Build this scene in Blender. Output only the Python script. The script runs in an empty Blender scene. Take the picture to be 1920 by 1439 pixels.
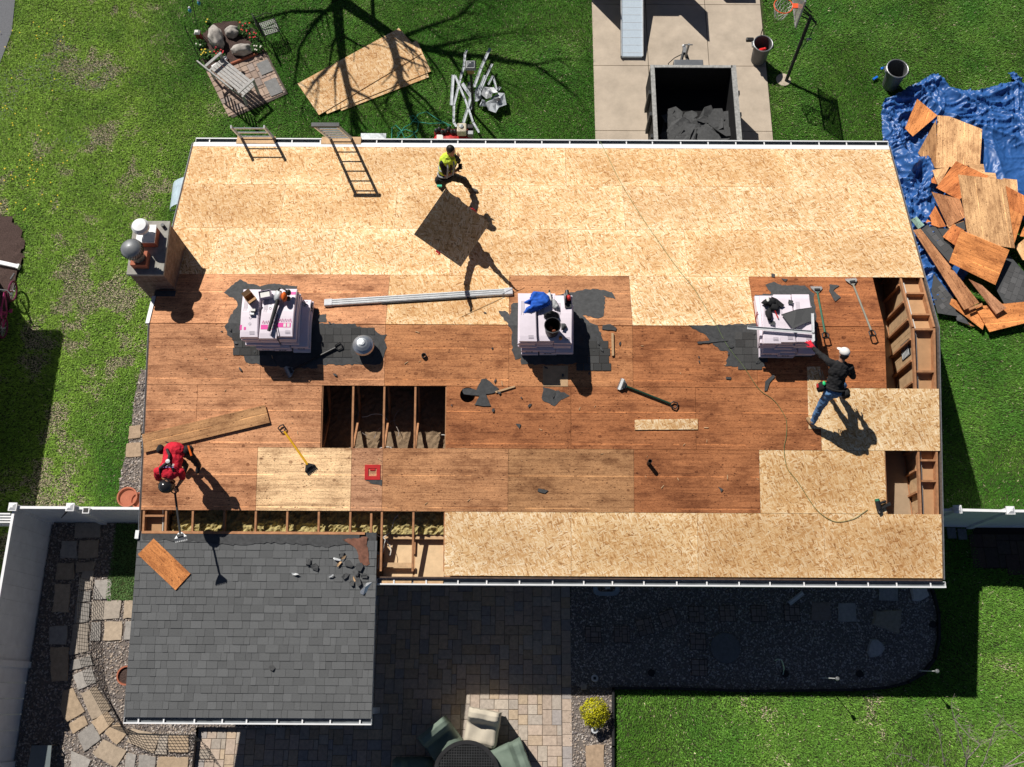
import bpy, math, random
import numpy as np
from mathutils import Vector, Matrix, Euler, noise as mnoise
random.seed(7)
SC = bpy.context.scene
COL = SC.collection
R = math.radians
# ------------------------------------------------------------------ camera, sky, sun, exposure
F, T, YAW = 1769.0, 0.32216, -0.00545
PITCH, HR, YR, ZE = 0.21345, 17.30, 6.9925, 2.78
TP = math.tan(PITCH)
HC = ZE + HR + 4.877 * math.sin(PITCH)
ZR = HC - HR
cam = bpy.data.cameras.new('camera')
cam.sensor_width = 36.0
cam.lens = F / 1920 * 36.0
cam.clip_start, cam.clip_end = 0.1, 1000
camo = bpy.data.objects.new('camera', cam)
COL.objects.link(camo)
camo.location = (0, 0, HC)
camo.rotation_euler = (T, 0, -YAW)
SC.camera = camo
SUNV = Vector((-0.58, 0.726, 1.0)).normalized()          # towards the sun
ELEV = math.asin(SUNV.z)
w = bpy.data.worlds.new('World')
SC.world = w
w.use_nodes = True
nt = w.node_tree
bg = nt.nodes['Background']
sky = nt.nodes.new('ShaderNodeTexSky')
sky.sky_type = 'NISHITA'
sky.sun_disc = False
sky.sun_elevation = ELEV
sky.sun_rotation = math.atan2(SUNV.x, SUNV.y)
sky.air_density = 0.4; sky.dust_density = 0.3
nt.links.new(sky.outputs[0], bg.inputs[0])
bg.inputs[1].default_value = 0.05
sl = bpy.data.lights.new('sun', 'SUN')
sl.energy = 5.0
sl.angle = R(0.5)
sl.color = (1.0, 0.95, 0.87)
so = bpy.data.objects.new('sun', sl)
COL.objects.link(so)
so.rotation_euler = SUNV.to_track_quat('Z', 'Y').to_euler()
so.location = SUNV * 40
SC.view_settings.view_transform = 'Standard'
SC.view_settings.look = 'None'
SC.view_settings.exposure = 0.0
SC.view_settings.gamma = 1.0
SC.cycles.diffuse_bounces = 2
# ------------------------------------------------------------------ photo pixel -> point of the place
CAMP = Vector((0, 0, HC))
def ray(px, py):
    u, v = (px - 960) / F, (py - 719.5) / F
    d = Vector((u, math.sin(T) - v * math.cos(T), -(math.cos(T) + v * math.sin(T))))
    c, s = math.cos(-YAW), math.sin(-YAW)
    return Vector((c * d.x - s * d.y, s * d.x + c * d.y, d.z))
def at(px, py, z=0.0):
    d = ray(px, py)
    return CAMP + d * ((z - HC) / d.z)
def roofz(y): return ZR - abs(y - YR) * TP
def onroof(px, py, h=0.0):
    d = ray(px, py)
    for sg in (1, -1):
        P = CAMP + d * ((ZR + h - HC + sg * YR * TP) / (d.z + sg * d.y * TP))
        if sg * (P.y - YR) >= -1e-6: return P
    return P
def frame(o, x, z=Vector((0, 0, 1))):
    """matrix with origin o, x axis along x made square to z"""
    z = z.normalized(); x = (x - z * x.dot(z)).normalized(); y = z.cross(x)
    m = Matrix((x, y, z)).transposed().to_4x4(); m.translation = o
    return m
def roofn(y): return Vector((0, math.sin(PITCH) * (1 if y > YR else -1), math.cos(PITCH)))
def roofframe(p1, p2, h=0.0):
    a, b = onroof(*p1), onroof(*p2)
    n = roofn((a.y + b.y) / 2)
    return frame(a + n * h, b - a, n), (b - a).length
def gframe(px, py, z=0.0, rz=0.0):
    return Matrix.Translation(at(px, py, z)) @ Matrix.Rotation(rz, 4, 'Z')
# ------------------------------------------------------------------ mesh builder
class MB:
    def __init__(s): s.v = []; s.f = []; s.c = []; s.m = []
    def add(s, vs, fs, col=None, mi=0, M=None):
        b = len(s.v)
        if M is not None: vs = [M @ Vector(q) for q in vs]
        s.v += [tuple(q) for q in vs]
        for f in fs:
            s.f.append([b + i for i in f]); s.c.append(col or (1, 1, 1)); s.m.append(mi)
        return s
    def box(s, c, d, M=None, col=None, mi=0, taper=1.0):
        x, y, z = c; a, b, h = d[0] / 2, d[1] / 2, d[2] / 2
        t = taper
        vs = [(x - a, y - b, z - h), (x + a, y - b, z - h), (x + a, y + b, z - h), (x - a, y + b, z - h),
              (x - a * t, y - b * t, z + h), (x + a * t, y - b * t, z + h), (x + a * t, y + b * t, z + h), (x - a * t, y + b * t, z + h)]
        return s.add(vs, [(3, 2, 1, 0), (4, 5, 6, 7), (0, 1, 5, 4), (1, 2, 6, 5), (2, 3, 7, 6), (3, 0, 4, 7)], col, mi, M)
    def prism(s, top, dz, M=None, col=None, mi=0):
        """top: list of 3-D points, extruded by the vector dz (downwards)"""
        n = len(top); top = [Vector(q) for q in top]; dz = Vector(dz)
        nn = Vector((0, 0, 0))
        for i in range(n): nn += top[i].cross(top[(i + 1) % n])
        if nn.dot(dz) > 0: top = top[::-1]
        vs = top + [q + dz for q in top]
        fs = [tuple(range(n)), tuple(range(2 * n - 1, n - 1, -1))] + [(i, i + n, (i + 1) % n + n, (i + 1) % n) for i in range(n)]
        return s.add(vs, fs, col, mi, M)
    def tube(s, pts, r, n=8, M=None, col=None, mi=0, cap=True):
        pts = [Vector(p) for p in pts]; k = len(pts)
        rs = r if isinstance(r, (list, tuple)) else [r] * k
        vs = []; fs = []
        prev = None
        for i, p in enumerate(pts):
            d = (pts[min(i + 1, k - 1)] - pts[max(i - 1, 0)]).normalized()
            a = prev if prev is not None else (Vector((0, 0, 1)) if abs(d.z) < .9 else Vector((1, 0, 0)))
            a = (a - d * a.dot(d)).normalized(); prev = a
            b = d.cross(a)
            for j in range(n):
                t = 2 * math.pi * j / n
                vs.append(p + (a * math.cos(t) + b * math.sin(t)) * rs[i])
        for i in range(k - 1):
            for j in range(n):
                fs.append((i * n + j, i * n + (j + 1) % n, (i + 1) * n + (j + 1) % n, (i + 1) * n + j))
        if cap: fs += [tuple(range(n - 1, -1, -1)), tuple(range((k - 1) * n, k * n))]
        return s.add(vs, fs, col, mi, M)
    def lathe(s, prof, n=20, M=None, col=None, mi=0):
        vs = []; fs = []
        for r, z in prof:
            for j in range(n):
                t = 2 * math.pi * j / n; vs.append((r * math.cos(t), r * math.sin(t), z))
        for i in range(len(prof) - 1):
            for j in range(n):
                fs.append((i * n + j, i * n + (j + 1) % n, (i + 1) * n + (j + 1) % n, (i + 1) * n + j))
        if prof[0][0] > 1e-4: fs.append(tuple(range(n - 1, -1, -1)))
        if prof[-1][0] > 1e-4: fs.append(tuple(range((len(prof) - 1) * n, len(prof) * n)))
        return s.add(vs, fs, col, mi, M)
    def ball(s, c, r, M=None, col=None, mi=0, n=12, k=8, jit=0.0, seed=0):
        rr = r if isinstance(r, (tuple, list)) else (r, r, r)
        vs = []; fs = []
        for i in range(k + 1):
            ph = math.pi * i / k
            for j in range(n):
                t = 2 * math.pi * j / n
                q = Vector((math.sin(ph) * math.cos(t), math.sin(ph) * math.sin(t), math.cos(ph)))
                g = 1 + jit * mnoise.noise(q * 1.7 + Vector((seed, seed * 2, 0)))
                vs.append((c[0] + q.x * rr[0] * g, c[1] + q.y * rr[1] * g, c[2] + q.z * rr[2] * g))
        for i in range(k):
            for j in range(n):
                fs.append((i * n + j, (i + 1) * n + j, (i + 1) * n + (j + 1) % n, i * n + (j + 1) % n))
        return s.add(vs, fs, col, mi, M)
    def build(s, name, mats, parent=None, smooth=False, tint=None, bevel=0, M=None):
        me = bpy.data.meshes.new(name)
        me.from_pydata(s.v, [], s.f); me.update()
        for m_ in (mats if isinstance(mats, (list, tuple)) else [mats]): me.materials.append(m_)
        me.polygons.foreach_set('material_index', s.m)
        if smooth: me.polygons.foreach_set('use_smooth', [True] * len(s.f))
        a = me.color_attributes.new('Col', 'FLOAT_COLOR', 'CORNER')
        cc = []
        for f, c in zip(s.f, s.c): cc += [c[0], c[1], c[2], 1.0] * len(f)
        a.data.foreach_set('color', cc)
        o = bpy.data.objects.new(name, me); COL.objects.link(o)
        if parent: o.parent = parent
        if M is not None: o.matrix_world = M
        if tint: o.color = (tint[0], tint[1], tint[2], 1)
        if bevel:
            b = o.modifiers.new('edge', 'BEVEL'); b.width = bevel; b.segments = 2; b.limit_method = 'ANGLE'
        return o
def tag(o, label=None, cat=None, group=None, kind=None):
    if label: o['label'] = label
    if cat: o['category'] = cat
    if group: o['group'] = group
    if kind: o['kind'] = kind
    return o
def thing(name, label, cat, M=None, group=None):
    o = bpy.data.objects.new(name, None); COL.objects.link(o)
    o.empty_display_size = .1
    if M is not None: o.matrix_world = M
    return tag(o, label, cat, group)
def copytree(o, parent=None):
    c = o.copy(); COL.objects.link(c)
    if parent: c.parent = parent
    for ch in o.children: copytree(ch, c)
    return c
def tilt_board(pxs, z, th=.012, tilt=(0, 0)):
    """a thin board whose corners are seen at pxs, lying about height z with slopes tilt"""
    c0 = at(sum(p[0] for p in pxs) / len(pxs), sum(p[1] for p in pxs) / len(pxs), z)
    n = Vector((-tilt[0], -tilt[1], 1)).normalized()
    out = []
    for p in pxs:
        d = ray(*p); out.append(CAMP + d * ((c0 - CAMP).dot(n) / d.dot(n)))
    return out, n * -th
# ------------------------------------------------------------------ materials
def nodemat(name, rough=.8, metal=0.0, spec=.3):
    m = bpy.data.materials.new(name); m.use_nodes = True
    b = m.node_tree.nodes['Principled BSDF']
    b.inputs['Roughness'].default_value = rough
    b.inputs['Metallic'].default_value = metal
    b.inputs['Specular IOR Level'].default_value = spec
    return m, m.node_tree, b
def N(nt, t, **kw):
    n = nt.nodes.new(t)
    for k, v in kw.items():
        if k.startswith('i_'):
            key = k[2:]
            n.inputs[int(key) if key.isdigit() else key].default_value = v
        else: setattr(n, k, v)
    return n
def mixc(nt, a, b, f, mode='MIX'):
    n = nt.nodes.new('ShaderNodeMix'); n.data_type = 'RGBA'; n.blend_type = mode
    for sock, val in ((n.inputs[0], f), (n.inputs[6], a), (n.inputs[7], b)):
        if hasattr(val, 'is_output'): nt.links.new(val, sock)
        elif isinstance(val, (int, float)): sock.default_value = val
        else: sock.default_value = (val[0], val[1], val[2], 1)
    return n.outputs[2]
def math_(nt, op, a, b=0.0, clamp=False):
    n = nt.nodes.new('ShaderNodeMath'); n.operation = op; n.use_clamp = clamp
    for i, val in enumerate((a, b)):
        if hasattr(val, 'is_output'): nt.links.new(val, n.inputs[i])
        else: n.inputs[i].default_value = val
    return n.outputs[0]
def ramp(nt, val, stops):
    n = nt.nodes.new('ShaderNodeValToRGB')
    e = n.color_ramp.elements
    while len(e) < len(stops): e.new(.5)
    for k, (p, c) in enumerate(stops):
        e[k].position = p
        e[k].color = (c, c, c, 1) if isinstance(c, (int, float)) else (c[0], c[1], c[2], 1)
    nt.links.new(val, n.inputs[0])
    return n.outputs[0]
def coords(nt, scale=(1, 1, 1), rot=(0, 0, 0), rnd=False, kind='Object'):
    tc = nt.nodes.new('ShaderNodeTexCoord')
    src = tc.outputs[kind]
    if rnd:
        oi = nt.nodes.new('ShaderNodeObjectInfo')
        k = nt.nodes.new('ShaderNodeVectorMath'); k.operation = 'SCALE'; k.inputs[0].default_value = (37.1, 53.7, 0)
        nt.links.new(oi.outputs['Random'], k.inputs[3])
        a = nt.nodes.new('ShaderNodeVectorMath'); nt.links.new(src, a.inputs[0]); nt.links.new(k.outputs[0], a.inputs[1])
        src = a.outputs[0]
    m = nt.nodes.new('ShaderNodeMapping')
    m.inputs['Rotation'].default_value = rot; m.inputs['Scale'].default_value = scale
    nt.links.new(src, m.inputs[0])
    return m.outputs[0]
def noise(nt, vec, scale=5, detail=4, rough=.6):
    n = N(nt, 'ShaderNodeTexNoise'); n.inputs['Scale'].default_value = scale
    n.inputs['Detail'].default_value = detail; n.inputs['Roughness'].default_value = rough
    if vec is not None: nt.links.new(vec, n.inputs['Vector'])
    return n.outputs['Fac']
def bump(nt, bs, h, strength=.3, dist=.01):
    b = nt.nodes.new('ShaderNodeBump'); b.inputs['Strength'].default_value = strength; b.inputs['Distance'].default_value = dist
    nt.links.new(h, b.inputs['Height']); nt.links.new(b.outputs[0], bs.inputs['Normal'])
def plain(name, col, rough=.7, metal=0.0, var=.18, scale=6, bmp=.15, spec=.3, vcol=False, tint=False):
    m, nt, b = nodemat(name, rough, metal, spec)
    v = coords(nt, rnd=True)
    n = noise(nt, v, scale, 6, .65)
    lo = [c * (1 - var) for c in col]; hi = [min(1, c * (1 + var)) for c in col]
    c = ramp(nt, n, [(.3, lo), (.7, hi)])
    if vcol:
        a = N(nt, 'ShaderNodeAttribute', attribute_name='Col'); c = mixc(nt, c, a.outputs['Color'], 1.0, 'MULTIPLY')
    if tint:
        oi = nt.nodes.new('ShaderNodeObjectInfo'); c = mixc(nt, c, oi.outputs['Color'], 1.0, 'MULTIPLY')
    nt.links.new(c, b.inputs['Base Color'])
    if bmp:
        n2 = noise(nt, v, scale * 12, 3, .6); bump(nt, b, n2, bmp, .01)
    return m
def make_osb():
    m, nt, b = nodemat('osb', .75)
    base = coords(nt, rnd=True)
    wob = N(nt, 'ShaderNodeTexNoise', i_Scale=6.0, i_Detail=2.0); nt.links.new(base, wob.inputs['Vector'])
    sc = N(nt, 'ShaderNodeVectorMath', operation='SCALE'); sc.inputs[3].default_value = .05; nt.links.new(wob.outputs['Color'], sc.inputs[0])
    ad = N(nt, 'ShaderNodeVectorMath'); nt.links.new(base, ad.inputs[0]); nt.links.new(sc.outputs[0], ad.inputs[1])
    outs = []
    for ang, sx, sy in ((4, 9, 46), (36, 11, 52), (-26, 10, 48), (68, 13, 56)):
        mp = N(nt, 'ShaderNodeMapping'); mp.vector_type = 'POINT'
        mp.inputs['Rotation'].default_value = (0, 0, R(ang)); nt.links.new(ad.outputs[0], mp.inputs[0])
        m2 = N(nt, 'ShaderNodeMapping'); m2.inputs['Scale'].default_value = (sx, sy, 1); nt.links.new(mp.outputs[0], m2.inputs[0])
        vo = N(nt, 'ShaderNodeTexVoronoi', voronoi_dimensions='2D', i_Scale=1.0); nt.links.new(m2.outputs[0], vo.inputs['Vector'])
        sp = N(nt, 'ShaderNodeSeparateColor'); nt.links.new(vo.outputs['Color'], sp.inputs[0])
        outs.append((sp.outputs[0], sp.outputs[1]))
    cur = outs[0][0]
    for k in range(1, 4):
        n = N(nt, 'ShaderNodeMix'); n.data_type = 'FLOAT'
        nt.links.new(math_(nt, 'GREATER_THAN', outs[k][1], .62), n.inputs[0]); nt.links.new(cur, n.inputs[2]); nt.links.new(outs[k][0], n.inputs[3])
        cur = n.outputs[0]
    c = ramp(nt, cur, [(0.0, (.36, .18, .065)), (.06, (.50, .265, .105)), (.15, (.62, .36, .155)), (.38, (.72, .47, .235)), (.65, (.79, .565, .32)), (1.0, (.90, .74, .52))])
    big = noise(nt, coords(nt, rnd=True), 1.1, 3, .55)
    c = mixc(nt, c, ramp(nt, big, [(.3, (.88, .81, .74)), (.66, (1.05, 1.04, 1.02))]), 1.0, 'MULTIPLY')
    # paler sealed edges of every sheet
    tg = N(nt, 'ShaderNodeTexCoord'); sg_ = N(nt, 'ShaderNodeSeparateXYZ'); nt.links.new(tg.outputs['Generated'], sg_.inputs[0])
    dx = math_(nt, 'MULTIPLY', math_(nt, 'SUBTRACT', .5, math_(nt, 'ABSOLUTE', math_(nt, 'SUBTRACT', sg_.outputs[0], .5))), 2.44)
    dy = math_(nt, 'MULTIPLY', math_(nt, 'SUBTRACT', .5, math_(nt, 'ABSOLUTE', math_(nt, 'SUBTRACT', sg_.outputs[1], .5))), 1.22)
    ed = math_(nt, 'SUBTRACT', 1.0, math_(nt, 'DIVIDE', math_(nt, 'MINIMUM', dx, dy), .30), True)
    ed = math_(nt, 'MULTIPLY', ed, math_(nt, 'MULTIPLY', noise(nt, coords(nt, rnd=True), 7, 4, .7), 1.5), True)
    c = mixc(nt, c, (1.22, 1.30, 1.42), ed, 'MULTIPLY')
    # fasteners every 0.3 m
    vo = N(nt, 'ShaderNodeTexVoronoi', voronoi_dimensions='2D', i_Scale=3.28, i_Randomness=.22)
    nt.links.new(coords(nt), vo.inputs['Vector'])
    dot = math_(nt, 'LESS_THAN', vo.outputs['Distance'], .03)
    c = mixc(nt, c, (.12, .07, .04), math_(nt, 'MULTIPLY', dot, .75))
    oi = nt.nodes.new('ShaderNodeObjectInfo')
    c = mixc(nt, c, oi.outputs['Color'], 1.0, 'MULTIPLY')
    nt.links.new(c, b.inputs['Base Color'])
    bump(nt, b, cur, .12, .004)
    return m
def make_ply():
    m, nt, b = nodemat('old_plywood', .8)
    v = coords(nt, rnd=True)
    streak = noise(nt, coords(nt, (5, 30, 10), rnd=True), 1.0, 7, .78)
    fine = noise(nt, coords(nt, (16, 70, 10), rnd=True), 1.0, 5, .8)
    blot = noise(nt, coords(nt), .75, 6, .62)
    x = math_(nt, 'ADD', math_(nt, 'MULTIPLY', streak, .45), math_(nt, 'ADD', math_(nt, 'MULTIPLY', fine, .25), math_(nt, 'MULTIPLY', blot, .42)))
    c = ramp(nt, x, [(.40, (.50, .42, .38)), (.51, (.80, .76, .73)), (.60, (1.02, 1.02, 1.01)), (.72, (1.25, 1.28, 1.28))])
    # course lines left by the old shingles, along x
    sep = N(nt, 'ShaderNodeSeparateXYZ'); nt.links.new(coords(nt), sep.inputs[0])
    yy = math_(nt, 'ADD', math_(nt, 'MULTIPLY', sep.outputs[1], 7.9), math_(nt, 'MULTIPLY', noise(nt, coords(nt, (1.5, .2, .2)), 1.0, 2), .5))
    fr = math_(nt, 'FRACT', yy)
    line = math_(nt, 'LESS_THAN', fr, .10)
    brk = math_(nt, 'GREATER_THAN', noise(nt, coords(nt, (2.2, 5, 5), rnd=True), 1.0, 3), .47)
    c = mixc(nt, c, (.55, .5, .48), math_(nt, 'MULTIPLY', math_(nt, 'MULTIPLY', line, brk), .7), 'MULTIPLY')
    # pale seam lines here and there
    fr2 = math_(nt, 'FRACT', math_(nt, 'ADD', math_(nt, 'MULTIPLY', sep.outputs[1], 1.64), .3))
    c = mixc(nt, c, (1.75, 1.75, 1.65), math_(nt, 'MULTIPLY', math_(nt, 'LESS_THAN', fr2, .035), math_(nt, 'MULTIPLY', math_(nt, 'GREATER_THAN', noise(nt, coords(nt, (.9, 2, 2), rnd=True), 1.0, 3), .46), .75)), 'MULTIPLY')
    # knots and nail holes
    vo = N(nt, 'ShaderNodeTexVoronoi', voronoi_dimensions='2D', i_Scale=5.0); nt.links.new(coords(nt, (.7, 1, 1), rnd=True), vo.inputs['Vector'])
    sp = N(nt, 'ShaderNodeSeparateColor'); nt.links.new(vo.outputs['Color'], sp.inputs[0])
    kn = math_(nt, 'LESS_THAN', vo.outputs['Distance'], math_(nt, 'MULTIPLY', math_(nt, 'POWER', sp.outputs[0], 10.0), .16))
    c = mixc(nt, c, (.42, .34, .30), math_(nt, 'MULTIPLY', kn, .8), 'MULTIPLY')
    sp2 = noise(nt, coords(nt, (9, 16, 9), rnd=True), 3.0, 4, .7)
    c = mixc(nt, c, (.42, .36, .33), math_(nt, 'MULTIPLY', math_(nt, 'GREATER_THAN', sp2, .63), .7), 'MULTIPLY')
    vg = N(nt, 'ShaderNodeTexVoronoi', voronoi_dimensions='2D', i_Scale=24.0); nt.links.new(coords(nt, (.6, 1, 1), rnd=True), vg.inputs['Vector'])
    sg_ = N(nt, 'ShaderNodeSeparateColor'); nt.links.new(vg.outputs['Color'], sg_.inputs[0])
    c = mixc(nt, c, (.26, .20, .17), math_(nt, 'MULTIPLY', math_(nt, 'LESS_THAN', vg.outputs['Distance'], math_(nt, 'MULTIPLY', math_(nt, 'POWER', sg_.outputs[1], 7.0), .30)), .8), 'MULTIPLY')
    bd = noise(nt, coords(nt, (.35, 15, 1), rnd=True), 1.0, 6, .8)
    c = mixc(nt, c, ramp(nt, bd, [(.32, (.66, .59, .55)), (.47, (.96, .95, .94)), (.64, (1.07, 1.07, 1.06))]), 1.0, 'MULTIPLY')
    sk = noise(nt, coords(nt, (30, 55, 1), rnd=True), 1.0, 3, .8)
    c = mixc(nt, c, ramp(nt, sk, [(.33, (.50, .43, .40)), (.47, (1, 1, 1)), (.7, (1.16, 1.18, 1.2))]), .9, 'MULTIPLY')
    gr = noise(nt, coords(nt, (1, 2.4, 1)), 1.35, 7, .72)
    c = mixc(nt, c, ramp(nt, gr, [(.36, (.50, .42, .38)), (.50, (1, 1, 1)), (.66, (1.22, 1.22, 1.2))]), .85, 'MULTIPLY')
    oi = nt.nodes.new('ShaderNodeObjectInfo')
    c = mixc(nt, c, oi.outputs['Color'], 1.0, 'MULTIPLY')
    nt.links.new(c, b.inputs['Base Color'])
    bump(nt, b, x, .35, .005)
    return m
def make_vcol(name, rough=.9, nscale=30, var=.3, bmp=.3, spec=.2):
    m, nt, b = nodemat(name, rough, 0, spec)
    a = N(nt, 'ShaderNodeAttribute', attribute_name='Col')
    n = noise(nt, coords(nt), nscale, 5, .7)
    c = mixc(nt, a.outputs['Color'], ramp(nt, n, [(.3, 1 - var), (.7, 1 + var)]), 1.0, 'MULTIPLY')
    nt.links.new(c, b.inputs['Base Color'])
    if bmp: bump(nt, b, n, bmp, .006)
    return m
OSB = make_osb(); PLY = make_ply()
VC = make_vcol('coloured_surface')
STONEV = make_vcol('stone_pavers', .85, 14, .22, .3)
SHINGLE = make_vcol('asphalt_shingle', .95, 160, .38, .5)
GRAVELV = make_vcol('gravel_stone', .8, 40, .2, .2)
LEAFV = make_vcol('leaf', .6, 20, .15, 0)
LUMBER = plain('lumber', (.44, .215, .105), .8, var=.3, scale=9)
LUMBERP = plain('pale_lumber', (.56, .37, .21), .8, var=.2, scale=8)
BARE = plain('bark', (.16, .13, .11), .9, var=.3, scale=20)
TWIG = plain('twig', (.34, .29, .26), .85, var=.3, scale=20)
WHITE = plain('white_paint', (.80, .81, .83), .5, var=.05, scale=4, bmp=.05)
VINYL = plain('white_vinyl', (.82, .83, .85), .45, var=.09, scale=4, bmp=.03)
GREYMET = plain('dull_metal', (.30, .31, .32), .45, .6, var=.15)
ALU = plain('aluminium', (.62, .65, .68), .35, .85, var=.12, scale=10)
ALUP = plain('painted_aluminium', (.60, .62, .64), .4, .1, var=.15, scale=8)
BLACK = plain('black_plastic', (.022, .022, .024), .45, var=.3, bmp=.05)
BLACKC = plain('black_cloth', (.020, .020, .022), .9, var=.35, scale=12, bmp=.4)
DARKMET = plain('dark_steel', (.045, .047, .05), .5, .4, var=.3)
FELT = plain('tar_felt', (.075, .077, .08), .9, var=.25, scale=14, bmp=.4)
REDP = plain('red_paint', (.55, .03, .03), .5, var=.15)
ORANGEP = plain('orange_plastic', (.75, .14, .02), .45, var=.1)
REDC = plain('red_cloth', (.62, .018, .04), .85, var=.15, scale=14, bmp=.4)
BLUEC = plain('blue_cloth', (.015, .10, .50), .8, var=.25, scale=14, bmp=.4)
JEANS = plain('denim', (.10, .21, .40), .9, var=.3, scale=18, bmp=.4)
SKIN = plain('skin', (.42, .22, .14), .6, var=.1, bmp=.05)
HAIR = plain('hair', (.012, .011, .011), .5, var=.3, scale=40)
HIVIS = plain('hi_vis_yellow', (.62, .80, .06), .7, var=.1)
GREYC = plain('grey_cloth', (.35, .36, .37), .85, var=.2, scale=14)
WHITEC = plain('white_cloth', (.78, .77, .74), .85, var=.08, scale=14)
TAN = plain('tan_leather', (.34, .22, .12), .8, var=.2)
CARD = plain('cardboard', (.38, .22, .11), .85, var=.12)
YELLOW = plain('yellow_fibreglass', (.75, .42, .02), .4, var=.08)
GREENP = plain('green_paint', (.02, .16, .09), .45, var=.15)
HOSE = plain('green_hose', (.16, .22, .09), .5, var=.2)
TEALH = plain('teal_hose', (.05, .30, .22), .45, var=.2)
PACK = plain('shingle_wrapper', (.80, .72, .80), .45, var=.06, scale=5, bmp=.1)
PINK = plain('pink_print', (.80, .08, .38), .5, var=.08)
INK = plain('grey_print', (.36, .33, .38), .6, var=.1)
SOFFIT = plain('soffit_board', (.50, .29, .15), .8, var=.12, scale=5)
BRICK = None
INSUL = plain('insulation', (.50, .41, .18), 1.0, var=.35, scale=24, bmp=1.0)
DUSTY = plain('dusty_insulation', (.27, .19, .12), 1.0, var=.3, scale=16, bmp=1.0)
TERRA = plain('terracotta', (.42, .14, .08), .8, var=.15)
ROCK = plain('boulder', (.40, .37, .34), .9, var=.45, scale=5, bmp=.6)
BINP = plain('grey_bin_plastic', (.11, .115, .12), .5, var=.15)
WEATHER = plain('weathered_wood', (.42, .41, .40), .85, var=.25, scale=14)
CONCRETE = plain('concrete', (.50, .42, .335), .9, var=.17, scale=1.7, bmp=.25)
ASPHALT = plain('asphalt', (.16, .165, .18), .95, var=.2, scale=30, bmp=.5)
MULCH = plain('mulch', (.085, .055, .048), 1.0, var=.6, scale=45, bmp=1.0)
SOIL = plain('soil_under_grass', (.045, .06, .02), 1.0, var=.4, scale=5, bmp=.6)
TARP = plain('blue_tarp', (.030, .115, .355), .40, var=.15, scale=7, bmp=.1, spec=.5)
SCRAP = plain('scrap_aluminium', (.40, .43, .46), .4, .3, var=.25, scale=8)
COVERG = plain('green_cover_fabric', (.16, .21, .17), .75, var=.08, scale=6)
COVERB = plain('beige_cover_fabric', (.58, .52, .42), .8, var=.06, scale=6)
PINKP = plain('pink_bike_paint', (.40, .04, .16), .4, var=.2)
GLASSG = plain('grey_glass', (.17, .2, .21), .12, var=.1, spec=.6)
# ------------------------------------------------------------------ setting: ground, paving, beds
def pw(pts, z=0.0): return [at(x, y, z) for x, y in pts]
def slab(name, pts, z, th, mat, kind='structure', label=None, cat=None, col=None):
    m = MB(); m.prism([Vector((p.x, p.y, z)) for p in pts], (0, 0, -th), col=col)
    return tag(m.build(name, mat), label, cat, None, kind)
g = MB(); g.add([(-300, -300, -.03), (300, -300, -.03), (300, 300, -.03), (-300, 300, -.03)], [(0, 1, 2, 3)])
tag(g.build('ground', SOIL), kind='structure')
DRIVE = pw([(1113, 0), (1119, 272), (1449, 272), (1430, 0)])
DRIVE = [Vector((DRIVE[0].x, 26, 0))] + [DRIVE[0], Vector((DRIVE[1].x, 11.2, 0)), Vector((DRIVE[2].x, 11.2, 0)), DRIVE[3], Vector((DRIVE[3].x + .4, 26, 0))]
xa, xb = 2.08, 6.66
# driveway poured in separate panels with open joints
m = MB()
xs = [xa, at(1216, 130).x, at(1330, 130).x, xb]
ys = [11.2, at(1200, 246).y, at(1200, 124).y, at(1200, 9).y, 20.2, 22.5, 26]
for i in range(3):
    for j in range(len(ys) - 1):
        gx = .008
        x0 = xs[i] + (gx if i else 0); x1 = xs[i + 1] - (gx if i < 2 else 0)
        m.prism([(x0, ys[j] + gx, .012), (x1, ys[j] + gx, .012), (x1, ys[j + 1] - gx, .012), (x0, ys[j + 1] - gx, .012)], (0, 0, -.1))
tag(m.build('driveway', CONCRETE), kind='structure')
ROAD = pw([(-3, -60), (29, -60), (28, 0), (22, 60), (0, 118), (-40, 190), (-400, 190), (-400, -60)])
slab('road', ROAD, .0, .06, ASPHALT)
def ragged(pts, step=.12, amp=.05, seed=1):
    out = []; rr = random.Random(seed)
    for i in range(len(pts)):
        a, b = pts[i], pts[(i + 1) % len(pts)]
        n = max(1, int((b - a).length / step))
        for k in range(n):
            p = a.lerp(b, k / n); out.append(p + Vector((rr.uniform(-amp, amp), rr.uniform(-amp, amp), 0)))
    return out
MULCHL = pw([(-160, 385), (0, 400), (22, 408), (40, 430), (49, 460), (45, 492), (31, 530), (23, 562), (12, 600), (2, 640), (-160, 660)])
def mound(name, poly, h, mat, kind, z0=-.028, res=.06, amp=.02):
    xs_ = [p.x for p in poly]; ys_ = [p.y for p in poly]
    m = MB(); idx = {}
    X = np.arange(min(xs_), max(xs_), res); Y = np.arange(min(ys_), max(ys_), res)
    gx, gy = np.meshgrid(X, Y, indexing='ij'); ins = inpoly(gx, gy, poly)
    for i in range(len(X)):
        for j in range(len(Y)):
            if ins[i, j]:
                idx[i, j] = len(m.v); m.v.append((X[i], Y[j], z0 + h + amp * mnoise.noise(Vector((X[i] * 6, Y[j] * 6, 0))) + amp * .6 * mnoise.noise(Vector((X[i] * 17, Y[j] * 17, 3)))))
    for (i, j) in list(idx):
        if (i + 1, j) in idx and (i, j + 1) in idx and (i + 1, j + 1) in idx:
            m.f.append([idx[i, j], idx[i + 1, j], idx[i + 1, j + 1], idx[i, j + 1]]); m.c.append((1, 1, 1)); m.m.append(0)
    return tag(m.build(name, mat, smooth=True), kind=kind)
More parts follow.
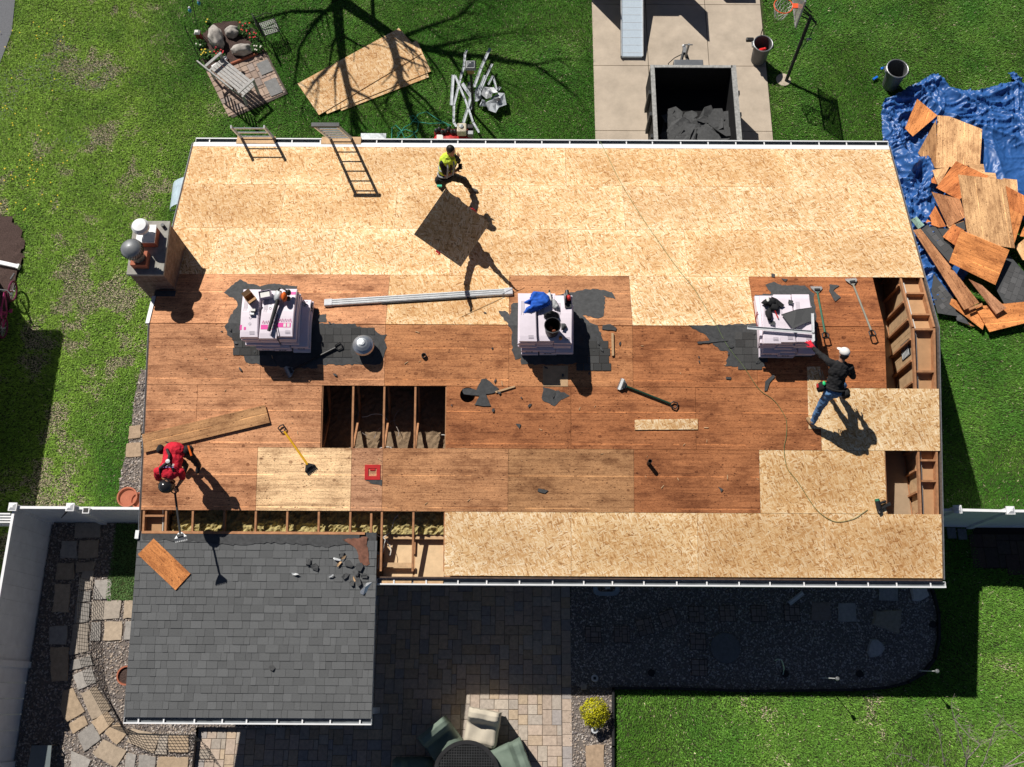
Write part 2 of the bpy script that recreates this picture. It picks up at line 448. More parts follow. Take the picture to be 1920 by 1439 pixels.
def inpoly(x, y, poly):
    x = np.asarray(x, float); y = np.asarray(y, float); r = np.zeros(x.shape, bool); n = len(poly)
    for i in range(n):
        a, b = poly[i], poly[(i + 1) % n]
        if a.y == b.y: continue
        c = ((a.y > y) != (b.y > y)) & (x < (b.x - a.x) * (y - a.y) / (b.y - a.y) + a.x)
        r ^= c
    return r
mound('mulch_bed', ragged(MULCHL), .05, MULCH, 'structure')
# pavers laid at random in three sizes
def pavers(name, x0, x1, y0, y1, u, keep, cols, z=.0, seed=3, border=None, rot=None):
    rr = random.Random(seed); nx, ny = int((x1 - x0) / u), int((y1 - y0) / u)
    occ = np.zeros((nx, ny), bool); m = MB()
    if rot is None: rot = Matrix.Identity(4)
    sizes = [(2, 2), (2, 2), (3, 2), (2, 3), (2, 3), (3, 2)]
    for j in range(ny):
        for i in range(nx):
            if occ[i, j]: continue
            opts = sizes[:]; rr.shuffle(opts)
            for a, b in opts + [(2, 1), (1, 2), (1, 1)]:
                if i + a <= nx and j + b <= ny and not occ[i:i + a, j:j + b].any(): break
            occ[i:i + a, j:j + b] = True
            cx, cy = x0 + (i + a / 2) * u, y0 + (j + b / 2) * u
            p = rot @ Vector((cx, cy, 0))
            if not keep(p.x, p.y): continue
            c = rr.choice(cols); k = rr.uniform(.86, 1.12); c = tuple(q * k for q in c)
            w_, d_ = a * u - .005, b * u - .005; e = .009; zz = z + rr.uniform(-.0015, .0015)
            vs = [(cx + sx * w_ / 2, cy + sy * d_ / 2, zz - .012) for sx, sy in ((-1, -1), (1, -1), (1, 1), (-1, 1))] + \
                 [(cx + sx * (w_ / 2 - e), cy + sy * (d_ / 2 - e), zz) for sx, sy in ((-1, -1), (1, -1), (1, 1), (-1, 1))]
            vs = [rot @ Vector(q) for q in vs]
            m.add(vs, [(4, 5, 6, 7), (0, 1, 5, 4), (1, 2, 6, 5), (2, 3, 7, 6), (3, 0, 4, 7)], c)
    return m
PCOL = [(.48, .385, .315), (.49, .39, .315), (.42, .365, .315), (.49, .38, .28), (.37, .335, .32), (.46, .395, .33), (.50, .39, .28)]
PX1 = at(1070, 1200).x
PXL = at(368, 1400).x
pm = pavers('patio', PXL, PX1 - .2, -4.0, 2.75, .102, lambda x, y: True, PCOL)
for k in range(29):                                     # soldier course along the bed
    y0 = -4 + k * .235; c = random.choice(PCOL); q = random.uniform(.88, 1.1)
    pm.box((PX1 - .1, y0 + .117, -.01), (.194, .228, .022), col=tuple(v * q for v in c))
pm.prism([(PXL - .02, -4, -.013), (PX1, -4, -.013), (PX1, 2.75, -.013), (PXL - .02, 2.75, -.013)], (0, 0, -.05), col=(.12, .10, .085))
tag(pm.build('patio', STONEV), kind='structure')
# gravel: base sheets plus loose stones
BED = pw([(1070, 1092), (1070, 1287), (1150, 1290), (1400, 1294), (1600, 1294), (1660, 1290), (1700, 1280), (1730, 1262), (1750, 1235), (1758, 1200), (1757, 1150), (1748, 1115), (1740, 1090)])
BED += [Vector((BED[-1].x, 2.75, 0)), Vector((BED[0].x, 2.75, 0))]
STRIP = pw([(1066, 1287), (1150, 1290), (1152, 1480), (1066, 1480)])
COURT = [Vector((-10.27, 3.66, 0)), Vector((-7.0, 3.66, 0)), Vector((-7.0, 3.0, 0)), Vector((PXL, -.2, 0)), Vector((PXL, -4, 0)), Vector((-10.27, -4, 0))]
COURT2 = [Vector((-7.05, 3.0, 0)), Vector((-4.5, 3.0, 0)), Vector((-4.5, -.6, 0)), Vector((PXL, -.6, 0)), Vector((PXL, -.9, 0)), Vector((-7.3, -.9, 0))]
SIDE = pw([(264, 690), (252, 740), (246, 800), (236, 850), (228, 880), (224, 905), (222, 930), (222, 944)]) + [Vector((-6.7, 3.76, 0)), Vector((-6.7, 6.5, 0))]
GR = [(.34, .29, .26), (.40, .35, .31), (.22, .19, .18), (.46, .42, .39), (.30, .24, .20), (.16, .14, .14), (.38, .31, .25)]
def gravel(name, polys, per, cols, size, z=-.012, deep=.03, label=None, cat=None, avoid=None, seed=5):
    rng = np.random.default_rng(seed); V = []; Fc = []; Cc = []
    for pi, poly in enumerate(polys):
        b = MB(); b.prism([Vector((p.x, p.y, z - .003 * (pi + 1))) for p in poly], (0, 0, -deep), col=(cols[0][0] * .5, cols[0][1] * .5, cols[0][2] * .5))
        tag(b.build('gravel_base', VC), kind='structure')
        xs_ = [p.x for p in poly]; ys_ = [p.y for p in poly]
        n = int((max(xs_) - min(xs_)) * (max(ys_) - min(ys_)) * per)
        x = rng.uniform(min(xs_), max(xs_), n); y = rng.uniform(max(min(ys_), -3.4), max(ys_), n)
        k = inpoly(x, y, poly)
        x, y = x[k], y[k]; n = len(x)
        s = size * rng.uniform(.6, 1.35, n); a = rng.uniform(0, 6.28, n)
        oct_ = np.array([(1, 0, 0), (0, 1, 0), (-1, 0, 0), (0, -1, 0), (0, 0, 1), (.6, .6, .55), (-.6, .6, .5), (-.6, -.6, .6), (.6, -.6, .5)])
        jit = rng.uniform(.75, 1.25, (n, 9, 1)); P = oct_[None] * jit * np.stack([s * 1.2, s * .85, s * .7], 1)[:, None, :]
        ca, sa = np.cos(a)[:, None], np.sin(a)[:, None]
        X = P[..., 0] * ca - P[..., 1] * sa + x[:, None]; Y = P[..., 0] * sa + P[..., 1] * ca + y[:, None]; Z = P[..., 2] + z + s[:, None] * .1
        base = len(V) and sum(len(q) for q in V)
        V.append(np.stack([X, Y, Z], -1).reshape(-1, 3))
        fl = np.array([(0, 5, 4), (5, 1, 4), (1, 6, 4), (6, 2, 4), (2, 7, 4), (7, 3, 4), (3, 8, 4), (8, 0, 4), (0, 1, 5), (1, 2, 6), (2, 3, 7), (3, 0, 8)])
        Fc.append((fl[None] + (np.arange(n) * 9)[:, None, None]).reshape(-1, 3) + base)
        ci = rng.integers(0, len(cols), n); cc = np.array(cols)[ci] * rng.uniform(.75, 1.3, (n, 1))
        Cc.append(np.repeat(cc, 12, 0))
    return tag(rawmesh(name, np.concatenate(V), np.concatenate(Fc), np.concatenate(Cc), GRAVELV), label, cat, None, 'stuff')
def rawmesh(name, V, Fc, Cc, mat):
    me = bpy.data.meshes.new(name); k = Fc.shape[1]
    me.vertices.add(len(V)); me.vertices.foreach_set('co', V.astype(np.float32).ravel())
    me.loops.add(Fc.size); me.loops.foreach_set('vertex_index', Fc.astype(np.int32).ravel())
    me.polygons.add(len(Fc)); me.polygons.foreach_set('loop_start', np.arange(0, Fc.size, k, dtype=np.int32))
    me.polygons.foreach_set('loop_total', np.full(len(Fc), k, np.int32))
    me.update(calc_edges=True)
    a = me.color_attributes.new('Col', 'FLOAT_COLOR', 'CORNER')
    c4 = np.concatenate([Cc, np.ones((len(Cc), 1))], 1)
    a.data.foreach_set('color', np.repeat(c4, k, 0).astype(np.float32).ravel())
    me.materials.append(mat); o = bpy.data.objects.new(name, me); COL.objects.link(o); return o
gravel('gravel', [BED], 700, [(.37, .345, .33), (.47, .445, .425), (.25, .235, .225), (.61, .58, .55), (.31, .285, .27)], .017, label='dark grey gravel filling the kerbed bed behind the eave', cat='gravel', seed=4)
ZC = .16                                                 # the courtyard lies a step above the patio
gravel('gravel', [COURT, COURT2], 620, GR, .019, z=ZC - .012, deep=.24, label='pinkish gravel between the flagstones of the fenced courtyard', cat='gravel', seed=7)
gravel('gravel', [STRIP, SIDE], 620, GR, .019, label='pinkish gravel around the yellow shrub and along the gable wall', cat='gravel', seed=6)
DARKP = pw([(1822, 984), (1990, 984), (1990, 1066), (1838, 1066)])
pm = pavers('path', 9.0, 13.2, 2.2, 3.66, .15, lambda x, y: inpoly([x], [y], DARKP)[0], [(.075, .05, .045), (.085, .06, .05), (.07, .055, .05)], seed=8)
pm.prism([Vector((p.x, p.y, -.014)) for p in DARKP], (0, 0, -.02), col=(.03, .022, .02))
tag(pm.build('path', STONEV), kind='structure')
for i, (px, py) in enumerate(((1784, 1000), (1804, 1002))):
    q = MB(); p = at(px, py); q.box((p.x, p.y, -.005), (.19, .24, .05), col=(.17, .18, .2))
    tag(q.build('paving_slab', STONEV), ('small grey slab against the house under the gable end', 'small grey slab beside the dark brick path')[i], 'paving slab', 'grey slabs by the side gate')
TURF = [at(213, 1125), at(252, 1127), Vector((-7.0, at(252, 1127).y, 0)), Vector((-7.0, 3.6, 0)), at(224, 985)]
slab('turf_base', TURF, .172, .03, SOIL)
# garden pad of brick pavers and its flower bed at the front
PAD = pw([(498, 101), (539, 176), (435, 221), (371, 95), (390, 120), (432, 122)])
PADP = pw([(500, 99), (540, 176), (435, 222), (386, 133), (432, 123)])
d0 = (PADP[1] - PADP[0]); rot = Matrix.Rotation(math.atan2(d0.y, d0.x), 4, 'Z')
lo = [rot.inverted() @ p for p in PADP]
pm = pavers('garden_pad', min(p.x for p in lo), max(p.x for p in lo), min(p.y for p in lo), max(p.y for p in lo), .085, lambda x, y: inpoly([x], [y], PADP)[0],
            [(.40, .29, .23), (.36, .27, .22), (.44, .33, .26), (.33, .27, .24)], z=.02, seed=12, rot=rot)
pm.prism([Vector((p.x, p.y, .008)) for p in PADP], (0, 0, -.04), col=(.10, .08, .07))
tag(pm.build('garden_pad', STONEV), kind='structure')
BEDF = pw([(371, 93), (378, 66), (396, 48), (425, 41), (455, 42), (478, 56), (492, 80), (499, 101), (432, 124), (388, 135)])
mound('flower_bed', ragged(BEDF, .1, .03, 4), .08, MULCH, 'structure', amp=.03)
# ------------------------------------------------------------------ grass
def vnoise(x, y, s, seed):
    rng = np.random.default_rng(seed); G = rng.random((256, 256))
    u, v = x * s + 100, y * s + 100; i, j = np.floor(u).astype(int), np.floor(v).astype(int); a, b = u - i, v - j
    a = a * a * (3 - 2 * a); b = b * b * (3 - 2 * b); i %= 256; j %= 256; i2, j2 = (i + 1) % 256, (j + 1) % 256
    return (G[i, j] * (1 - a) + G[i2, j] * a) * (1 - b) + (G[i, j2] * (1 - a) + G[i2, j2] * a) * b
HOUSE = [Vector((-6.7, 2.7, 0)), Vector((7.85, 2.7, 0)), Vector((7.85, 11.3, 0)), Vector((-6.7, 11.3, 0))]
PATIOP = [Vector((PXL, -4, 0)), Vector((PX1 + .02, -4, 0)), Vector((PX1 + .02, 2.75, 0)), Vector((PXL, 2.75, 0))]
def grass(name, n, keep, avoid, colf, ln, wd, seed, label, cat):
    rng = np.random.default_rng(seed)
    x0, x1, y0, y1 = keep
    x = rng.uniform(x0, x1, n); y = rng.uniform(y0, y1, n)
    lim = 10.9 + (y + 1.4) * .172 + .25
    k = np.abs(x) < lim
    for p in avoid: k &= ~inpoly(x, y, p)
    x, y = x[k], y[k]
    col, dens, L = colf(x, y, rng)
    k = rng.random(len(x)) < dens; x, y, col, L = x[k], y[k], col[k], L[k]; n = len(x)
    a = rng.uniform(0, 6.283, n); tilt = rng.uniform(.6, 1.38, n); L = L * rng.uniform(.6, 1.3, n) * ln; W = wd * rng.uniform(.6, 1.4, n)
    # mowing lay: blades lean a little together in patches
    a = a * .65 + vnoise(x, y, .8, 9) * 4.5
    dx, dy = np.cos(a), np.sin(a); z0 = np.full(n, -.03)
    b1 = np.stack([x - dy * W, y + dx * W, z0], 1); b2 = np.stack([x + dy * W, y - dx * W, z0], 1)
    h = np.cos(tilt) * L; o = np.sin(tilt) * L
    m1 = np.stack([x + dx * o * .45 - dy * W * .8, y + dy * o * .45 + dx * W * .8, z0 + h * .7], 1)
    m2 = np.stack([x + dx * o * .45 + dy * W * .8, y + dy * o * .45 - dx * W * .8, z0 + h * .7], 1)
    tp = np.stack([x + dx * o, y + dy * o, z0 + h], 1)
    V = np.stack([b1, b2, m2, m1, tp], 1).reshape(-1, 3); b = (np.arange(n) * 5)[:, None]
    Fc = np.concatenate([b + np.array([[0, 1, 2]]), b + np.array([[0, 2, 3]]), b + np.array([[3, 2, 4]])], 1).reshape(-1, 3)
    o_ = rawmesh(name, V, Fc, np.repeat(col, 3, 0), LEAFV)
    return tag(o_, label, cat, None, 'stuff')
def lawncol(x, y, rng):
    n1 = vnoise(x, y, .35, 1); n2 = vnoise(x, y, 1.3, 2); n3 = vnoise(x, y, 4.5, 3); n4 = vnoise(x, y, 11, 13)
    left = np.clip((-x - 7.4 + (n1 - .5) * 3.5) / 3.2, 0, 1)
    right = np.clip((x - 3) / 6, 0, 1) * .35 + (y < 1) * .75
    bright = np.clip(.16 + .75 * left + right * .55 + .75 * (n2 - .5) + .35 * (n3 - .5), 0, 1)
    dark = np.array([.058, .195, .018]); yellow_green = np.array([.270, .450, .060])  # grass tones: deep green, turning yellow-green towards the left
    mid_green = np.array([.155, .310, .042]); lw = np.clip(left * 1.4, 0, 1)[:, None]
    col = dark + (yellow_green * lw + mid_green * (1 - lw) - dark) * bright[:, None]
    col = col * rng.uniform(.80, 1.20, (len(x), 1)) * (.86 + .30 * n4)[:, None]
    straw = np.array([.56, .48, .33])
    lowl = np.clip((-x - 8.2) / 1.5, 0, 1) * np.clip((12.5 - y) / 2.5, 0, 1) * .6
    pat = .62 * n2 + .38 * n3 + .12 * left * (n1 > .5) + .20 * lowl
    dead = np.clip((pat - .72) * 5, 0, 1) * np.clip(left + lowl + (y < 1.2) * .45 + .12, 0, 1)
    isd = rng.random(len(x)) < np.maximum(dead * .8, .012)
    col[isd] = straw * rng.uniform(.7, 1.2, (isd.sum(), 1))
    # lilac-grey ground ivy flowers near the road
    ivy = (x < -10.6) & (y > 13.5) & (vnoise(x, y, .9, 21) > .66) & (rng.random(len(x)) < .09)
    col[ivy] = np.array([.24, .24, .30]) * rng.uniform(.7, 1.2, (ivy.sum(), 1))
    tipb = rng.random(len(x)) < .05; col[tipb] = col[tipb] * 1.8
    return col, 1 - .2 * dead, 1 - .45 * dead
AVOID = [HOUSE, DRIVE, ROAD, MULCHL, PATIOP, BED, STRIP, COURT, COURT2, SIDE, DARKP, PADP, BEDF, [Vector((-11.2, 3.66, 0)), Vector((-10.2, 3.66, 0)), Vector((-10.2, -4, 0)), Vector((-11.2, -4, 0))]]
grass('grass', 1900000, (-15, 15, -2.6, 19.4), AVOID, lawncol, .062, .0062, 11, 'green lawn with straw patches around the house', 'grass')
def turfcol(x, y, rng):
    return np.array([.10, .20, .055]) * rng.uniform(.6, 1.4, (len(x), 1)), np.ones(len(x)), np.ones(len(x))
TXS = [p.x for p in TURF]; TYS = [p.y for p in TURF]
tv = grass('turf', 9000, (min(TXS), max(TXS), min(TYS), max(TYS)), [], turfcol, .05, .006, 12, 'bright artificial turf strip beside the porch', 'turf')
tv.location.z = .20
# ------------------------------------------------------------------ the house
house = thing('house', 'single storey house with its gable roof stripped and half resheathed in pale strand board', 'house')
XL, XR = -7.19, 8.36
CP, SP = math.cos(PITCH), math.sin(PITCH)
TX = lambda k: -1.316 + .6096 * k
def rp(sg, d, x, h=0.0):
    if sg < 0 and x > 8.2: x -= .024 * d                # the right rake runs slightly in towards the back eave
    return Vector((x, YR + sg * (d * CP + h * SP), ZR - d * SP + h * CP))
def sheet(name, sg, row, x0, x1, mat, tint=(1, 1, 1), hole=None, d0=None, d1=None, h=0.0, th=.014, warp=0):
    g_ = .003
    a = (row * 1.2193 + (g_ if row else .008)) if d0 is None else d0
    b = ((row + 1) * 1.2193 - g_) if d1 is None else d1
    x0 += g_; x1 -= g_; m = MB(); dn = Vector((0, -sg * SP, -CP)) * th
    if hole:
        cx, cd, r = hole; n = 32; top = []
        for j in range(n):
            t = 2 * math.pi * (j + .5) / n; c, s = math.cos(t), math.sin(t)
            k = min([(x1 - cx) / c if c > 0 else (x0 - cx) / c, (b - cd) / s if s > 0 else (a - cd) / s])
            top.append((cx + c * r, cd + s * r, cx + c * k, cd + s * k))
        vi = [rp(sg, q[1], q[0], h) for q in top]; vo = [rp(sg, q[3], q[2], h) for q in top]; vb = [q + dn for q in vi]
        cor = [rp(sg, d_, x_, h) for x_, d_ in ((x1, b), (x0, b), (x0, a), (x1, a))]
        vs = vi + vo + vb + cor; fs = []
        def side(i):
            q = top[i]; return 0 if abs(q[2] - x1) < 1e-6 else 1 if abs(q[3] - b) < 1e-6 else 2 if abs(q[2] - x0) < 1e-6 else 3
        for j in range(n):
            k = (j + 1) % n; fs.append((j, n + j, n + k, k)); fs.append((2 * n + j, 2 * n + k, k, j))
            if side(j) != side(k): fs.append((n + j, 3 * n + {(0, 1): 0, (1, 2): 1, (2, 3): 2, (3, 0): 3}[(side(j), side(k))], n + k))
        m.add(vs, fs)
        m.prism([q + dn for q in cor], dn * .01)
        m.f = m.f[:-6]; m.c = m.c[:-6]; m.m = m.m[:-6]
    else:
        m.prism([rp(sg, a, x0, h), rp(sg, a, x1, h), rp(sg, b, x1, h), rp(sg, b, x0, h)], dn)
    return m.build(name, mat, house, tint=tint)
OT = [(1, 1, 1), (1.04, 1.03, 1.0), (.93, .90, .86), (.97, .93, .87), (1.05, 1.05, 1.04), (.88, .82, .74)]
def osb(sg, row, x0, x1, t=None, **k): return sheet('strand_board_sheet', sg, row, x0, x1, OSB, random.choice(OT) if t is None else t, **k)
for row, ks in ((1, (-8, -4, 0, 4, 8, 12)), (2, (-6, -2, 2, 6, 10, 14)), (3, (-8, -4, 0, 4, 8, 12))):
    xs_ = [XL] + [TX(k) for k in ks] + [XR]
    for a, b in zip(xs_[:-1], xs_[1:]): osb(1, row, a, b)
osb(1, 0, TX(-2), TX(2)); osb(1, 0, TX(6), TX(10))
for a, b in ((0, 4), (4, 8), (8, 12)): osb(-1, 3, TX(a), TX(b), [(1, 1, 1), (.97, .95, .9), (.86, .80, .72)][a // 4])
osb(-1, 3, TX(12), XR, (.88, .82, .74)); osb(-1, 1, TX(12), XR, (1, 1, .98)); osb(-1, 2, TX(10), TX(14), (.93, .88, .8))
P_L, P_M, P_D, P_R, P_N = (.67, .33, .17), (.57, .25, .108), (.48, .19, .078), (.47, .175, .068), (.95, .65, .37)
def ply(sg, row, a, b, t, **k):
    j = random.uniform(.94, 1.06); return sheet('plywood_sheet', sg, row, a, b, PLY, tuple(c * j for c in t), **k)
ply(1, 0, XL, TX(-6), P_L); ply(1, 0, TX(-6), TX(-2), P_L)
ply(1, 0, TX(2), TX(6), (.52, .25, .12)); ply(1, 0, TX(10), TX(14) + .09, (.42, .155, .06))
ply(-1, 0, XL, TX(-6), P_L); ply(-1, 0, TX(-6), TX(-2), P_L); ply(-1, 0, TX(-2), TX(2), P_M); ply(-1, 0, TX(2), TX(6), P_M); ply(-1, 0, TX(6), TX(10), P_D); ply(-1, 0, TX(10), TX(14) + .09, P_R)
hc = onroof(877, 722)
ply(-1, 1, XL, TX(-8), P_L); ply(-1, 1, TX(-8), TX(-4), P_L)
ply(-1, 1, TX(0), TX(4), P_D, hole=(hc.x, 1.2193 + .17, .15)); ply(-1, 1, TX(4), TX(8), P_D); ply(-1, 1, TX(8), TX(12), P_D)
ply(-1, 2, XL, TX(-6), P_L); ply(-1, 2, TX(-6), TX(-3), P_N); ply(-1, 2, TX(-3), TX(-2), (.62, .33, .19))
ply(-1, 2, TX(-2), TX(2), (.58, .29, .14)); ply(-1, 2, TX(2), TX(6), (.50, .265, .125)); ply(-1, 2, TX(6), TX(10), P_D)
sheet('strand_board_strip', -1, 0, onroof(1513, 700).x, onroof(1541, 780).x, OSB, (1, 1, 1), d0=.80, d1=2.02, h=.004, th=.003)
# stained square where a vent was
a, b = onroof(1018, 686), onroof(1065, 725)
m = MB(); m.prism([Vector((x, y, roofz(y) + .004)) for x, y in ((a.x, a.y), (b.x, a.y), (b.x, b.y), (a.x, b.y))], (0, 0, -.003))
m.build('vent_hole_cover', LUMBERP, house, tint=(1, 1, 1))
# trusses
def truss(x, gable=False):
    m = MB(); t = .038
    for sg in (1, -1):
        a, b = rp(sg, 0.02, x, -.016), rp(sg, 4.80, x, -.016)
        off = Vector((0, -sg * SP, -CP)) * .089
        m.prism([a + Vector((-t / 2, 0, 0)), a + Vector((t / 2, 0, 0)), b + Vector((t / 2, 0, 0)), b + Vector((-t / 2, 0, 0))], off)
    y0, y1 = YR - 4.33, YR + 4.33
    m.box((x, YR, 2.545), (t, y1 - y0, .089))
    def web(ya, za, yb, zb):
        d = Vector((0, yb - ya, zb - za)); n = Vector((0, -d.z, d.y)).normalized() * .045
        p, q = Vector((x, ya, za)), Vector((x, yb, zb)); e = Vector((t / 2, 0, 0))
        m.prism([p - n - e, p + n - e, q + n - e, q - n - e], (t, 0, 0))
    if gable:
        y = y0 + .35
        while y < y1 - .2:
            m.box((x, y, (2.59 + roofz(y) - .1) / 2), (.089, t, max(.05, roofz(y) - .1 - 2.59))); y += .42
    else:
        for sg in (1, -1):
            web(YR + sg * 1.45, 2.59, YR + sg * .05, ZR - .12); web(YR + sg * 1.45, 2.59, YR + sg * 2.45, roofz(YR + 2.45) - .11)
    return m.build('truss', LUMBER, house)
for k in range(-8, 15): truss(TX(k))
truss(-6.71, True); truss(7.885, True)
YP = at(775, 1003, 2.66).y
# jack rafter beside the valley, split bay
m = MB(); m.prism([rp(-1, 3.70, -2.76, -.016), rp(-1, 3.70, -2.72, -.016), rp(-1, 4.80, -2.72, -.016), rp(-1, 4.80, -2.76, -.016)], (0, 0, -.09)); m.build('jack_rafter', LUMBER, house)
for x0, x1 in ((TX(-2), TX(-1)), (TX(-1), TX(0))):
    m = MB(); m.box(((x0 + x1) / 2, YP - .04, 2.63), (x1 - x0 - .04, .09, .06)); m.build('top_plate', LUMBERP, house)
    m = MB(); m.box(((x0 + x1) / 2, (YP - .06 + 2.15) / 2, 2.52), (x1 - x0 - .04, YP - .06 - 2.15, .012)); m.build('soffit_panel', plain('new_plywood', (.70, .50, .30), .8, var=.12, scale=7), house)
    m = MB(); m.box(((x0 + x1) / 2, 2.14, 2.68), (x1 - x0 - .04, .12, .04)); m.build('blocking', LUMBERP, house)
m = MB(); m.box((TX(-1.5), 2.44, 2.66), (.57, .085, .04)); m.build('blocking', LUMBERP, house)
# walls (stucco), gable sheathing inside
m = MB()
for sg in (1, -1):
    y = YR + sg * 4.33; m.box(((-6.75 + 7.92) / 2, y, 1.24), (14.67, .12, 2.5))
for x in (-6.79, 7.96):
    m.prism([(x, YR - 4.33, 0), (x, YR + 4.33, 0), (x, YR + 4.33, roofz(YR + 4.33) - .12), (x, YR, ZR - .12), (x, YR - 4.33, roofz(YR - 4.33) - .12)], (-.02 if x < 0 else .02, 0, 0))
m.build('wall', plain('siding', (.55, .53, .50), .8, var=.06), house)
for x in (-6.765, 7.932):
    m = MB()
    dx = .012 if x < 0 else -.012
    n = 24
    for i in range(n):
        ya, yb = YR - 4.2 + 8.4 * i / n, YR - 4.2 + 8.4 * (i + 1) / n - .006
        m.prism([(x, ya, 2.55), (x, yb, 2.55), (x, yb, roofz(yb) - .11), (x, ya, roofz(ya) - .11)], (dx, 0, 0))
    m.build('gable_boarding', LUMBERP, house)
m = MB(); p = onroof(1697, 629)
m.box((7.915, 6.72, 3.25), (.012, .34, .42)); gv = m.build('gable_vent', DARKMET, house)
m = MB()
for i in range(6): m.box((7.905, 6.72, 3.09 + i * .06), (.01, .30, .012))
m.build('vent_slat', ALUP, gv)
# ceiling insulation
def carpet(name, x0, x1, y0, y1, z, mat, amp, res, seed=0):
    m = MB(); nx, ny = int((x1 - x0) / res), int((y1 - y0) / res)
    for i in range(nx + 1):
        for j in range(ny + 1):
            x, y = x0 + (x1 - x0) * i / nx, y0 + (y1 - y0) * j / ny
            m.v.append((x, y, z + amp * (mnoise.noise(Vector((x * 9, y * 9, seed))) + .8 * mnoise.noise(Vector((x * 23, y * 23, seed))))))
    for i in range(nx):
        for j in range(ny):
            m.f.append([i * (ny + 1) + j, (i + 1) * (ny + 1) + j, (i + 1) * (ny + 1) + j + 1, i * (ny + 1) + j + 1]); m.c.append((1, 1, 1)); m.m.append(0)
    o = m.build(name, mat, house); return o
YI = at(775, 1003, 2.66).y
carpet('insulation', -6.68, TX(1), YI, 4.2, 2.72, INSUL, .075, .04)
carpet('insulation', -6.68, 7.2, 4.15, 8.6, 2.62, DUSTY, .03, .07, 3)
m = MB(); m.box((7.55, 6.9, 2.60), (.64, 8.3, .03)); m.build('attic_floor_board', plain('ceiling_board', (.36, .26, .17), .9, var=.1), house)
m = MB(); m.box((.5, 9.9, 2.55), (14.2, 2.6, .02)); m.build('attic_floor_board', DUSTY, house)
for i in range(12):                                     # loose wires over the insulation
    x = random.uniform(TX(-4) + .2, TX(0) - .1) if i < 8 else random.uniform(-3.6, -2.2); y = random.uniform(4.6, 5.6) if i < 8 else random.uniform(2.9, 3.2)
    pts = [Vector((x, y, 2.70))]; a = random.uniform(0, 6)
    for k in range(6):
        a += random.uniform(-.6, .6); pts.append(pts[-1] + Vector((math.cos(a) * .1, math.sin(a) * .1, random.uniform(-.01, .02))))
    m = MB(); m.tube(pts, .007, 5); m.build('cable', WHITEC if i > 4 else TWIG, house)
# eave soffits, overhang soffits, lookouts, fly rafters
for sg in (1, -1): m = MB(); m.box(((XL + XR) / 2, YR + sg * 4.56, 2.50), (XR - XL - .06, .46, .012)); m.build('soffit', SOFFIT, house)
for xo, xi in ((XL + .05, -6.83), (8.30, 7.99)):
    for sg in (1, -1):
        m = MB(); a, b = min(xo, xi), max(xo, xi)
        m.prism([rp(sg, .0, a, -.15), rp(sg, 0, b, -.15), rp(sg, 4.8, b, -.15), rp(sg, 4.8, a, -.15)], (0, 0, -.012)); m.build('soffit', SOFFIT, house)
        xf = xo
        m = MB(); m.prism([rp(sg, .02, xf - .02, -.016), rp(sg, .02, xf + .02, -.016), rp(sg, 4.86, xf + .02, -.016), rp(sg, 4.86, xf - .02, -.016)], Vector((0, -sg * SP, -CP)) * .14)
        m.build('fly_rafter', LUMBER, house)
        for d in ((.30, .82, 1.5, 2.2) if sg > 0 else (.02, .86, 1.7, 2.6, 3.0, 3.75)):
            m = MB(); a2, b2 = min(xf, -6.73 if xo < 0 else 7.91), max(xf, -6.73 if xo < 0 else 7.91)
            m.prism([rp(sg, d, a2 + .022, -.018), rp(sg, d, b2 - .022, -.018), rp(sg, d + .038, b2 - .022, -.018), rp(sg, d + .038, a2 + .022, -.018)], Vector((0, -sg * SP, -CP)) * .10)
            m.build('lookout', LUMBER, house)
        m = MB(); xe = XL - .018 if xo < 0 else XR + .018
        m.prism([rp(sg, 0, xe - .014, -.02), rp(sg, 0, xe + .014, -.02), rp(sg, 4.9, xe + .014, -.02), rp(sg, 4.9, xe - .014, -.02)], (0, 0, -.15))
        m.build('barge_board', plain('weathered_trim', (.13, .10, .085), .85, var=.4, scale=20), house)
        m = MB(); xe = XL - .038 if xo < 0 else XR + .040
        m.prism([rp(sg, 0, xe - .005, -.01), rp(sg, 0, xe + .005, -.01), rp(sg, 4.9, xe + .005, -.01), rp(sg, 4.9, xe - .005, -.01)], (0, 0, -.13))
        m.build('drip_edge', plain('grey_edge_metal', (.22, .235, .26), .5, .2, var=.3, scale=12), house)
a, b = onroof(284, 560), onroof(272, 606)
m = MB(); m.prism([rp(1, .0, XL - .09, .004), rp(1, .0, XL - .015, .004), rp(1, .66, XL - .015, .004), rp(1, .66, XL - .09, .004)], (0, 0, -.16)); m.build('rake_trim', WHITE, house)
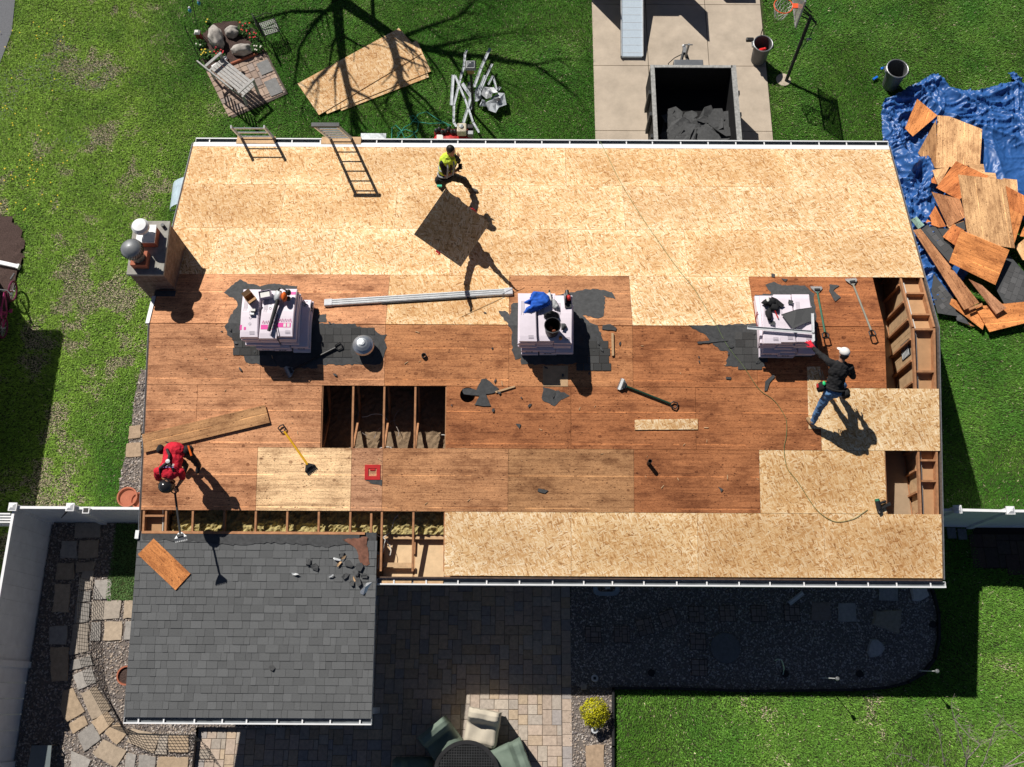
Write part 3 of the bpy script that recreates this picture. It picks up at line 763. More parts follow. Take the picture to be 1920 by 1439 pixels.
# fascia, gutters with hangers
m = MB(); m.box((((-2.62) + XR - .12) / 2, YR - 4.80, 2.62), (XR + 2.50, .03, .28)); m.build('fascia', plain('old_fascia', (.085, .055, .042), .85, var=.4, scale=15), house)
m = MB(); m.box(((XL + XR) / 2, YR + 4.79, 2.66), (XR - XL, .03, .19)); m.build('fascia', WHITE, house)
m = MB(); m.prism([rp(1, 4.775, XL, .005), rp(1, 4.775, XR, .005), rp(1, 4.89, XR, .005), rp(1, 4.89, XL, .005)], (0, 0, -.004)); m.build('eave_flashing', WHITE, house)
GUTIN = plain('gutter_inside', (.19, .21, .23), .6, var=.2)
def gutter(x0, x1, y, zt, out, parent, hang, dx=0.0):
    m = MB(); w_ = .115; L = x1 - x0; c = (x0 + x1) / 2
    m.box((c, y + out * .006, zt - .055), (L, .008, .11)); m.box((c, y + out * w_ / 2, zt - .112), (L, w_, .008))
    m.box((c, y + out * w_, zt - .05), (L, .010, .12)); m.box((c, y + out * (w_ - .008), zt + .008), (L, .026, .008))
    for x in (x0, x1): m.box((x, y + out * w_ / 2, zt - .055), (.006, w_, .11))
    gt = m.build('gutter', [WHITE], parent)
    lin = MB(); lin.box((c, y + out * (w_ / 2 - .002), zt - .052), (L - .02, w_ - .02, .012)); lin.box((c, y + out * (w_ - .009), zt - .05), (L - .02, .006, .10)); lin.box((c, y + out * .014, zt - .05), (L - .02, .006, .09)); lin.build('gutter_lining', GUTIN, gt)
    n = int(L / hang)
    for i in range(n):
        h_ = MB(); x = x0 + (i + .5) * L / n + random.uniform(-.04, .04)
        h_.box((x, y + out * (w_ / 2 + .004), zt - .008), (.026, w_ - .014, .010)); h_.build('gutter_hanger', WHITE, gt)
    return gt
gutter(XL + .02, XR + .02, YR + 4.806, 2.735, 1, house, .61)
gutter(-2.60, XR - .05, YR - 4.817, 2.72, -1, house, .575)
# porch roof with its shingles
ZP = lambda y: 2.50 + (y + .43) * .1315
PXA, PXB = -7.2, -2.63
m = MB(); m.prism([(PXA, -.35, ZP(-.35) - .012), (PXB, -.35, ZP(-.35) - .012), (PXB, 3.02, ZP(3.02) - .012), (PXA, 3.02, ZP(3.02) - .012)], (0, 0, -.13))
porch = m.build('porch_roof', FELT, house)
m = MB(); rr = random.Random(5); y = -.37; j = 0
while y < 2.95:
    x = PXA - .02 - rr.uniform(0, .2); y2 = min(y + .19, 3.02)
    while x < PXB + .02:
        w_ = rr.choice((.11, .14, .17, .21, .26)); x0, x1 = max(x, PXA - .02), min(x + w_ - .004, PXB + .02); x += w_
        if x1 - x0 < .01: continue
        k = rr.choice((.118, .126, .13, .134, .14, .15)); c = (k * .97, k, k * 1.03); lift = rr.choice((.006, .011, .014))
        if j == 22 and x0 > -3.3: continue
        vs = [(x0, y, ZP(y) + lift), (x1, y, ZP(y) + lift), (x1, y2, ZP(y2) - .001), (x0, y2, ZP(y2) - .001), (x0, y, ZP(y) - .004), (x1, y, ZP(y) - .004)]
        m.add(vs, [(0, 1, 2, 3), (4, 5, 1, 0), (0, 3, 4), (1, 5, 2)], c)
    y += .145; j += 1
m.build('shingles', SHINGLE, porch)
def torn(pts, z, name, mat, parent, th=.004, seed=2, tint=None, col=None, amp=.02):
    q = ragged([Vector((p.x, p.y, 0)) for p in pts], .06, amp, seed)
    m = MB(); m.prism([Vector((p.x, p.y, z(p.y))) for p in q], (0, 0, -th), col=col); return m.build(name, mat, parent, tint=tint)
Y3 = 3.0
torn([Vector((PXA + .05, 2.86, 0)), Vector((-6.2, 2.84, 0)), Vector((-5.4, 2.76, 0)), Vector((-4.6, 2.82, 0)), Vector((-3.6, 2.75, 0)), Vector((-3.0, 2.8, 0)), Vector((-2.95, 3.0, 0)), Vector((PXA + .05, 3.01, 0))], lambda y: ZP(y) + .016, 'torn_felt', FELT, porch)
torn([at(640, 1012, 2.92), at(688, 1008, 2.92), at(694, 1060, 2.85), at(676, 1062, 2.85), at(668, 1030, 2.9)], lambda y: ZP(y) + .018, 'bare_board', plain('stained_board', (.20, .09, .06), .85, var=.4, scale=12), porch)
m = MB(); m.box(((-7.1 + -2.9) / 2, 3.0, 2.955), (4.3, .05, .03)); m.build('ledger', LUMBER, porch)
gutter(PXA - .02, PXB + .02, -.365, 2.48, -1, porch, .50)
m = MB(); m.prism([(PXB + .014, -.43, ZP(-.43) + .0), (PXB + .022, -.43, ZP(-.43)), (PXB + .022, 2.2, ZP(2.2)), (PXB + .014, 2.2, ZP(2.2))], (0, 0, -.12)); m.build('rake_flashing', ALUP, porch)
for x in (-4.9, -2.85):
    m = MB(); m.box((x, -.25, 1.18), (.12, .12, 2.36)); m.build('porch_post', WHITE, house)
# small white corner cap
m = MB(); p = at(258, 1003, 2.95); m.box((p.x, p.y, 2.93), (.07, .16, .12)); m.build('corner_cap', WHITE, house)
# chimney of thin bricks with its flues
bm_, nt_, bs_ = nodemat('chimney_brick', .9)
br = N(nt_, 'ShaderNodeTexBrick', offset=.5); br.inputs['Scale'].default_value = 1.0
br.inputs['Brick Width'].default_value = .21; br.inputs['Row Height'].default_value = .058; br.inputs['Mortar Size'].default_value = .006
br.inputs['Color1'].default_value = (.17, .10, .075, 1); br.inputs['Color2'].default_value = (.24, .16, .12, 1); br.inputs['Mortar'].default_value = (.22, .2, .18, 1)
sx = N(nt_, 'ShaderNodeSeparateXYZ'); nt_.links.new(coords(nt_), sx.inputs[0]); cb = N(nt_, 'ShaderNodeCombineXYZ')
nt_.links.new(math_(nt_, 'ADD', sx.outputs[0], sx.outputs[1]), cb.inputs[0]); nt_.links.new(sx.outputs[2], cb.inputs[1]); nt_.links.new(cb.outputs[0], br.inputs['Vector'])
nt_.links.new(mixc(nt_, br.outputs['Color'], ramp(nt_, noise(nt_, coords(nt_), 9, 4), [(.3, .6), (.7, 1.25)]), 1.0, 'MULTIPLY'), bs_.inputs['Base Color'])
CX0, CX1, CY0, CY1, CZ = -7.53, -6.81, 7.76, 8.93, 4.42
m = MB(); m.box(((CX0 + CX1) / 2, (CY0 + CY1) / 2, 2.17), (CX1 - CX0 - .06, CY1 - CY0 - .06, 4.34)); chim = m.build('chimney', bm_, house)
m = MB(); m.box(((CX0 + CX1) / 2, (CY0 + CY1) / 2, 4.38), (CX1 - CX0, CY1 - CY0, .08)); m.build('chimney_cap', plain('mortar_cap', (.34, .33, .30), .9, var=.25, scale=8), chim, bevel=.012)
m = MB(); m.box((-7.03, 7.68, 3.66), (.42, .16, .03)); m.build('lead_flashing', FELT, chim)
p = at(276, 441, 4.6)
m = MB(); m.box((p.x, p.y, 4.52), (.34, .34, .22)); m.build('flue', TERRA, chim)
m = MB(); m.box((p.x, p.y, 4.645), (.36, .38, .035)); m.lathe([(.07, 4.66), (.07, 4.86), (.16, 4.86), (.165, 4.93), (.13, 4.985), (.0, 5.0)], 24, Matrix.Translation((p.x - .02, p.y + .02, 0))); m.build('vent_cap', WHITE, chim)
p = at(262, 486, 4.55)
m = MB(); m.box((p.x, p.y, 4.50), (.30, .30, .20)); m.build('flue', TERRA, chim)
m = MB(); Mx = Matrix.Translation((p.x - .005, p.y + .01, 0))
m.lathe([(.125, 4.60), (.125, 4.78), (.14, 4.80)], 24, Mx)
m.lathe([(.145, 4.80), (.19, 4.86), (.205, 4.93), (.19, 5.0), (.13, 5.06), (.0, 5.085)], 28, Mx)
tv_ = m.build('turbine_vent', GREYMET, chim, smooth=True)
m = MB()
for j in range(26):
    t = 2 * math.pi * j / 26
    pts = [Mx @ Vector((math.cos(t + q * .5) * r_, math.sin(t + q * .5) * r_, z_)) for q, r_, z_ in ((0, .155, 4.81), (.35, .203, 4.87), (.7, .213, 4.93), (1.0, .20, 4.99))]
    m.tube(pts, .007, 4)
m.build('turbine_fin', DARKMET, tv_)
p = at(306, 424, 4.45); m = MB(); m.lathe([(.035, 4.42), (.035, 4.50), (0, 4.50)], 12, Matrix.Translation((p.x, p.y, 0))); m.build('flue_stub', DARKMET, chim)
# leftover shingle patches around the stacks
def clip_side(pts, sg):
    out = []
    for i in range(len(pts)):
        a, b = pts[i], pts[(i + 1) % len(pts)]; da, db = sg * (a.y - YR), sg * (b.y - YR)
        if da >= 0: out.append(a)
        if (da > 0 > db) or (da < 0 < db): out.append(a.lerp(b, da / (da - db)))
    return out
def patch(name, px, h=.006, th=.006, mat=None, parent=None, seed=1, amp=.015, tint=None):
    q = ragged([onroof(*p) for p in px], .05, amp, seed); m = MB()
    for sg in (1, -1):
        c = clip_side(q, sg)
        if len(c) > 2: m.prism([Vector((p.x, p.y, roofz(p.y) + h)) for p in c], (0, 0, -th))
    return m.build(name, mat or FELT, parent, tint=tint)
def sc(pts, s, ox, oy): return [(x / s + ox, y / s + oy) for x, y in pts]
P1 = sc([(90, 240), (160, 175), (235, 120), (330, 160), (420, 175), (530, 155), (750, 180), (740, 260), (900, 385), (940, 385), (940, 435), (1020, 435), (1015, 500), (910, 512), (1270, 518), (1290, 542), (1450, 570), (1500, 610), (1570, 612), (1540, 660), (1560, 730), (1540, 800), (1500, 880), (1270, 885), (940, 885), (935, 915), (700, 915), (450, 885), (290, 870), (270, 810), (235, 750), (240, 690), (130, 620), (105, 540), (130, 500), (180, 400), (220, 350), (210, 310), (150, 270)], 4.8, 400, 500)
P2 = sc([(585, 525), (640, 520), (690, 560), (705, 450), (800, 440), (1280, 345), (1400, 320), (1520, 315), (1660, 350), (1690, 410), (1560, 375), (1590, 400), (1580, 570), (1525, 595), (1380, 560), (1450, 640), (1520, 660), (1590, 860), (1450, 960), (1400, 990), (1250, 1030), (880, 1030), (795, 1025), (790, 965), (740, 990), (710, 890), (705, 700), (650, 620), (600, 570)], 5.053, 820, 480)
P3 = sc([(110, 485), (590, 470), (570, 270), (690, 262), (650, 205), (700, 178), (765, 205), (920, 205), (960, 245), (980, 260), (1000, 600), (1010, 640), (980, 700), (620, 700), (650, 770), (480, 765), (370, 765), (390, 665), (330, 650), (270, 600), (230, 550)], 3.69, 1260, 480)
for i, p in enumerate((P1, P2, P3)): patch('shingle_patch', p, parent=house, seed=i)
# courses of old shingle tabs still nailed beside the third stack and round the others
rr = random.Random(9)
for X0, X1, Yp, nrow in ((430, 600, 625, 3), (1376, 1425, 624, 5), (1080, 1140, 640, 4), (560, 690, 615, 4)):
    m = MB()
    for r_ in range(nrow):
        x = X0 + rr.uniform(0, 12)
        while x < X1:
            q = x + rr.uniform(12, 22); y0 = Yp + r_ * 14
            c = [onroof(a_, b_) for a_, b_ in ((x, y0), (q - .6, y0), (q - .6, y0 + 13.5), (x, y0 + 13.5))]
            k = rr.uniform(.055, .085); m.prism([Vector((p.x, p.y, roofz(p.y) + .011 + (0.003 if i_ > 1 else 0))) for i_, p in enumerate(c)], (0, 0, -.004), col=(k, k, k)); x = q
    m.build('old_shingle_tabs', SHINGLE, house)
patch('shingle_patch', sc([(1000, 1240), (1150, 1280), (1250, 1320), (1200, 1350), (1110, 1420), (990, 1370)], 5.053, 820, 480), parent=house, seed=7)
# round roof vent: galvanised dome on a flashed base
M0, _ = roofframe((684, 640), (704, 640)); cen = onroof(684, 655); M0.translation = cen
m = MB(); m.lathe([(.30, .008), (.27, .014), (.15, .02)], 32, M0); v0 = m.build('roof_vent', FELT, house)
Mv = Matrix.Translation(cen)
m = MB(); m.lathe([(.12, 0), (.12, .20)], 24, Mv); m.build('vent_neck', GREYMET, v0)
m = MB(); m.lathe([(.205, .17), (.215, .20), (.20, .25), (.15, .29), (.155, .31), (.10, .345), (.05, .36), (.05, .375), (0, .38)], 32, Mv); m.build('vent_dome', ALU, v0, smooth=False)
# plumbing vent pipes and the red flashing boot
for px, py, h_, r_ in ((1216, 870, .22, .04), (795, 668, .05, .05)):
    p = onroof(px, py); m = MB(); m.lathe([(r_, -.05), (r_, h_), (r_ * .8, h_), (r_ * .8, h_ - .1), (0, h_ - .1)], 16, Matrix.Translation(p)); m.build('vent_pipe', BLACK, house)
M0, L0 = roofframe((684, 888), (713, 888), .006); M0.translation = onroof(698.5, 886) + Vector((0, 0, .008))
m = MB()
for c, d in (((0, .11, 0), (.30, .07, .01)), ((0, -.11, 0), (.30, .07, .01)), ((.115, 0, 0), (.07, .15, .01)), ((-.115, 0, 0), (.07, .15, .01)), ((0, .05, .002), (.10, .03, .012))): m.box(c, d, M0)
m.build('red_flashing', REDP, house)
patch('shingle_patch', [(683, 898), (716, 900), (716, 911), (700, 909)], parent=house, seed=9)
for px, nm in (((443, 261, 516, 271), 'a'), ((602, 262, 677, 271), 'b')):
    a, b = at(px[0], px[3], 2.78), at(px[2], px[1], 2.78)
    m = MB(); m.prism([(a.x, 11.74, 2.80), (b.x, 11.74, 2.80), (b.x, 11.95, 2.76), (a.x, 11.95, 2.76)], (0, 0, -.012))
    tag(m.build('plywood_offcut', LUMBERP), 'pale plywood strip bridging the gutter under the ' + ('short broad ladder top' if nm == 'a' else 'long slanting ladder'), 'plywood', 'gutter guard boards')
# ------------------------------------------------------------------ fences
def fence(name, label, runs, posts, parent_pt, rail=True):
    t = thing(name, label, 'fence', Matrix.Translation(parent_pt)); inv = Matrix.Translation(-Vector(parent_pt))
    for a, b, z0, z1 in runs:
        a, b = Vector(a), Vector(b); d = (b - a); L = d.length; M = inv @ frame(a, d)
        m = MB(); n = max(1, int(L / .28))
        for i in range(n): m.box(((i + .5) * L / n, 0, (z0 + z1) / 2), (L / n - .004, .03, z1 - z0 - .1), M)
        m.build('panel', VINYL, t)
        for z in (z0 + .06, z1 - .04):
            m = MB(); m.box((L / 2, 0, z), (L, .055, .10), M); m.build('rail', VINYL, t)
    for (x, y, h) in posts:
        m = MB(); m.box((x, y, h / 2), (.13, .13, h), inv); p = m.build('post', VINYL, t)
        m = MB(); m.box((x, y, h + .012), (.17, .17, .03), inv); m.box((x, y, h + .045), (.15, .15, .04), inv, taper=.3); m.build('post_cap', WHITE, p)
    return t
FX, FY = -10.31, 3.69
FL = [(FX, FY, 1.85), (FX, .62, 1.85), (FX, -1.35, 1.85), (at(133, 952, 1.83).x, FY, 1.85), (-7.35, FY, 1.8)]
fence('vinyl_fence', 'long white vinyl privacy fence along the courtyard with its cross panel to the house',
      [((FX, FY - .06, 0), (FX, .68, 0), -.02, 1.80), ((FX, .56, 0), (FX, -1.30, 0), -.02, 1.80), ((FX, -1.41, 0), (FX, -4.2, 0), -.02, 1.80),
       ((FX + .06, FY, 0), (FL[3][0] - .06, FY, 0), -.02, 1.80), ((FL[3][0] + .06, FY, 0), (-7.42, FY, 0), -.02, 1.76)], FL, Vector((FX, FY, 0)))
t = thing('rail_fence', 'white slatted fence running on beyond the corner post of the tall privacy fence', 'fence', Matrix.Translation((FX - 1.6, FY - .12, 0)))
for k in range(5):
    m = MB(); m.box((0, 0, .35 + k * .33), (3.0, .03, .13)); m.build('slat', VINYL, t)
m = MB(); m.box((-.75, 0, .85), (.12, .12, 1.7)); m.build('post', VINYL, t)
RP1, RP2 = at(1794, 956, 1.83), at(1893, 958, 1.83)
fence('vinyl_fence', 'short white vinyl fence between the gable end and the lawn above the dark brick path',
      [((8.02, RP1.y, 0), (RP1.x - .06, RP1.y, 0), -.02, 1.78), ((RP1.x + .06, RP1.y, 0), (RP2.x - .06, RP2.y, 0), -.02, 1.80), ((RP2.x + .06, RP2.y, 0), (13.5, RP2.y, 0), -.02, 1.80)],
      [(RP1.x, RP1.y, 1.85), (RP2.x, RP2.y, 1.85)], Vector((RP1.x, RP1.y, 0)))
q = at(159, 954, 1.9); t = thing('fence_light', 'small solar lamp clipped on the top rail of the cross panel', 'lamp', Matrix.Translation((q.x, FY - .03, 1.79)))
m = MB(); m.box((0, -.03, .03), (.14, .13, .05)); m.build('lamp_body', WHITE, t); m = MB(); m.box((0, -.03, .058), (.10, .09, .006)); m.build('solar_panel', BLACK, t)
for i, (a, b, lab) in enumerate((((108, 978), (128, 957), 'black gate brace leaning in the fence corner'),)):
    m = MB(); m.tube([at(*a, .1), at(*b, 1.65)], .018, 6); o = tag(m.build('gate_brace', BLACK), lab, 'brace')
# ------------------------------------------------------------------ flagstones, stepping stones, rocks
FS = [(395,170,520,170,515,245,390,245),(325,265,400,265,395,350,315,350),(415,262,510,262,505,348,410,350),(300,380,385,380,380,460,290,465),(400,375,495,375,480,415,395,430),(430,425,487,420,478,508,412,515),(495,470,582,465,572,562,487,565),(410,525,478,522,472,575,400,582),(400,590,470,588,460,680,388,686),(485,580,628,573,618,665,482,672),(650,572,690,572,690,662,640,664),(383,700,460,695,458,835,368,850),(478,688,528,684,522,780,472,784),(548,686,636,682,630,775,540,780),(655,684,685,684,680,775,645,776),(375,880,470,860,485,905,365,935),(385,960,480,920,497,1000,410,1035),(425,1060,500,1020,575,1135,480,1190),(330,1045,380,1030,435,1150,345,1205,318,1130),(358,1215,440,1170,458,1215,385,1262),(405,1270,480,1215,525,1290,440,1355),(478,1205,555,1150,595,1195,520,1265),(545,1260,610,1205,670,1255,605,1320),(485,1370,540,1295,655,1355,600,1439),(665,1310,690,1240,825,1275,800,1365),(828,1285,870,1270,868,1370,810,1370),(880,1275,978,1270,975,1360,880,1362),(370,1450,375,1355,470,1400,450,1450),(650,1450,660,1365,710,1375,700,1450),(720,1450,725,1375,810,1385,800,1450),(820,1450,830,1385,975,1390,970,1450),(290,490,365,490,355,630,275,630),(262,710,350,705,342,795,255,800),(265,820,355,820,350,985,270,990)]
FLAB = ['dark slab nearest the gate panel in the fence shade','small dark slab near the fence at the head of the path','dark slab right of the small one at the head of the path','dark slab in fence shade, third down by the fence','half shaded slab where the sun first meets the path','narrow sunlit slab at the top of the outer curve','broad grey slab beside the artificial turf','short slab second in the outer curve','tan slab third in the outer curve','large pale tan slab below the artificial turf','slab tucked under the porch eave below the turf','long tan slab on the outer curve with mesh shadow','narrow grey slab in the inner row with mesh shadow','square tan slab above the open gravel','slab edge peeping out from the porch above the gravel','flat wide slab on the curve under the long tan one','grey slab where the mesh fence bends','long sunlit slab under the slanting mesh panel','five sided pale slab by the fence shade','small orange tan slab below the five sided one','greyish slab on the outer row past the bend','small pale slab on the inner row past the bend','orange tan slab below the porch corner','large pale slab at the foot of the curve','wide tan slab under the mesh by the porch corner','narrow tan slab between two wider ones','square tan slab next to the brick patio','bluish grey slab cut by the picture edge near the glass table','narrow grey slab at the bottom of the path','tan slab second from the patio on the lowest row','wide tan slab on the lowest row beside the patio','dark slab in fence shade, fourth down by the fence','dark square slab in fence shade, fifth down','long dark slab in fence shade, lowest by the fence']
rr = random.Random(21)
FC = [(.43, .345, .26), (.40, .345, .29), (.45, .36, .27), (.35, .325, .30), (.45, .34, .235)]
def flat_stone(pxs, z, th, col, name, lab, cat, grp, seed=0, amp=.012):
    q = ragged([at(x, y, max(0, z - .018)) for x, y in pxs], .10, amp, seed); m = MB()
    m.prism([Vector((p.x, p.y, z + rr.uniform(-.002, .002) * 0)) for p in q], (0, 0, -th), col=col)
    return tag(m.build(name, STONEV, bevel=.008), lab, cat, grp)
for i, (f, lab) in enumerate(zip(FS, FLAB)):
    px = [(f[k] / 2.772, f[k + 1] / 2.772 + 920) for k in range(0, len(f), 2)]
    mx, my = sum(p[0] for p in px) / len(px), sum(p[1] for p in px) / len(px); px = [(mx + (a - mx) * 1.06, my + (b - my) * 1.05) for a, b in px]
    c = rr.choice(FC); k = rr.uniform(.85, 1.1)
    if 'grey' in lab: c = FC[3]
    if 'orange' in lab: c = FC[4]
    flat_stone(px, .018 + ZC, .05, tuple(v * k for v in c), 'flagstone', lab, 'flagstone', 'flagstones of the curved path', i)
for i, (px, lab) in enumerate((([(243, 800), (264, 797), (264, 822), (240, 824)], 'rough tan flagstone in the gravel strip beside the gable wall'), ([(238, 832), (264, 830), (264, 856), (236, 858)], 'greyish tan flagstone lower in the gravel strip beside the gable wall'), ([(1098, 1398), (1132, 1396), (1134, 1460), (1099, 1462)], 'tan slab in the gravel strip below the yellow shrub'))):
    flat_stone(px, .02, .05, (.40, .29, .20), 'flagstone', lab, 'flagstone', None, 40 + i)
ST = [(275,495,0,'leftmost of the row of stepping stones in the shaded gravel'),(480,492,0,'second stepping stone from the patio'),(645,440,14,'slightly turned stepping stone third from the patio'),(805,380,18,'turned stepping stone at the bend of the row'),(1010,350,1,'stepping stone at the head of the side branch'),(1230,345,1,'stepping stone right of the side branch'),(1455,345,0,'stepping stone second right of the side branch'),(1690,340,0,'stepping stone left of the fallen spout'),(1020,545,-2,'stepping stone above the lowest one in the side branch'),(1030,730,-1,'lowest stepping stone of the side branch beside the lawn edge')]
for i, (x, y, a, lab) in enumerate(ST):
    p = at(x / 3.798 + 1040, y / 3.798 + 1060); rot = Matrix.Translation((p.x, p.y, 0)) @ Matrix.Rotation(R(a), 4, 'Z')
    m = MB(); m.box((0, 0, 0), (.35, .35, .03), rot, col=(.10, .09, .085))
    pm = pavers('x', -.17, .17, -.17, .17, .0566, lambda x, y: True, [(.27, .225, .205), (.25, .215, .20), (.29, .24, .215)], z=.022, seed=30 + i, rot=rot)
    pm.add(m.v, m.f, (.07, .06, .055)); tag(pm.build('stepping_stone', STONEV), lab, 'stepping stone', 'brick patterned stepping stones')
p = at(1488, 1150); 
for i, (px, lab, c) in enumerate((([(1446, 1150) if False else (1572, 1131), (1604, 1131), (1606, 1166), (1571, 1166)], 'plain pale square slab right of the brick patterned stepping stones', (.42, .41, .40)),
                                ([(1649, 1098), (1683, 1098), (1683, 1127), (1648, 1126)], 'pale grey slab half under the gutter beside the white rock', (.40, .40, .395)),
                                ([(1522, 1130), (1556, 1129), (1558, 1164), (1521, 1164)], 'dull brown slab left of the plain pale slab', (.28, .235, .215)))):
    flat_stone(px, .022, .04, c, 'stepping_stone', lab, 'stepping stone', None, 50 + i, .004)
for i, (px, lab, c, h) in enumerate((([(1707, 1100), (1735, 1098), (1741, 1118), (1730, 1127), (1709, 1128)], 'whitish flat rock under the gutter corner', (.62, .61, .59), .07), ([(1639, 1146), (1690, 1142), (1691, 1165), (1685, 1190), (1633, 1170)], 'large flat lichen spotted rock in the dark gravel', (.36, .32, .26), .08), ([(1632, 1200), (1644, 1196), (1659, 1216), (1652, 1228), (1630, 1235), (1624, 1222)], 'smaller grey rock near the rounded end of the bed', (.46, .46, .47), .08))):
    q = ragged([at(x, y) for x, y in px], .09, .02, i); c0 = sum(q, Vector()) / len(q); m = MB()
    m.prism([Vector((c0.x + (p.x - c0.x) * .88, c0.y + (p.y - c0.y) * .88, h)) for p in q], (0, 0, -.01), col=c)
    n = len(q); m.add([(p.x, p.y, -.02) for p in q] + [(c0.x + (p.x - c0.x) * .88, c0.y + (p.y - c0.y) * .88, h) for p in q], [(k, (k + 1) % n, n + (k + 1) % n, n + k) for k in range(n)], c)
    tag(m.build('flat_rock', STONEV), lab, 'rock')
p = at(1360, 1215); m = MB(); m.lathe([(.32, -.02), (.32, .02), (.30, .028), (0, .028)], 28, Matrix.Translation((p.x, p.y, 0)), col=(.17, .18, .19)); tag(m.build('round_stepping_stone', STONEV), 'round dark stepping stone in the shaded gravel', 'stepping stone')
for i, (px, py) in enumerate(((1221, 1262), (1472, 1264), (1612, 1264), (1749, 1171))):
    p = at(px, py); m = MB(); m.lathe([(.075, -.02), (.075, .03), (.05, .036), (0, .03)], 18, Matrix.Translation((p.x, p.y, 0)))
    tag(m.build('ground_light', BLACK), ('black round ground light left of the side branch of stepping stones', 'black round ground light beside the white hook', 'black round ground light near the fallen torch', 'black round ground light by the rounded end of the bed')[i], 'ground light', 'ground lights in the dark gravel')
# black edging of the bed
edge = [at(x, y) for x, y in ((1149, 1478), (1149, 1400), (1149, 1291), (1250, 1291), (1400, 1296), (1520, 1295), (1600, 1294), (1660, 1290), (1700, 1280), (1731, 1262), (1751, 1235), (1759, 1200), (1758, 1150), (1749, 1115), (1741, 1090))]
m = MB()
for a, b in zip(edge[:-1], edge[1:]):
    M = frame(a, b - a); L = (b - a).length; m.box((L / 2, 0, .025), (L + .03, .05, .13), M)
tag(m.build('garden_edging', BLACK), 'black plastic edging bent round the gravel bed', 'edging')
# ------------------------------------------------------------------ patio furniture and small garden things
tc = at(874, 1456, .72); t = thing('patio_table', 'round black mesh patio table with chairs in covers around it', 'table', Matrix.Translation((tc.x, tc.y, 0)))
m = MB(); m.lathe([(.60, .70), (.68, .70), (.68, .735), (.60, .735), (.60, .70)], 48); m.build('rim', BLACK, t)
m = MB()
n = 24; st = 1.22 / n
for i in range(n + 1):
    x = -.61 + i * st; h = math.sqrt(max(0, .61 ** 2 - x * x))
    if h < .03: continue
    m.box((x, 0, .722), (.017, 2 * h, .006)); m.box((0, x, .7216), (2 * h, .017, .006))
m.build('mesh_top', DARKMET, t)
for k in range(4):
    a = math.pi / 4 + k * math.pi / 2; m = MB(); m.tube([(math.cos(a) * .5, math.sin(a) * .5, .71), (math.cos(a) * .42, math.sin(a) * .42, 0)], .022, 8); m.build('leg', BLACK, t)
def covered_chair(px, py, ang, mat, label, grp='covered patio chairs', w=.66, d=.68, hb=.92):
    p = at(px, py, .5); t = thing('covered_chair', label, 'chair', Matrix.Translation((p.x, p.y, 0)) @ Matrix.Rotation(ang, 4, 'Z'), grp)
    # profile along local +x = towards the table, back at -x
    prof = [(-d / 2 - .03, .10), (-d / 2 - .02, hb - .04), (-d / 2 + .06, hb), (-d / 2 + .16, hb - .03), (-d / 2 + .27, .60), (d / 2 - .06, .56), (d / 2, .50), (d / 2 + .05, .10)]
    ny = 14; m = MB(); nx = 6; pts = []
    for a, b in zip(prof[:-1], prof[1:]):
        for k in range(nx): pts.append((a[0] + (b[0] - a[0]) * k / nx, a[1] + (b[1] - a[1]) * k / nx))
    pts.append(prof[-1]); idx = []
    for j in range(ny + 1):
        v = j / ny * 2 - 1
        for i, (x, z) in enumerate(pts):
            edge_ = max(0, abs(v) - .82) / .18; wd = w / 2 * (1.04 - .06 * z)
            zz = z - (.10 if z > .3 else 0) * edge_ ** 2 + .010 * mnoise.noise(Vector((x * 9, v * 4, px))) + .014 * math.sin(v * 5 + x * 7 + px)
            m.v.append((x + .012 * mnoise.noise(Vector((x * 6, v * 5, px + 9))), v * wd + .01 * mnoise.noise(Vector((x * 8, z * 8, px + 4))), zz))
    k = len(pts)
    for j in range(ny):
        for i in range(k - 1): m.f.append([j * k + i, j * k + i + 1, (j + 1) * k + i + 1, (j + 1) * k + i]); m.c.append((1, 1, 1)); m.m.append(0)
    for j in (0, ny):
        b0 = len(m.v)
        for i in range(k): q = m.v[j * k + i]; m.v.append((q[0], q[1] + (-.02 if j == 0 else .02), min(.1, q[2])))
        for i in range(k - 1):
            f = [j * k + i, j * k + i + 1, b0 + i + 1, b0 + i]; m.f.append(f if j else f[::-1]); m.c.append((1, 1, 1)); m.m.append(0)
    m.build('cover', mat, t, smooth=True)
    for sx in (-1, 1):
        for sy in (-1, 1): q = MB(); q.box((sx * .27, sy * .27, .06), (.035, .035, .12)); q.build('leg', BLACK, t)
    return t
covered_chair(828, 1391, R(-52), COVERG, 'grey green chair cover up and left of the round table')
covered_chair(904, 1366, R(-100), COVERB, 'beige chair cover in the sun above the round table')
covered_chair(956, 1428, R(-158), COVERG, 'grey green chair cover right of the round table')
covered_chair(772, 1456, R(0), COVERG, 'grey green chair cover left of the round table at the picture edge')
# yellow shrub
p = at(1115, 1336, .25); t = thing('shrub', 'round golden yellow shrub in the gravel strip beside the lawn', 'shrub', Matrix.Translation((p.x, p.y, 0)))
rng = np.random.default_rng(4); m = MB()
for i in range(2600):
    d = Vector(rng.normal(size=3)).normalized(); d.z = abs(d.z) * .95 - .1; rad = .31 * (.72 + .28 * rng.random()) * (1 + .22 * mnoise.noise(d * 3))
    c = Vector((d.x * rad, d.y * rad, .26 + d.z * rad * .85)); a = Vector(rng.normal(size=3)).normalized() * .022; b = d.cross(a).normalized() * .011
    k = rng.uniform(.5, 1.2); m.add([c - a, c + b, c + a, c - b], [(0, 1, 2, 3)], (.52 * k, .50 * k, .015))
m.build('foliage', LEAFV, t)
m = MB(); m.tube([(0, 0, -.02), (.02, 0, .3)], .03, 6); m.build('stem', BARE, t)
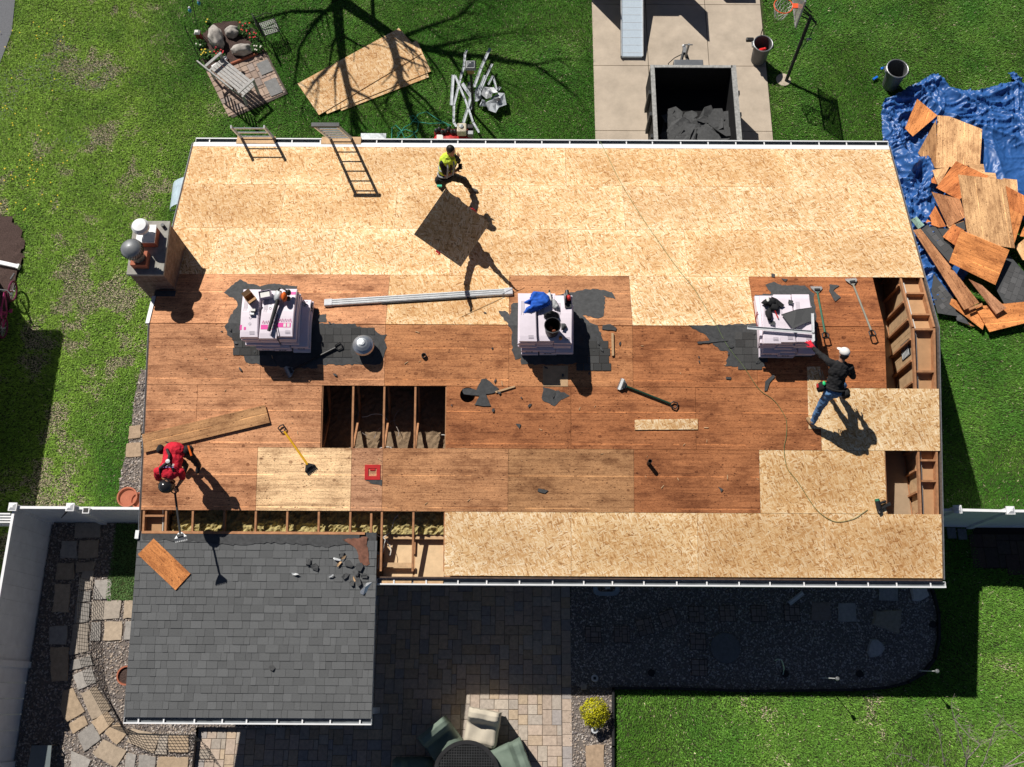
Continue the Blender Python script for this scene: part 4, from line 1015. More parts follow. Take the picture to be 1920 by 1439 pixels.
# solar lights and torches
def path_light(px, py, lab, h=.22):
    p = at(px, py, h); t = thing('path_light', lab, 'lamp', Matrix.Translation((p.x, p.y, 0)), 'solar path lights')
    m = MB(); m.tube([(0, 0, -.02), (0, 0, h)], .01, 6); m.build('stake', BLACK, t)
    m = MB(); m.lathe([(.06, h - .05), (.075, h), (.07, h + .012), (0, h + .02)], 18); m.build('lamp_head', ALUP, t)
    m = MB(); m.box((0, 0, h + .022), (.06, .06, .004)); m.build('solar_cell', DARKMET, t)
path_light(1115, 1272, 'round grey path light in the shade above the yellow shrub'); path_light(1115, 1369, 'round grey path light below the yellow shrub', .25)
p = at(1094, 1288); m = MB(); m.box((p.x, p.y, .05), (.12, .12, .12)); tag(m.build('stone_block', ROCK, bevel=.01), 'small grey cube block at the corner of the patio and gravel', 'block')
def torch(base, top, h, lab):
    a = at(*base); t = thing('garden_torch', lab, 'torch', Matrix.Translation(a), 'garden torches by the bed'); b = at(*top, h) - a
    m = MB(); m.tube([(0, 0, -.03), b], .011, 6); m.build('pole', WHITE, t)
    m = MB(); m.lathe([(.02, -.06), (.038, -.03), (.042, .02), (.025, .04), (0, .04)], 16, Matrix.Translation(b)); m.build('torch_head', GREYMET, t)
torch((1541, 1271), (1570, 1273), 1.05, 'thin white torch pole leaning near the lower kerb of the dark bed')
torch((1724, 1258), (1757, 1259), .95, 'thin white torch pole with bright head beside the rounded bed end')
a = at(1468, 1266); t = thing('hanging_hook', 'pale curved hook pole in the dark gravel near the kerb', 'hook', Matrix.Translation(a))
m = MB(); m.tube([Vector((0, 0, 0)), at(1470, 1255, .35) - a, at(1468, 1243, .75) - a, at(1464, 1237, .95) - a, at(1457, 1236, .97) - a, at(1453, 1239, .9) - a], .010, 6); m.build('hook_rod', plain('pale_green_paint', (.55, .65, .6), .5), t)
a, b = at(1480, 1132, .05), at(1505, 1112, .05); L = (b - a).length
t = thing('downspout_piece', 'loose pale blue grey piece of downspout lying in the shaded gravel', 'downspout', frame(a, b - a))
m = MB(); m.box((L / 2, 0, .0), (L, .10, .075)); m.build('spout', ALUP, t, bevel=.01); m = MB(); m.box((L / 2, 0, .04), (L - .02, .03, .006)); m.build('seam', WHITE, t)
# window well by the back wall
p = at(1137, 1103, .05); t = thing('window_well', 'rounded blue grey plastic window well half under the back gutter', 'window well', Matrix.Translation((p.x, p.y + .1, 0)))
m = MB(); prof = []
for k in range(40):
    a = 2 * math.pi * k / 40; c, s = math.cos(a), math.sin(a); f = (abs(c) ** 5 + abs(s) ** 5) ** (-.2); prof.append((c * f, s * f))
def ring(m, ro, ri, z0, z1):
    n = len(prof); vs = [(x * ro[0], y * ro[1], z0) for x, y in prof] + [(x * ro[0], y * ro[1], z1) for x, y in prof] + [(x * ri[0], y * ri[1], z1) for x, y in prof] + [(x * ri[0], y * ri[1], z0) for x, y in prof]
    m.add(vs, [(r * n + k, r * n + (k + 1) % n, (r + 1) % 4 * n + (k + 1) % n, (r + 1) % 4 * n + k) for r in range(4) for k in range(n)])
ring(m, (.29, .26), (.20, .18), -.02, .06); m.build('rim', plain('blue_grey_plastic', (.33, .42, .52), .4), t)
m = MB(); m.tube([(-.02, .22, .03), (.03, -.12, .03)], .06, 10); m.build('drain_pipe', ALUP, t)
# glass table by the fence
c = [at(x / 2.772, y / 2.772 + 920, .45) for x, y in ((165, 1325), (268, 1325), (258, 1450), (140, 1450))]
t = thing('glass_table', 'low table with a clouded glass top beside the fence', 'table', Matrix.Translation(Vector((c[0].x, c[0].y, 0)))); i_ = Matrix.Translation(-Vector((c[0].x, c[0].y, 0)))
m = MB(); m.prism(c, (0, 0, -.012), i_); m.build('glass_top', GLASSG, t)
for q in c: m = MB(); m.tube([i_ @ Vector((q.x, q.y, .44)), i_ @ Vector((q.x, q.y, 0))], .018, 6); m.build('leg', BLACK, t)
for i, (a, b, lab) in enumerate((((290, 1330), (350, 1400), 'black rod lying beside the glass table'),)):
    m = MB(); m.tube([at(a[0] / 2.772, a[1] / 2.772 + 920, .03), at(b[0] / 2.772, b[1] / 2.772 + 920, .03)], .012, 6); tag(m.build('rod', BLACK), lab, 'rod')
# wire mesh pen panels along the inner side of the path
def pen(pts, h, lab):
    pts = [at(x / 2.772, y / 2.772 + 920, ZC) for x, y in pts]
    t = thing('wire_pen', lab, 'wire fence', Matrix.Translation(pts[0])); i_ = Matrix.Translation(-pts[0])
    for a, b in zip(pts[:-1], pts[1:]):
        m = MB(); L = (b - a).length; n = max(2, int(L / .075)); M = i_ @ frame(a, b - a)
        for k in range(n + 1): m.box((L * k / n, 0, h / 2), (.007, .007, h), M)
        for k in range(8): m.box((L / 2, 0, .03 + (h - .05) * k / 7), (L, .007, .007), M)
        m.build('mesh_panel', BLACK, t)
pen([(478, 470), (468, 590), (464, 700), (470, 850), (505, 990), (560, 1090), (625, 1215)], .62, 'black wire pen panels curving along the path left of the porch')
pen([(632, 1225), (720, 1262), (870, 1268), (1010, 1268), (1045, 1300)], .60, 'black wire pen panels along the path below the porch gutter')
def pot(px, py, r, h, lab, soil=True, z=0):
    p = at(px, py, h + z); t = thing('flower_pot', lab, 'pot', Matrix.Translation((p.x, p.y, z)))
    m = MB(); m.lathe([(r * .7, 0), (r * .95, h - .04), (r * 1.05, h - .04), (r * 1.05, h), (r * .9, h), (r * .86, h - .05), (0, h - .05)], 28); m.build('pot', TERRA, t)
    if soil: m = MB(); m.lathe([(r * .86, h - .045), (0, h - .035)], 20); m.build('soil', MULCH, t)
pot(236, 1267, .19, .30, 'round terracotta pot of soil against the porch edge', z=ZC)
pot(238, 932, .22, .12, 'wide dull red pot by the house wall above the cross fence', False); pot(259, 938, .17, .10, 'smaller dull red pot tucked behind the wide one', False)
# ------------------------------------------------------------------ front garden bed
def boulder(px, py, z, r, seed, lab, rz=0, tint=1.0):
    p = at(px, py, z); m = MB(); m.ball((0, 0, 0), r, n=28, k=18, jit=.30, seed=seed)
    v = [Vector(q) for q in m.v]; m.v = [tuple(q * (1 + .07 * mnoise.noise(q * 7 + Vector((seed, 0, 0))))) for q in v]
    o = m.build('boulder', ROCK, smooth=True, tint=(tint,) * 3, M=Matrix.Translation((p.x, p.y, z)) @ Matrix.Rotation(rz, 4, 'Z')); return tag(o, lab, 'boulder', 'boulders in the flower bed')
boulder(405, 72, .18, (.20, .34, .26), 3, 'tall brown and black boulder, largest in the flower bed', R(18))
boulder(435, 60, .14, (.19, .16, .14), 8, 'pale angular boulder at the back of the flower bed', R(10))
boulder(453, 94, .14, (.27, .16, .16), 14, 'long pale boulder at the front of the flower bed', R(8))
rr = random.Random(3)
def flowers(cx, cy, r, n, cols, lab, leaf=(.05, .13, .025)):
    p = at(cx, cy, .12); t = thing('flowering_plant', lab, 'plant', Matrix.Translation((p.x, p.y, .05))); m = MB()
    for i in range(220):
        a, q = rr.uniform(0, 6.28), r * math.sqrt(rr.random()); c = Vector((math.cos(a) * q, math.sin(a) * q, rr.uniform(.02, .16))); e = Vector((rr.uniform(-1, 1), rr.uniform(-1, 1), rr.uniform(-.4, .6))).normalized() * .04; f = e.cross(Vector((rr.uniform(-1, 1), rr.uniform(-1, 1), 1))).normalized() * .014
        k = rr.uniform(.5, 1.4); m.add([c - e, c + f, c + e, c - f], [(0, 1, 2, 3)], tuple(v * k for v in leaf))
    m.build('foliage', LEAFV, t)
    for i in range(n):
        a, q = rr.uniform(0, 6.28), r * math.sqrt(rr.random()); c = rr.choice(cols); m = MB()
        m.lathe([(.0, .155), (.018, .166), (.023, .172), (.0, .168)], 8, Matrix.Translation((math.cos(a) * q, math.sin(a) * q, rr.uniform(0, .05)))); m.c = [c] * len(m.f); m.build('blossom', LEAFV, t)
RED, ORG, YEL, WHT = (.50, .015, .03), (.55, .08, .015), (.6, .45, .03), (.6, .58, .5)
flowers(458, 56, .20, 9, [ORG, RED], 'orange red flowers behind the pale angular boulder'); flowers(476, 72, .13, 6, [RED], 'red flowers at the lawn side of the flower bed')
flowers(409, 104, .17, 11, [RED], 'red flowers in front of the tall boulder'); flowers(482, 90, .16, 6, [WHT], 'white flowers at the corner of the pad'); flowers(386, 103, .14, 8, [YEL], 'yellow flowers at the outer edge of the flower bed'); flowers(376, 84, .14, 2, [WHT], 'leafy clump beside the red lantern'); flowers(391, 44, .05, 2, [YEL], 'single yellow bloom behind the flower bed')
# lantern, shepherd hook with birds
p = at(373, 68, .15); t = thing('garden_lantern', 'small red garden lantern with pale top at the edge of the flower bed', 'lantern', Matrix.Translation((p.x, p.y, 0)))
m = MB(); m.box((0, 0, .16), (.13, .13, .28)); m.build('lantern_body', plain('dark_red', (.25, .03, .03), .4), t, bevel=.01); m = MB(); m.box((0, 0, .325), (.15, .15, .05), taper=.5); m.build('lantern_roof', WHITEC, t)
a = at(371, 57); t = thing('shepherd_hook', 'thin black shepherd hook pole standing behind the red lantern', 'hook', Matrix.Translation(a)); to = lambda x, y, z: at(x, y, z) - a
m = MB(); m.tube([(0, 0, 0), to(361, 8, 1.55), to(360, 0, 1.7), to(356, -6, 1.76), to(352, 0, 1.7)], .010, 6); m.build('pole', BLACK, t)
m = MB(); m.tube([to(361, 4, 1.62), to(366, -6, 1.72), to(372, -2, 1.68)], .008, 6); m.build('arm', BLACK, t)
for i, (x, y, z) in enumerate(((356, 20, 1.45), (373, 6, 1.45))):
    p = at(x, y, z); t = thing('glass_bird', ('lower left blue and white hanging ornament on the hook', 'upper right blue and white hanging ornament on the hook')[i], 'ornament', Matrix.Translation(p), 'hanging ornaments')
    m = MB(); m.ball((0, 0, 0), (.045, .06, .06)); m.build('body', plain('teal_glass', (.05, .25, .36), .3), t); m = MB(); m.ball((0, .03, .055), (.035, .035, .04)); m.build('head', WHITE, t); m = MB(); m.tube([(0, 0, .05), (0, 0, .24)], .004, 4); m.build('wire', BLACK, t)
a = at(398, 128); m = MB(); m.tube([at(384, 132, .02), at(346, 50, 1.0)], .012, 6); tag(m.build('plant_stake', BLACK), 'long black stake leaning outward from the flower bed edge', 'stake')
for i, (a, b, lab) in enumerate((((404, 134), (430, 124), 'rust brown edging log left of the bench'), ((434, 122), (484, 102), 'long rust brown edging log between bed and pad'))):
    A, B = at(*a), at(*b); m = MB(); m.tube([A + Vector((0, 0, .04)), B + Vector((0, 0, .04))], .04, 10); tag(m.build('edging_log', TERRA), lab, 'edging', 'edging logs of the pad')
for i, (x, y, r_, lab) in enumerate(((422, 115, .5, 'pale block at the bed edge nearest the red flowers'), (405, 128, .7, 'pale block at the bed edge by the bench back'))):
    p = at(x, y); m = MB(); m.box((0, 0, .06), (.17, .10, .12)); tag(m.build('stone_block', STONEV, bevel=.01, M=Matrix.Translation(p) @ Matrix.Rotation(r_, 4, 'Z')), lab, 'block')
for i, (x, y, r_, c) in enumerate(((497, 128, .0, 0), (513, 165, .05, 1))):
    p = at(x, y); ang = math.atan2(d0.y, d0.x); m = MB(); m.box((0, 0, .026), (.40 + .1 * i, .33, .03), col=(.22, .22, .22)); tag(m.build('slate_slab', STONEV, M=Matrix.Translation(p) @ Matrix.Rotation(ang, 4, 'Z')), ('grey slab set in the upper corner of the brick pad', 'grey slab set in the lower corner of the brick pad')[i], 'slab')
# bench: back along the outer edge
A, B = at(394, 128, .42), at(455, 180, .42); ex = (B - A); L = 1.12
bm0 = frame(Vector((A.x, A.y, 0)), Vector((ex.x, ex.y, 0)))
s0, s1 = at(399, 135, .42), at(456, 181, .42); ex = Vector((s1.x - s0.x, s1.y - s0.y, 0)); L = ex.length + .12
t = thing('garden_bench', 'weathered grey slatted wooden bench on the brick pad', 'bench', frame(Vector((s0.x, s0.y, 0)) - ex.normalized() * .12, ex))
for k in range(5): m = MB(); m.box((L / 2, .06 + k * .092, .42), (L, .078, .025)); m.build('seat_slat', WEATHER, t)
bk = lambda f: Vector((0, -.03 - .16 * f, .45 + .45 * f))
m = MB()
for k in range(9):
    x = .06 + (L - .12) * k / 8; m.prism([Vector((x - .025, 0, 0)) + bk(.05), Vector((x + .025, 0, 0)) + bk(.05), Vector((x + .025, 0, 0)) + bk(.95), Vector((x - .025, 0, 0)) + bk(.95)], (0, -.02, 0))
m.build('backrest', WEATHER, t)
m = MB(); m.box((L / 2, -.20, .92), (L + .06, .035, .06)); m.build('top_rail', WEATHER, t)
for x in (.02, L - .02):
    for y in (.0, .44): m = MB(); m.box((x, y, .21 if y == 0 else .31), (.055, .055, .42 if y == 0 else .62)); m.build('leg', WEATHER, t)
    m = MB(); m.box((x, .20, .635), (.07, .56, .03)); m.build('armrest', WEATHER, t)
# iron chair
p = at(512, 66); q = at(505, 48, .42); ang = R(-20)
t = thing('iron_chair', 'black wrought iron chair on the lawn beside the flower bed', 'chair', Matrix.Translation((q.x, q.y - .06, 0)) @ Matrix.Rotation(R(22), 4, 'Z'))
m = MB()
for k in range(9):
    m.box((-.20 + k * .05, 0, .42), (.012, .42, .012)); m.box((0, -.20 + k * .05, .421), (.42, .012, .012))
m.tube([(-.22, -.22, .42), (.22, -.22, .42), (.22, .22, .42), (-.22, .22, .42), (-.22, -.22, .42)], .014, 6); m.build('seat', plain('iron_paint', (.10, .10, .10), .35, .4), t)
m = MB(); m.tube([(-.22, .22, .42), (-.30, .2, .85), (-.29, 0, .93), (-.30, -.2, .85), (-.22, -.22, .42)], .013, 6)
for k in range(5): m.tube([(-.22, -.16 + k * .08, .42), (-.29, -.16 + k * .08, .87)], .007, 5)
m.build('backrest', DARKMET, t)
for sx in (-1, 1):
    for sy in (-1, 1): m = MB(); m.tube([(sx * .21, sy * .21, .42), (sx * .25, sy * .24, 0)], .012, 6); m.build('leg', DARKMET, t)
    m = MB(); m.tube([(-.27, sx * .22, .66), (.05, sx * .26, .66), (.18, sx * .25, .60), (.2, sx * .22, .42)], .011, 6); m.build('armrest', DARKMET, t)
# lamp post
a = at(888, 214); t = thing('lamp_post', 'black lamp post with square lantern rising from the lawn by the scrap heap', 'lamp post', Matrix.Translation(a)); b = at(884, 138, 1.9)
b = Vector((0, 0, 1.75)); m = MB(); m.tube([(0, 0, 0), b], .035, 10); m.build('post', BLACK, t)
m = MB(); m.box((0, 0, 1.86), (.15, .15, .22), taper=1.25); m.build('lantern', plain('amber_glass', (.30, .20, .08), .3), t); m = MB(); m.box((0, 0, 2.0), (.27, .27, .06), taper=.75); m.box((0, 0, 2.06), (.19, .19, .07), taper=.15); m.build('lantern_roof', GREYMET, t)
# strand board sheets lying on the lawn
for i, (px, z, lab) in enumerate((([(612, 216), (566, 158), (776, 75), (808, 131)], .02, 'bottom strand board of the pile on the lawn, turned clockwise'), ([(617, 214), (604, 130), (786, 78), (804, 142)], .04, 'middle strand board of the pile on the lawn'), ([(598, 216), (558, 157), (748, 53), (790, 101)], .06, 'top strand board of the pile, lying in branch shadows on the lawn'))):
    if i == 0: px = [(640, 208), (600, 150), (786, 86), (804, 145)]
    if i == 1: px = [(613, 214), (590, 166), (782, 76), (808, 134)]
    c = [at(x, y, z) for x, y in px]; m = MB(); m.prism(c, (0, 0, -.013)); tag(m.build('strand_board', OSB, tint=(.88, .84, .80)), lab, 'strand board', 'strand boards lying on the lawn')
# ------------------------------------------------------------------ scrap metal heap (each torn piece a thing)
def strip(pxs, w, z, mat, name, lab, cat='scrap metal', grp='torn gutter scraps on the lawn', box=False, h=.05):
    pts = [at(x, y, zz) for (x, y), zz in zip(pxs, z if isinstance(z, (list, tuple)) else [z] * len(pxs))]
    m = MB()
    for a, b in zip(pts[:-1], pts[1:]):
        M = frame(a, b - a); L = (b - a).length
        m.box((L / 2, 0, 0), (L + .02, w, .012), M); m.box((L / 2, w / 2, h / 2), (L + .02, .01, h), M); m.box((L / 2, -w / 2, h / 3), (L + .02, .01, h * .6), M)
    return tag(m.build(name, mat), lab, cat, grp)
S = lambda x, y: (x / 7.194 + 820, y / 7.2 + 80)
for px, w, z, lab in (([S(400, 105), S(375, 160), S(360, 330), S(310, 500), S(225, 850), S(220, 1080), S(255, 1135)], .065, .12, 'long crooked downspout bent at both ends left of the lamp post'),
        ([S(710, 85), S(590, 350), S(500, 600)], .085, .16, 'long straight gutter pointing away past the lamp post'),
        ([S(215, 445), S(205, 600), S(190, 845)], .085, .05, 'short gutter leftmost in the scrap heap'),
        ([S(240, 455), S(300, 600), S(370, 760), S(420, 900), S(480, 1080), S(560, 1215)], .055, .15, 'long thin twisted strip crossing the heap diagonally'),
        ([S(335, 560), S(450, 730)], .10, .10, 'short wide gutter offcut under the crossing strips'),
        ([S(450, 740), S(410, 900), S(340, 1130)], .085, .10, 'gutter leading down to the compressor engine'),
        ([S(740, 300), S(660, 470), S(590, 640)], .06, .18, 'pointed bright strip right of the lamp post'),
        ([S(645, 450), S(590, 600), S(560, 720)], .09, .12, 'bluish gutter piece in the middle of the heap'),
        ([S(750, 455), S(690, 570)], .05, .18, 'narrow upright strip above the folded white panel'),
        ([S(755, 470), S(800, 640)], .05, .17, 'narrow strip leaning right of the folded white panel'),
        ([S(470, 850), S(440, 920)], .05, .05, 'tiny bright scrap beside the lamp post foot'),
        ([S(850, 610), S(815, 655)], .07, .08, 'small white square scrap at the right of the heap')):
    strip(px, w * .8, z, SCRAP, 'gutter_scrap', lab, h=.03)
def crumple(px, z, mat, lab, seed, amp=.07):
    c = [at(*S(x, y), z) for x, y in px]; c0 = sum(c, Vector()) / len(c); m = MB(); rr = random.Random(seed)
    rim = [p + Vector((0, 0, rr.uniform(-amp, amp))) for p in c]; mid = [c0.lerp(p, .5) + Vector((0, 0, rr.uniform(-amp, amp))) for p in c]; n = len(c)
    vs = rim + mid + [c0 + Vector((0, 0, rr.uniform(0, amp)))]
    m.add(vs, [(k, (k + 1) % n, n + (k + 1) % n, n + k) for k in range(n)] + [(n + k, n + (k + 1) % n, 2 * n) for k in range(n)])
    o = m.build('crumpled_sheet', mat); s_ = o.modifiers.new('t', 'SOLIDIFY'); s_.thickness = .006; return tag(o, lab, 'scrap metal', 'crumpled flashing sheets on the lawn')
crumple([(590, 720), (630, 620), (700, 590), (760, 590), (820, 690), (740, 700), (735, 745), (660, 755)], .22, ALUP, 'white folded sheet on top of the scrap heap', 2)
crumple([(740, 750), (830, 690), (905, 700), (935, 860), (830, 890), (790, 970), (690, 900), (650, 820)], .14, SCRAP, 'large bluish white crumpled sheet with a hole in it', 5)
crumple([(505, 640), (560, 550), (620, 600), (600, 730), (540, 800), (505, 790)], .12, SCRAP, 'crumpled sheet left of the folded white one', 7)
crumple([(565, 860), (600, 760), (660, 780), (660, 880)], .10, SCRAP, 'small bluish crumpled sheet between the larger ones', 9)
p = at(*S(825, 770), .2); m = MB(); m.lathe([(.0, .0), (.055, .002), (.055, .012), (.0, .016)], 16, Matrix.Translation(p)); tag(m.build('black_cap', BLACK), 'round black cap on the bluish crumpled sheet', 'cap')
crumple([(400, 600), (415, 545), (460, 545), (470, 640), (430, 650)], .08, GREYMET, 'dull grey scrap behind the lamp post', 12)
# ------------------------------------------------------------------ air compressor, hose, grey box by the front gutter
p = at(852, 262, .3); t = thing('air_compressor', 'red air compressor with petrol engine standing against the front wall', 'compressor', Matrix.Translation((p.x, p.y, 0)))
m = MB(); m.tube([(-.52, -.02, .30), (-.46, -.02, .30), (.40, -.02, .30), (.46, -.02, .30)], [.06, .13, .13, .06], 16); m.build('tank', REDP, t, smooth=True)
m = MB(); m.tube([(-.52, .17, .30), (-.46, .17, .30), (.40, .17, .30), (.46, .17, .30)], [.06, .12, .12, .06], 16); m.build('tank', plain('dark_red_paint', (.22, .02, .02), .5), t, smooth=True)
m = MB(); m.box((.20, .12, .56), (.24, .26, .22)); m.build('fuel_tank', plain('cream_paint', (.62, .55, .42), .4), t, bevel=.03)
m = MB(); m.lathe([(.055, .67), (.055, .70), (0, .705)], 16, Matrix.Translation((.19, .14, 0))); m.build('fuel_cap', GREYMET, t)
for c in ((.42, .20, .52), (.42, .03, .5)): m = MB(); m.box(c, (.15, .12, .16)); m.build('engine_block', GREYMET if c[1] < .1 else BLACK, t, bevel=.015)
m = MB()
for k in range(7): m.ball((-.46 + k * .08, .15 + .05 * math.sin(k * 2), .47), (.05, .06, .06))
m.build('pump', DARKMET, t); m = MB(); m.lathe([(.13, 0), (.13, .05), (.04, .05), (.04, 0)], 20, Matrix.Translation((-.40, -.16, .42)) @ Matrix.Rotation(R(90), 4, 'X')); m.build('belt_wheel', BLACK, t)
m = MB(); m.box((-.36, -.02, .435), (.16, .14, .012)); m.build('warning_sticker', WHITEC, t)
for y in (-.15, .30): m = MB(); m.lathe([(.12, -.03), (.13, 0), (.12, .03), (0, .03)], 18, Matrix.Translation((-.32, y, .13)) @ Matrix.Rotation(R(90), 4, 'X')); m.build('wheel', BLACK, t)
pts = [(842, 238), (835, 231), (805, 232), (775, 228), (768, 219), (775, 217), (785, 228), (783, 245), (770, 256), (750, 262), (745, 250), (760, 243), (775, 248), (783, 262), (770, 268), (760, 262), (752, 245), (742, 235), (735, 240), (734, 264), (740, 266), (757, 240), (770, 233), (785, 214), (800, 210), (820, 224), (846, 236)]
m = MB(); m.tube([at(x, y, .02 + .012 * (i % 3)) for i, (x, y) in enumerate(pts)], .011, 6); tag(m.build('air_hose', TEALH), 'teal hose coiled on the lawn behind the front gutter', 'hose')
p = at(700, 262, .4); t = thing('metal_box', 'grey sheet metal box standing behind the front gutter', 'box', Matrix.Translation((p.x, p.y - .02, 0))); m = MB()
m.box((0, 0, .2), (.62, .36, .40)); m.build('box_body', SCRAP, t, bevel=.01); m = MB(); m.box((0, .0, .41), (.64, .38, .02)); m.build('lid', SCRAP, t)
# ------------------------------------------------------------------ ladders leaning on the front gutter
def ladder(top_l, top_r, sh_l, label, foot_dx, grp='ladders at the front eave', plate=False, spacing=.30):
    def solve(pt, sh):
        d = ray(*pt).normalized(); s0 = onroof(*sh); s = SUNV; r = s0 - CAMP
        a, b, c = 1.0, d.dot(s), 1.0; e, f = d.dot(r), s.dot(r); k = (e - b * f) / (1 - b * b); return CAMP + d * k
    TL = solve(top_l, sh_l[0]); TR = solve(top_r, sh_l[1]); z = (TL.z + TR.z) / 2
    TL = at(*top_l, z); TR = at(*top_r, z); mid = (TL + TR) / 2
    ey = YR + 4.806 + .12; ez = 2.76                               # the gutter lip it rests on
    dy = mid.y - ey; sl = (z - ez) / max(.05, -dy) if dy < -.05 else 4
    foot = Vector((mid.x + foot_dx, ey + ez * max(.18, min(.45, -dy / max(.1, z - ez))), 0))
    ax = mid - foot; t = thing('ladder', label, 'ladder', frame(foot, TR - TL, Vector((0, 0, 1))), grp); inv = t.matrix_world.inverted()
    wv = (TR - TL) / 2
    for sg in (-1, 1):
        a, b = inv @ (foot + wv * sg), inv @ (mid + wv * sg); d = b - a; M = frame(a, Vector((0, 0, 0)) + (inv.to_3x3() @ wv), d) if False else Matrix.Identity(4)
        m = MB(); e = Vector((.016, 0, 0)); n = d.cross(Vector((1, 0, 0))).normalized() * .035
        m.prism([a - n - e, a + n - e, b + n - e, b - n - e], (.032, 0, 0)); m.build('side_rail', ALUP, t)
    n = int(ax.length / spacing)
    for k in range(1, n + 1):
        f = 1 - (k - .6) * spacing / ax.length
        if f < .02: continue
        c = inv @ (foot + ax * f); hw = wv.length; m = MB(); m.tube([c + Vector((-hw, 0, 0)), c + Vector((hw, 0, 0))], .019, 8); m.build('rung', ALU, t)
    if plate:
        c = inv @ mid; m = MB(); m.box(c + Vector((0, 0, .02)), (wv.length * 2 + .1, .09, .05)); m.build('end_bar', DARKMET, t)
    return t
ladder((433, 238), (495, 238), ((476, 301), (538, 302)), 'short wide aluminium ladder top standing past the gutter, left one', 0)
ladder((589, 236), (632, 236), ((512 + 155, 366), (708, 366)), 'long narrow aluminium ladder rising past the gutter right of the wide one', 0, plate=True)
# ------------------------------------------------------------------ driveway: dump trailer, ramp, unseen shadow casters, bins, hoop
ZT = 1.42
x0, x1 = at(1220, 124, ZT).x, at(1379, 124, ZT).x; yf = at(1300, 123, ZT).y; yb = 10.6
t = thing('dump_trailer', 'grey dump trailer parked on the driveway with a heap of torn shingles inside', 'trailer', Matrix.Translation((x0, yb, 0))); W, L = x1 - x0, yf - yb
TRIN = plain('shade_black_steel', (.010, .010, .011), .8, var=.4)  # shade inside the trailer is put into this near-black wall and bed colour
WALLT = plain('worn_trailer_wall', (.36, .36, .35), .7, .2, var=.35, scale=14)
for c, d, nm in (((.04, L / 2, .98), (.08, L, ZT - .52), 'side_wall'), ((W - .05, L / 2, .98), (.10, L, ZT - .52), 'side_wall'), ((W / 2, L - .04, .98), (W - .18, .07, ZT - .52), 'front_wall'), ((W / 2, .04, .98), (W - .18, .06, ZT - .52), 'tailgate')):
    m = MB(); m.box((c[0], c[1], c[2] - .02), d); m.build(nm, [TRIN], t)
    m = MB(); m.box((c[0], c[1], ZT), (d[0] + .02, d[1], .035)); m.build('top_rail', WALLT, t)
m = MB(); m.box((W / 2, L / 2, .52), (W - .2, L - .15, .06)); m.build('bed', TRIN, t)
for k in range(3):
    m = MB(); m.box((-.045, L - .75 - k * .62, .98), (.06, .10, .8)); m.build('stake_rib', DARKMET, t)
    m = MB(); m.box((W + .035, L - .75 - k * .62, .98), (.06, .10, .8)); m.build('stake_rib', DARKMET, t)
m = MB(); m.box((-.13, .95, .55), (.22, .9, .05)); m.build('mudguard', DARKMET, t)
m = MB(); m.box((W + .13, .95, .55), (.22, .9, .05)); m.build('mudguard', DARKMET, t)
for x in (-.12, W + .12):
    for y in (.7, 1.3): m = MB(); m.lathe([(.2, -.09), (.3, -.08), (.3, .08), (.2, .09), (0, .06)], 20, Matrix.Translation((x, y, .3)) @ Matrix.Rotation(R(90), 4, 'Y')); m.build('wheel', BLACK, t)
hy = at(1283, 92, .5).y - yb; hx = at(1283, 92, .5).x - x0
m = MB(); m.tube([(W / 2 - .36, L - .2, .5), (hx, hy, .5)], .045, 6); m.tube([(W / 2 + .30, L - .2, .5), (hx, hy, .5)], .045, 6); m.build('tongue', DARKMET, t)
m = MB(); m.box((hx, hy - .05, .52), (.09, .22, .09)); m.build('coupler', GREYMET, t); m = MB(); m.ball((hx - .03, hy + .05, .56), .035); m.build('coupler_latch', WHITE, t)
m = MB(); m.box((W / 2 - .02, L + .24, .80), (.74, .44, .50)); m.build('tool_box', plain('grey_tool_box', (.13, .14, .155), .5), t, bevel=.02)
m = MB(); m.tube([(hx + .02, hy - .25, .5), (hx + .02, hy - .25, 1.0)], .03, 8); m.tube([(hx - .1, hy - .25, .98), (hx + .12, hy - .25, .98)], .015, 6); m.build('jack', GREYMET, t)
m = MB(); m.tube([(hx + .05, hy - .1, .5), (hx - .25, hy - .22, .42), (hx - .42, hy - .38, .4), (hx - .40, L + .15, .5)], .012, 6); m.build('cable', BLACK, t)
# torn shingles in it: each sheet a thing
rr = random.Random(14)
for k in range(44):
    px, py = rr.uniform(1256, 1362), rr.uniform(212, 270); z = .62 + .004 * (268 - py) * .3 + rr.uniform(0, .36) * max(.2, (py - 200) / 68)
    p = at(px, py, z); s = rr.uniform(.2, .55); a = rr.uniform(0, 3.14); poly = []
    n = rr.randint(5, 8)
    for j in range(n): q = 6.283 * j / n; e = s * rr.uniform(.55, 1.05); poly.append(Vector((math.cos(q) * e, math.sin(q) * e * .6, rr.uniform(-.05, .05))))
    m = MB(); m.prism(poly, (0, 0, -.008)); M = Matrix.Translation(p) @ Euler((rr.uniform(-.25, .2), rr.uniform(-.22, .22), a)).to_matrix().to_4x4()
    k_ = rr.uniform(.6, 1.7); tag(m.build('torn_shingle', FELT, tint=(1, 1, 1), M=M), 'torn grey shingle sheet in the heap inside the dump trailer', 'shingle', 'torn shingles in the trailer')
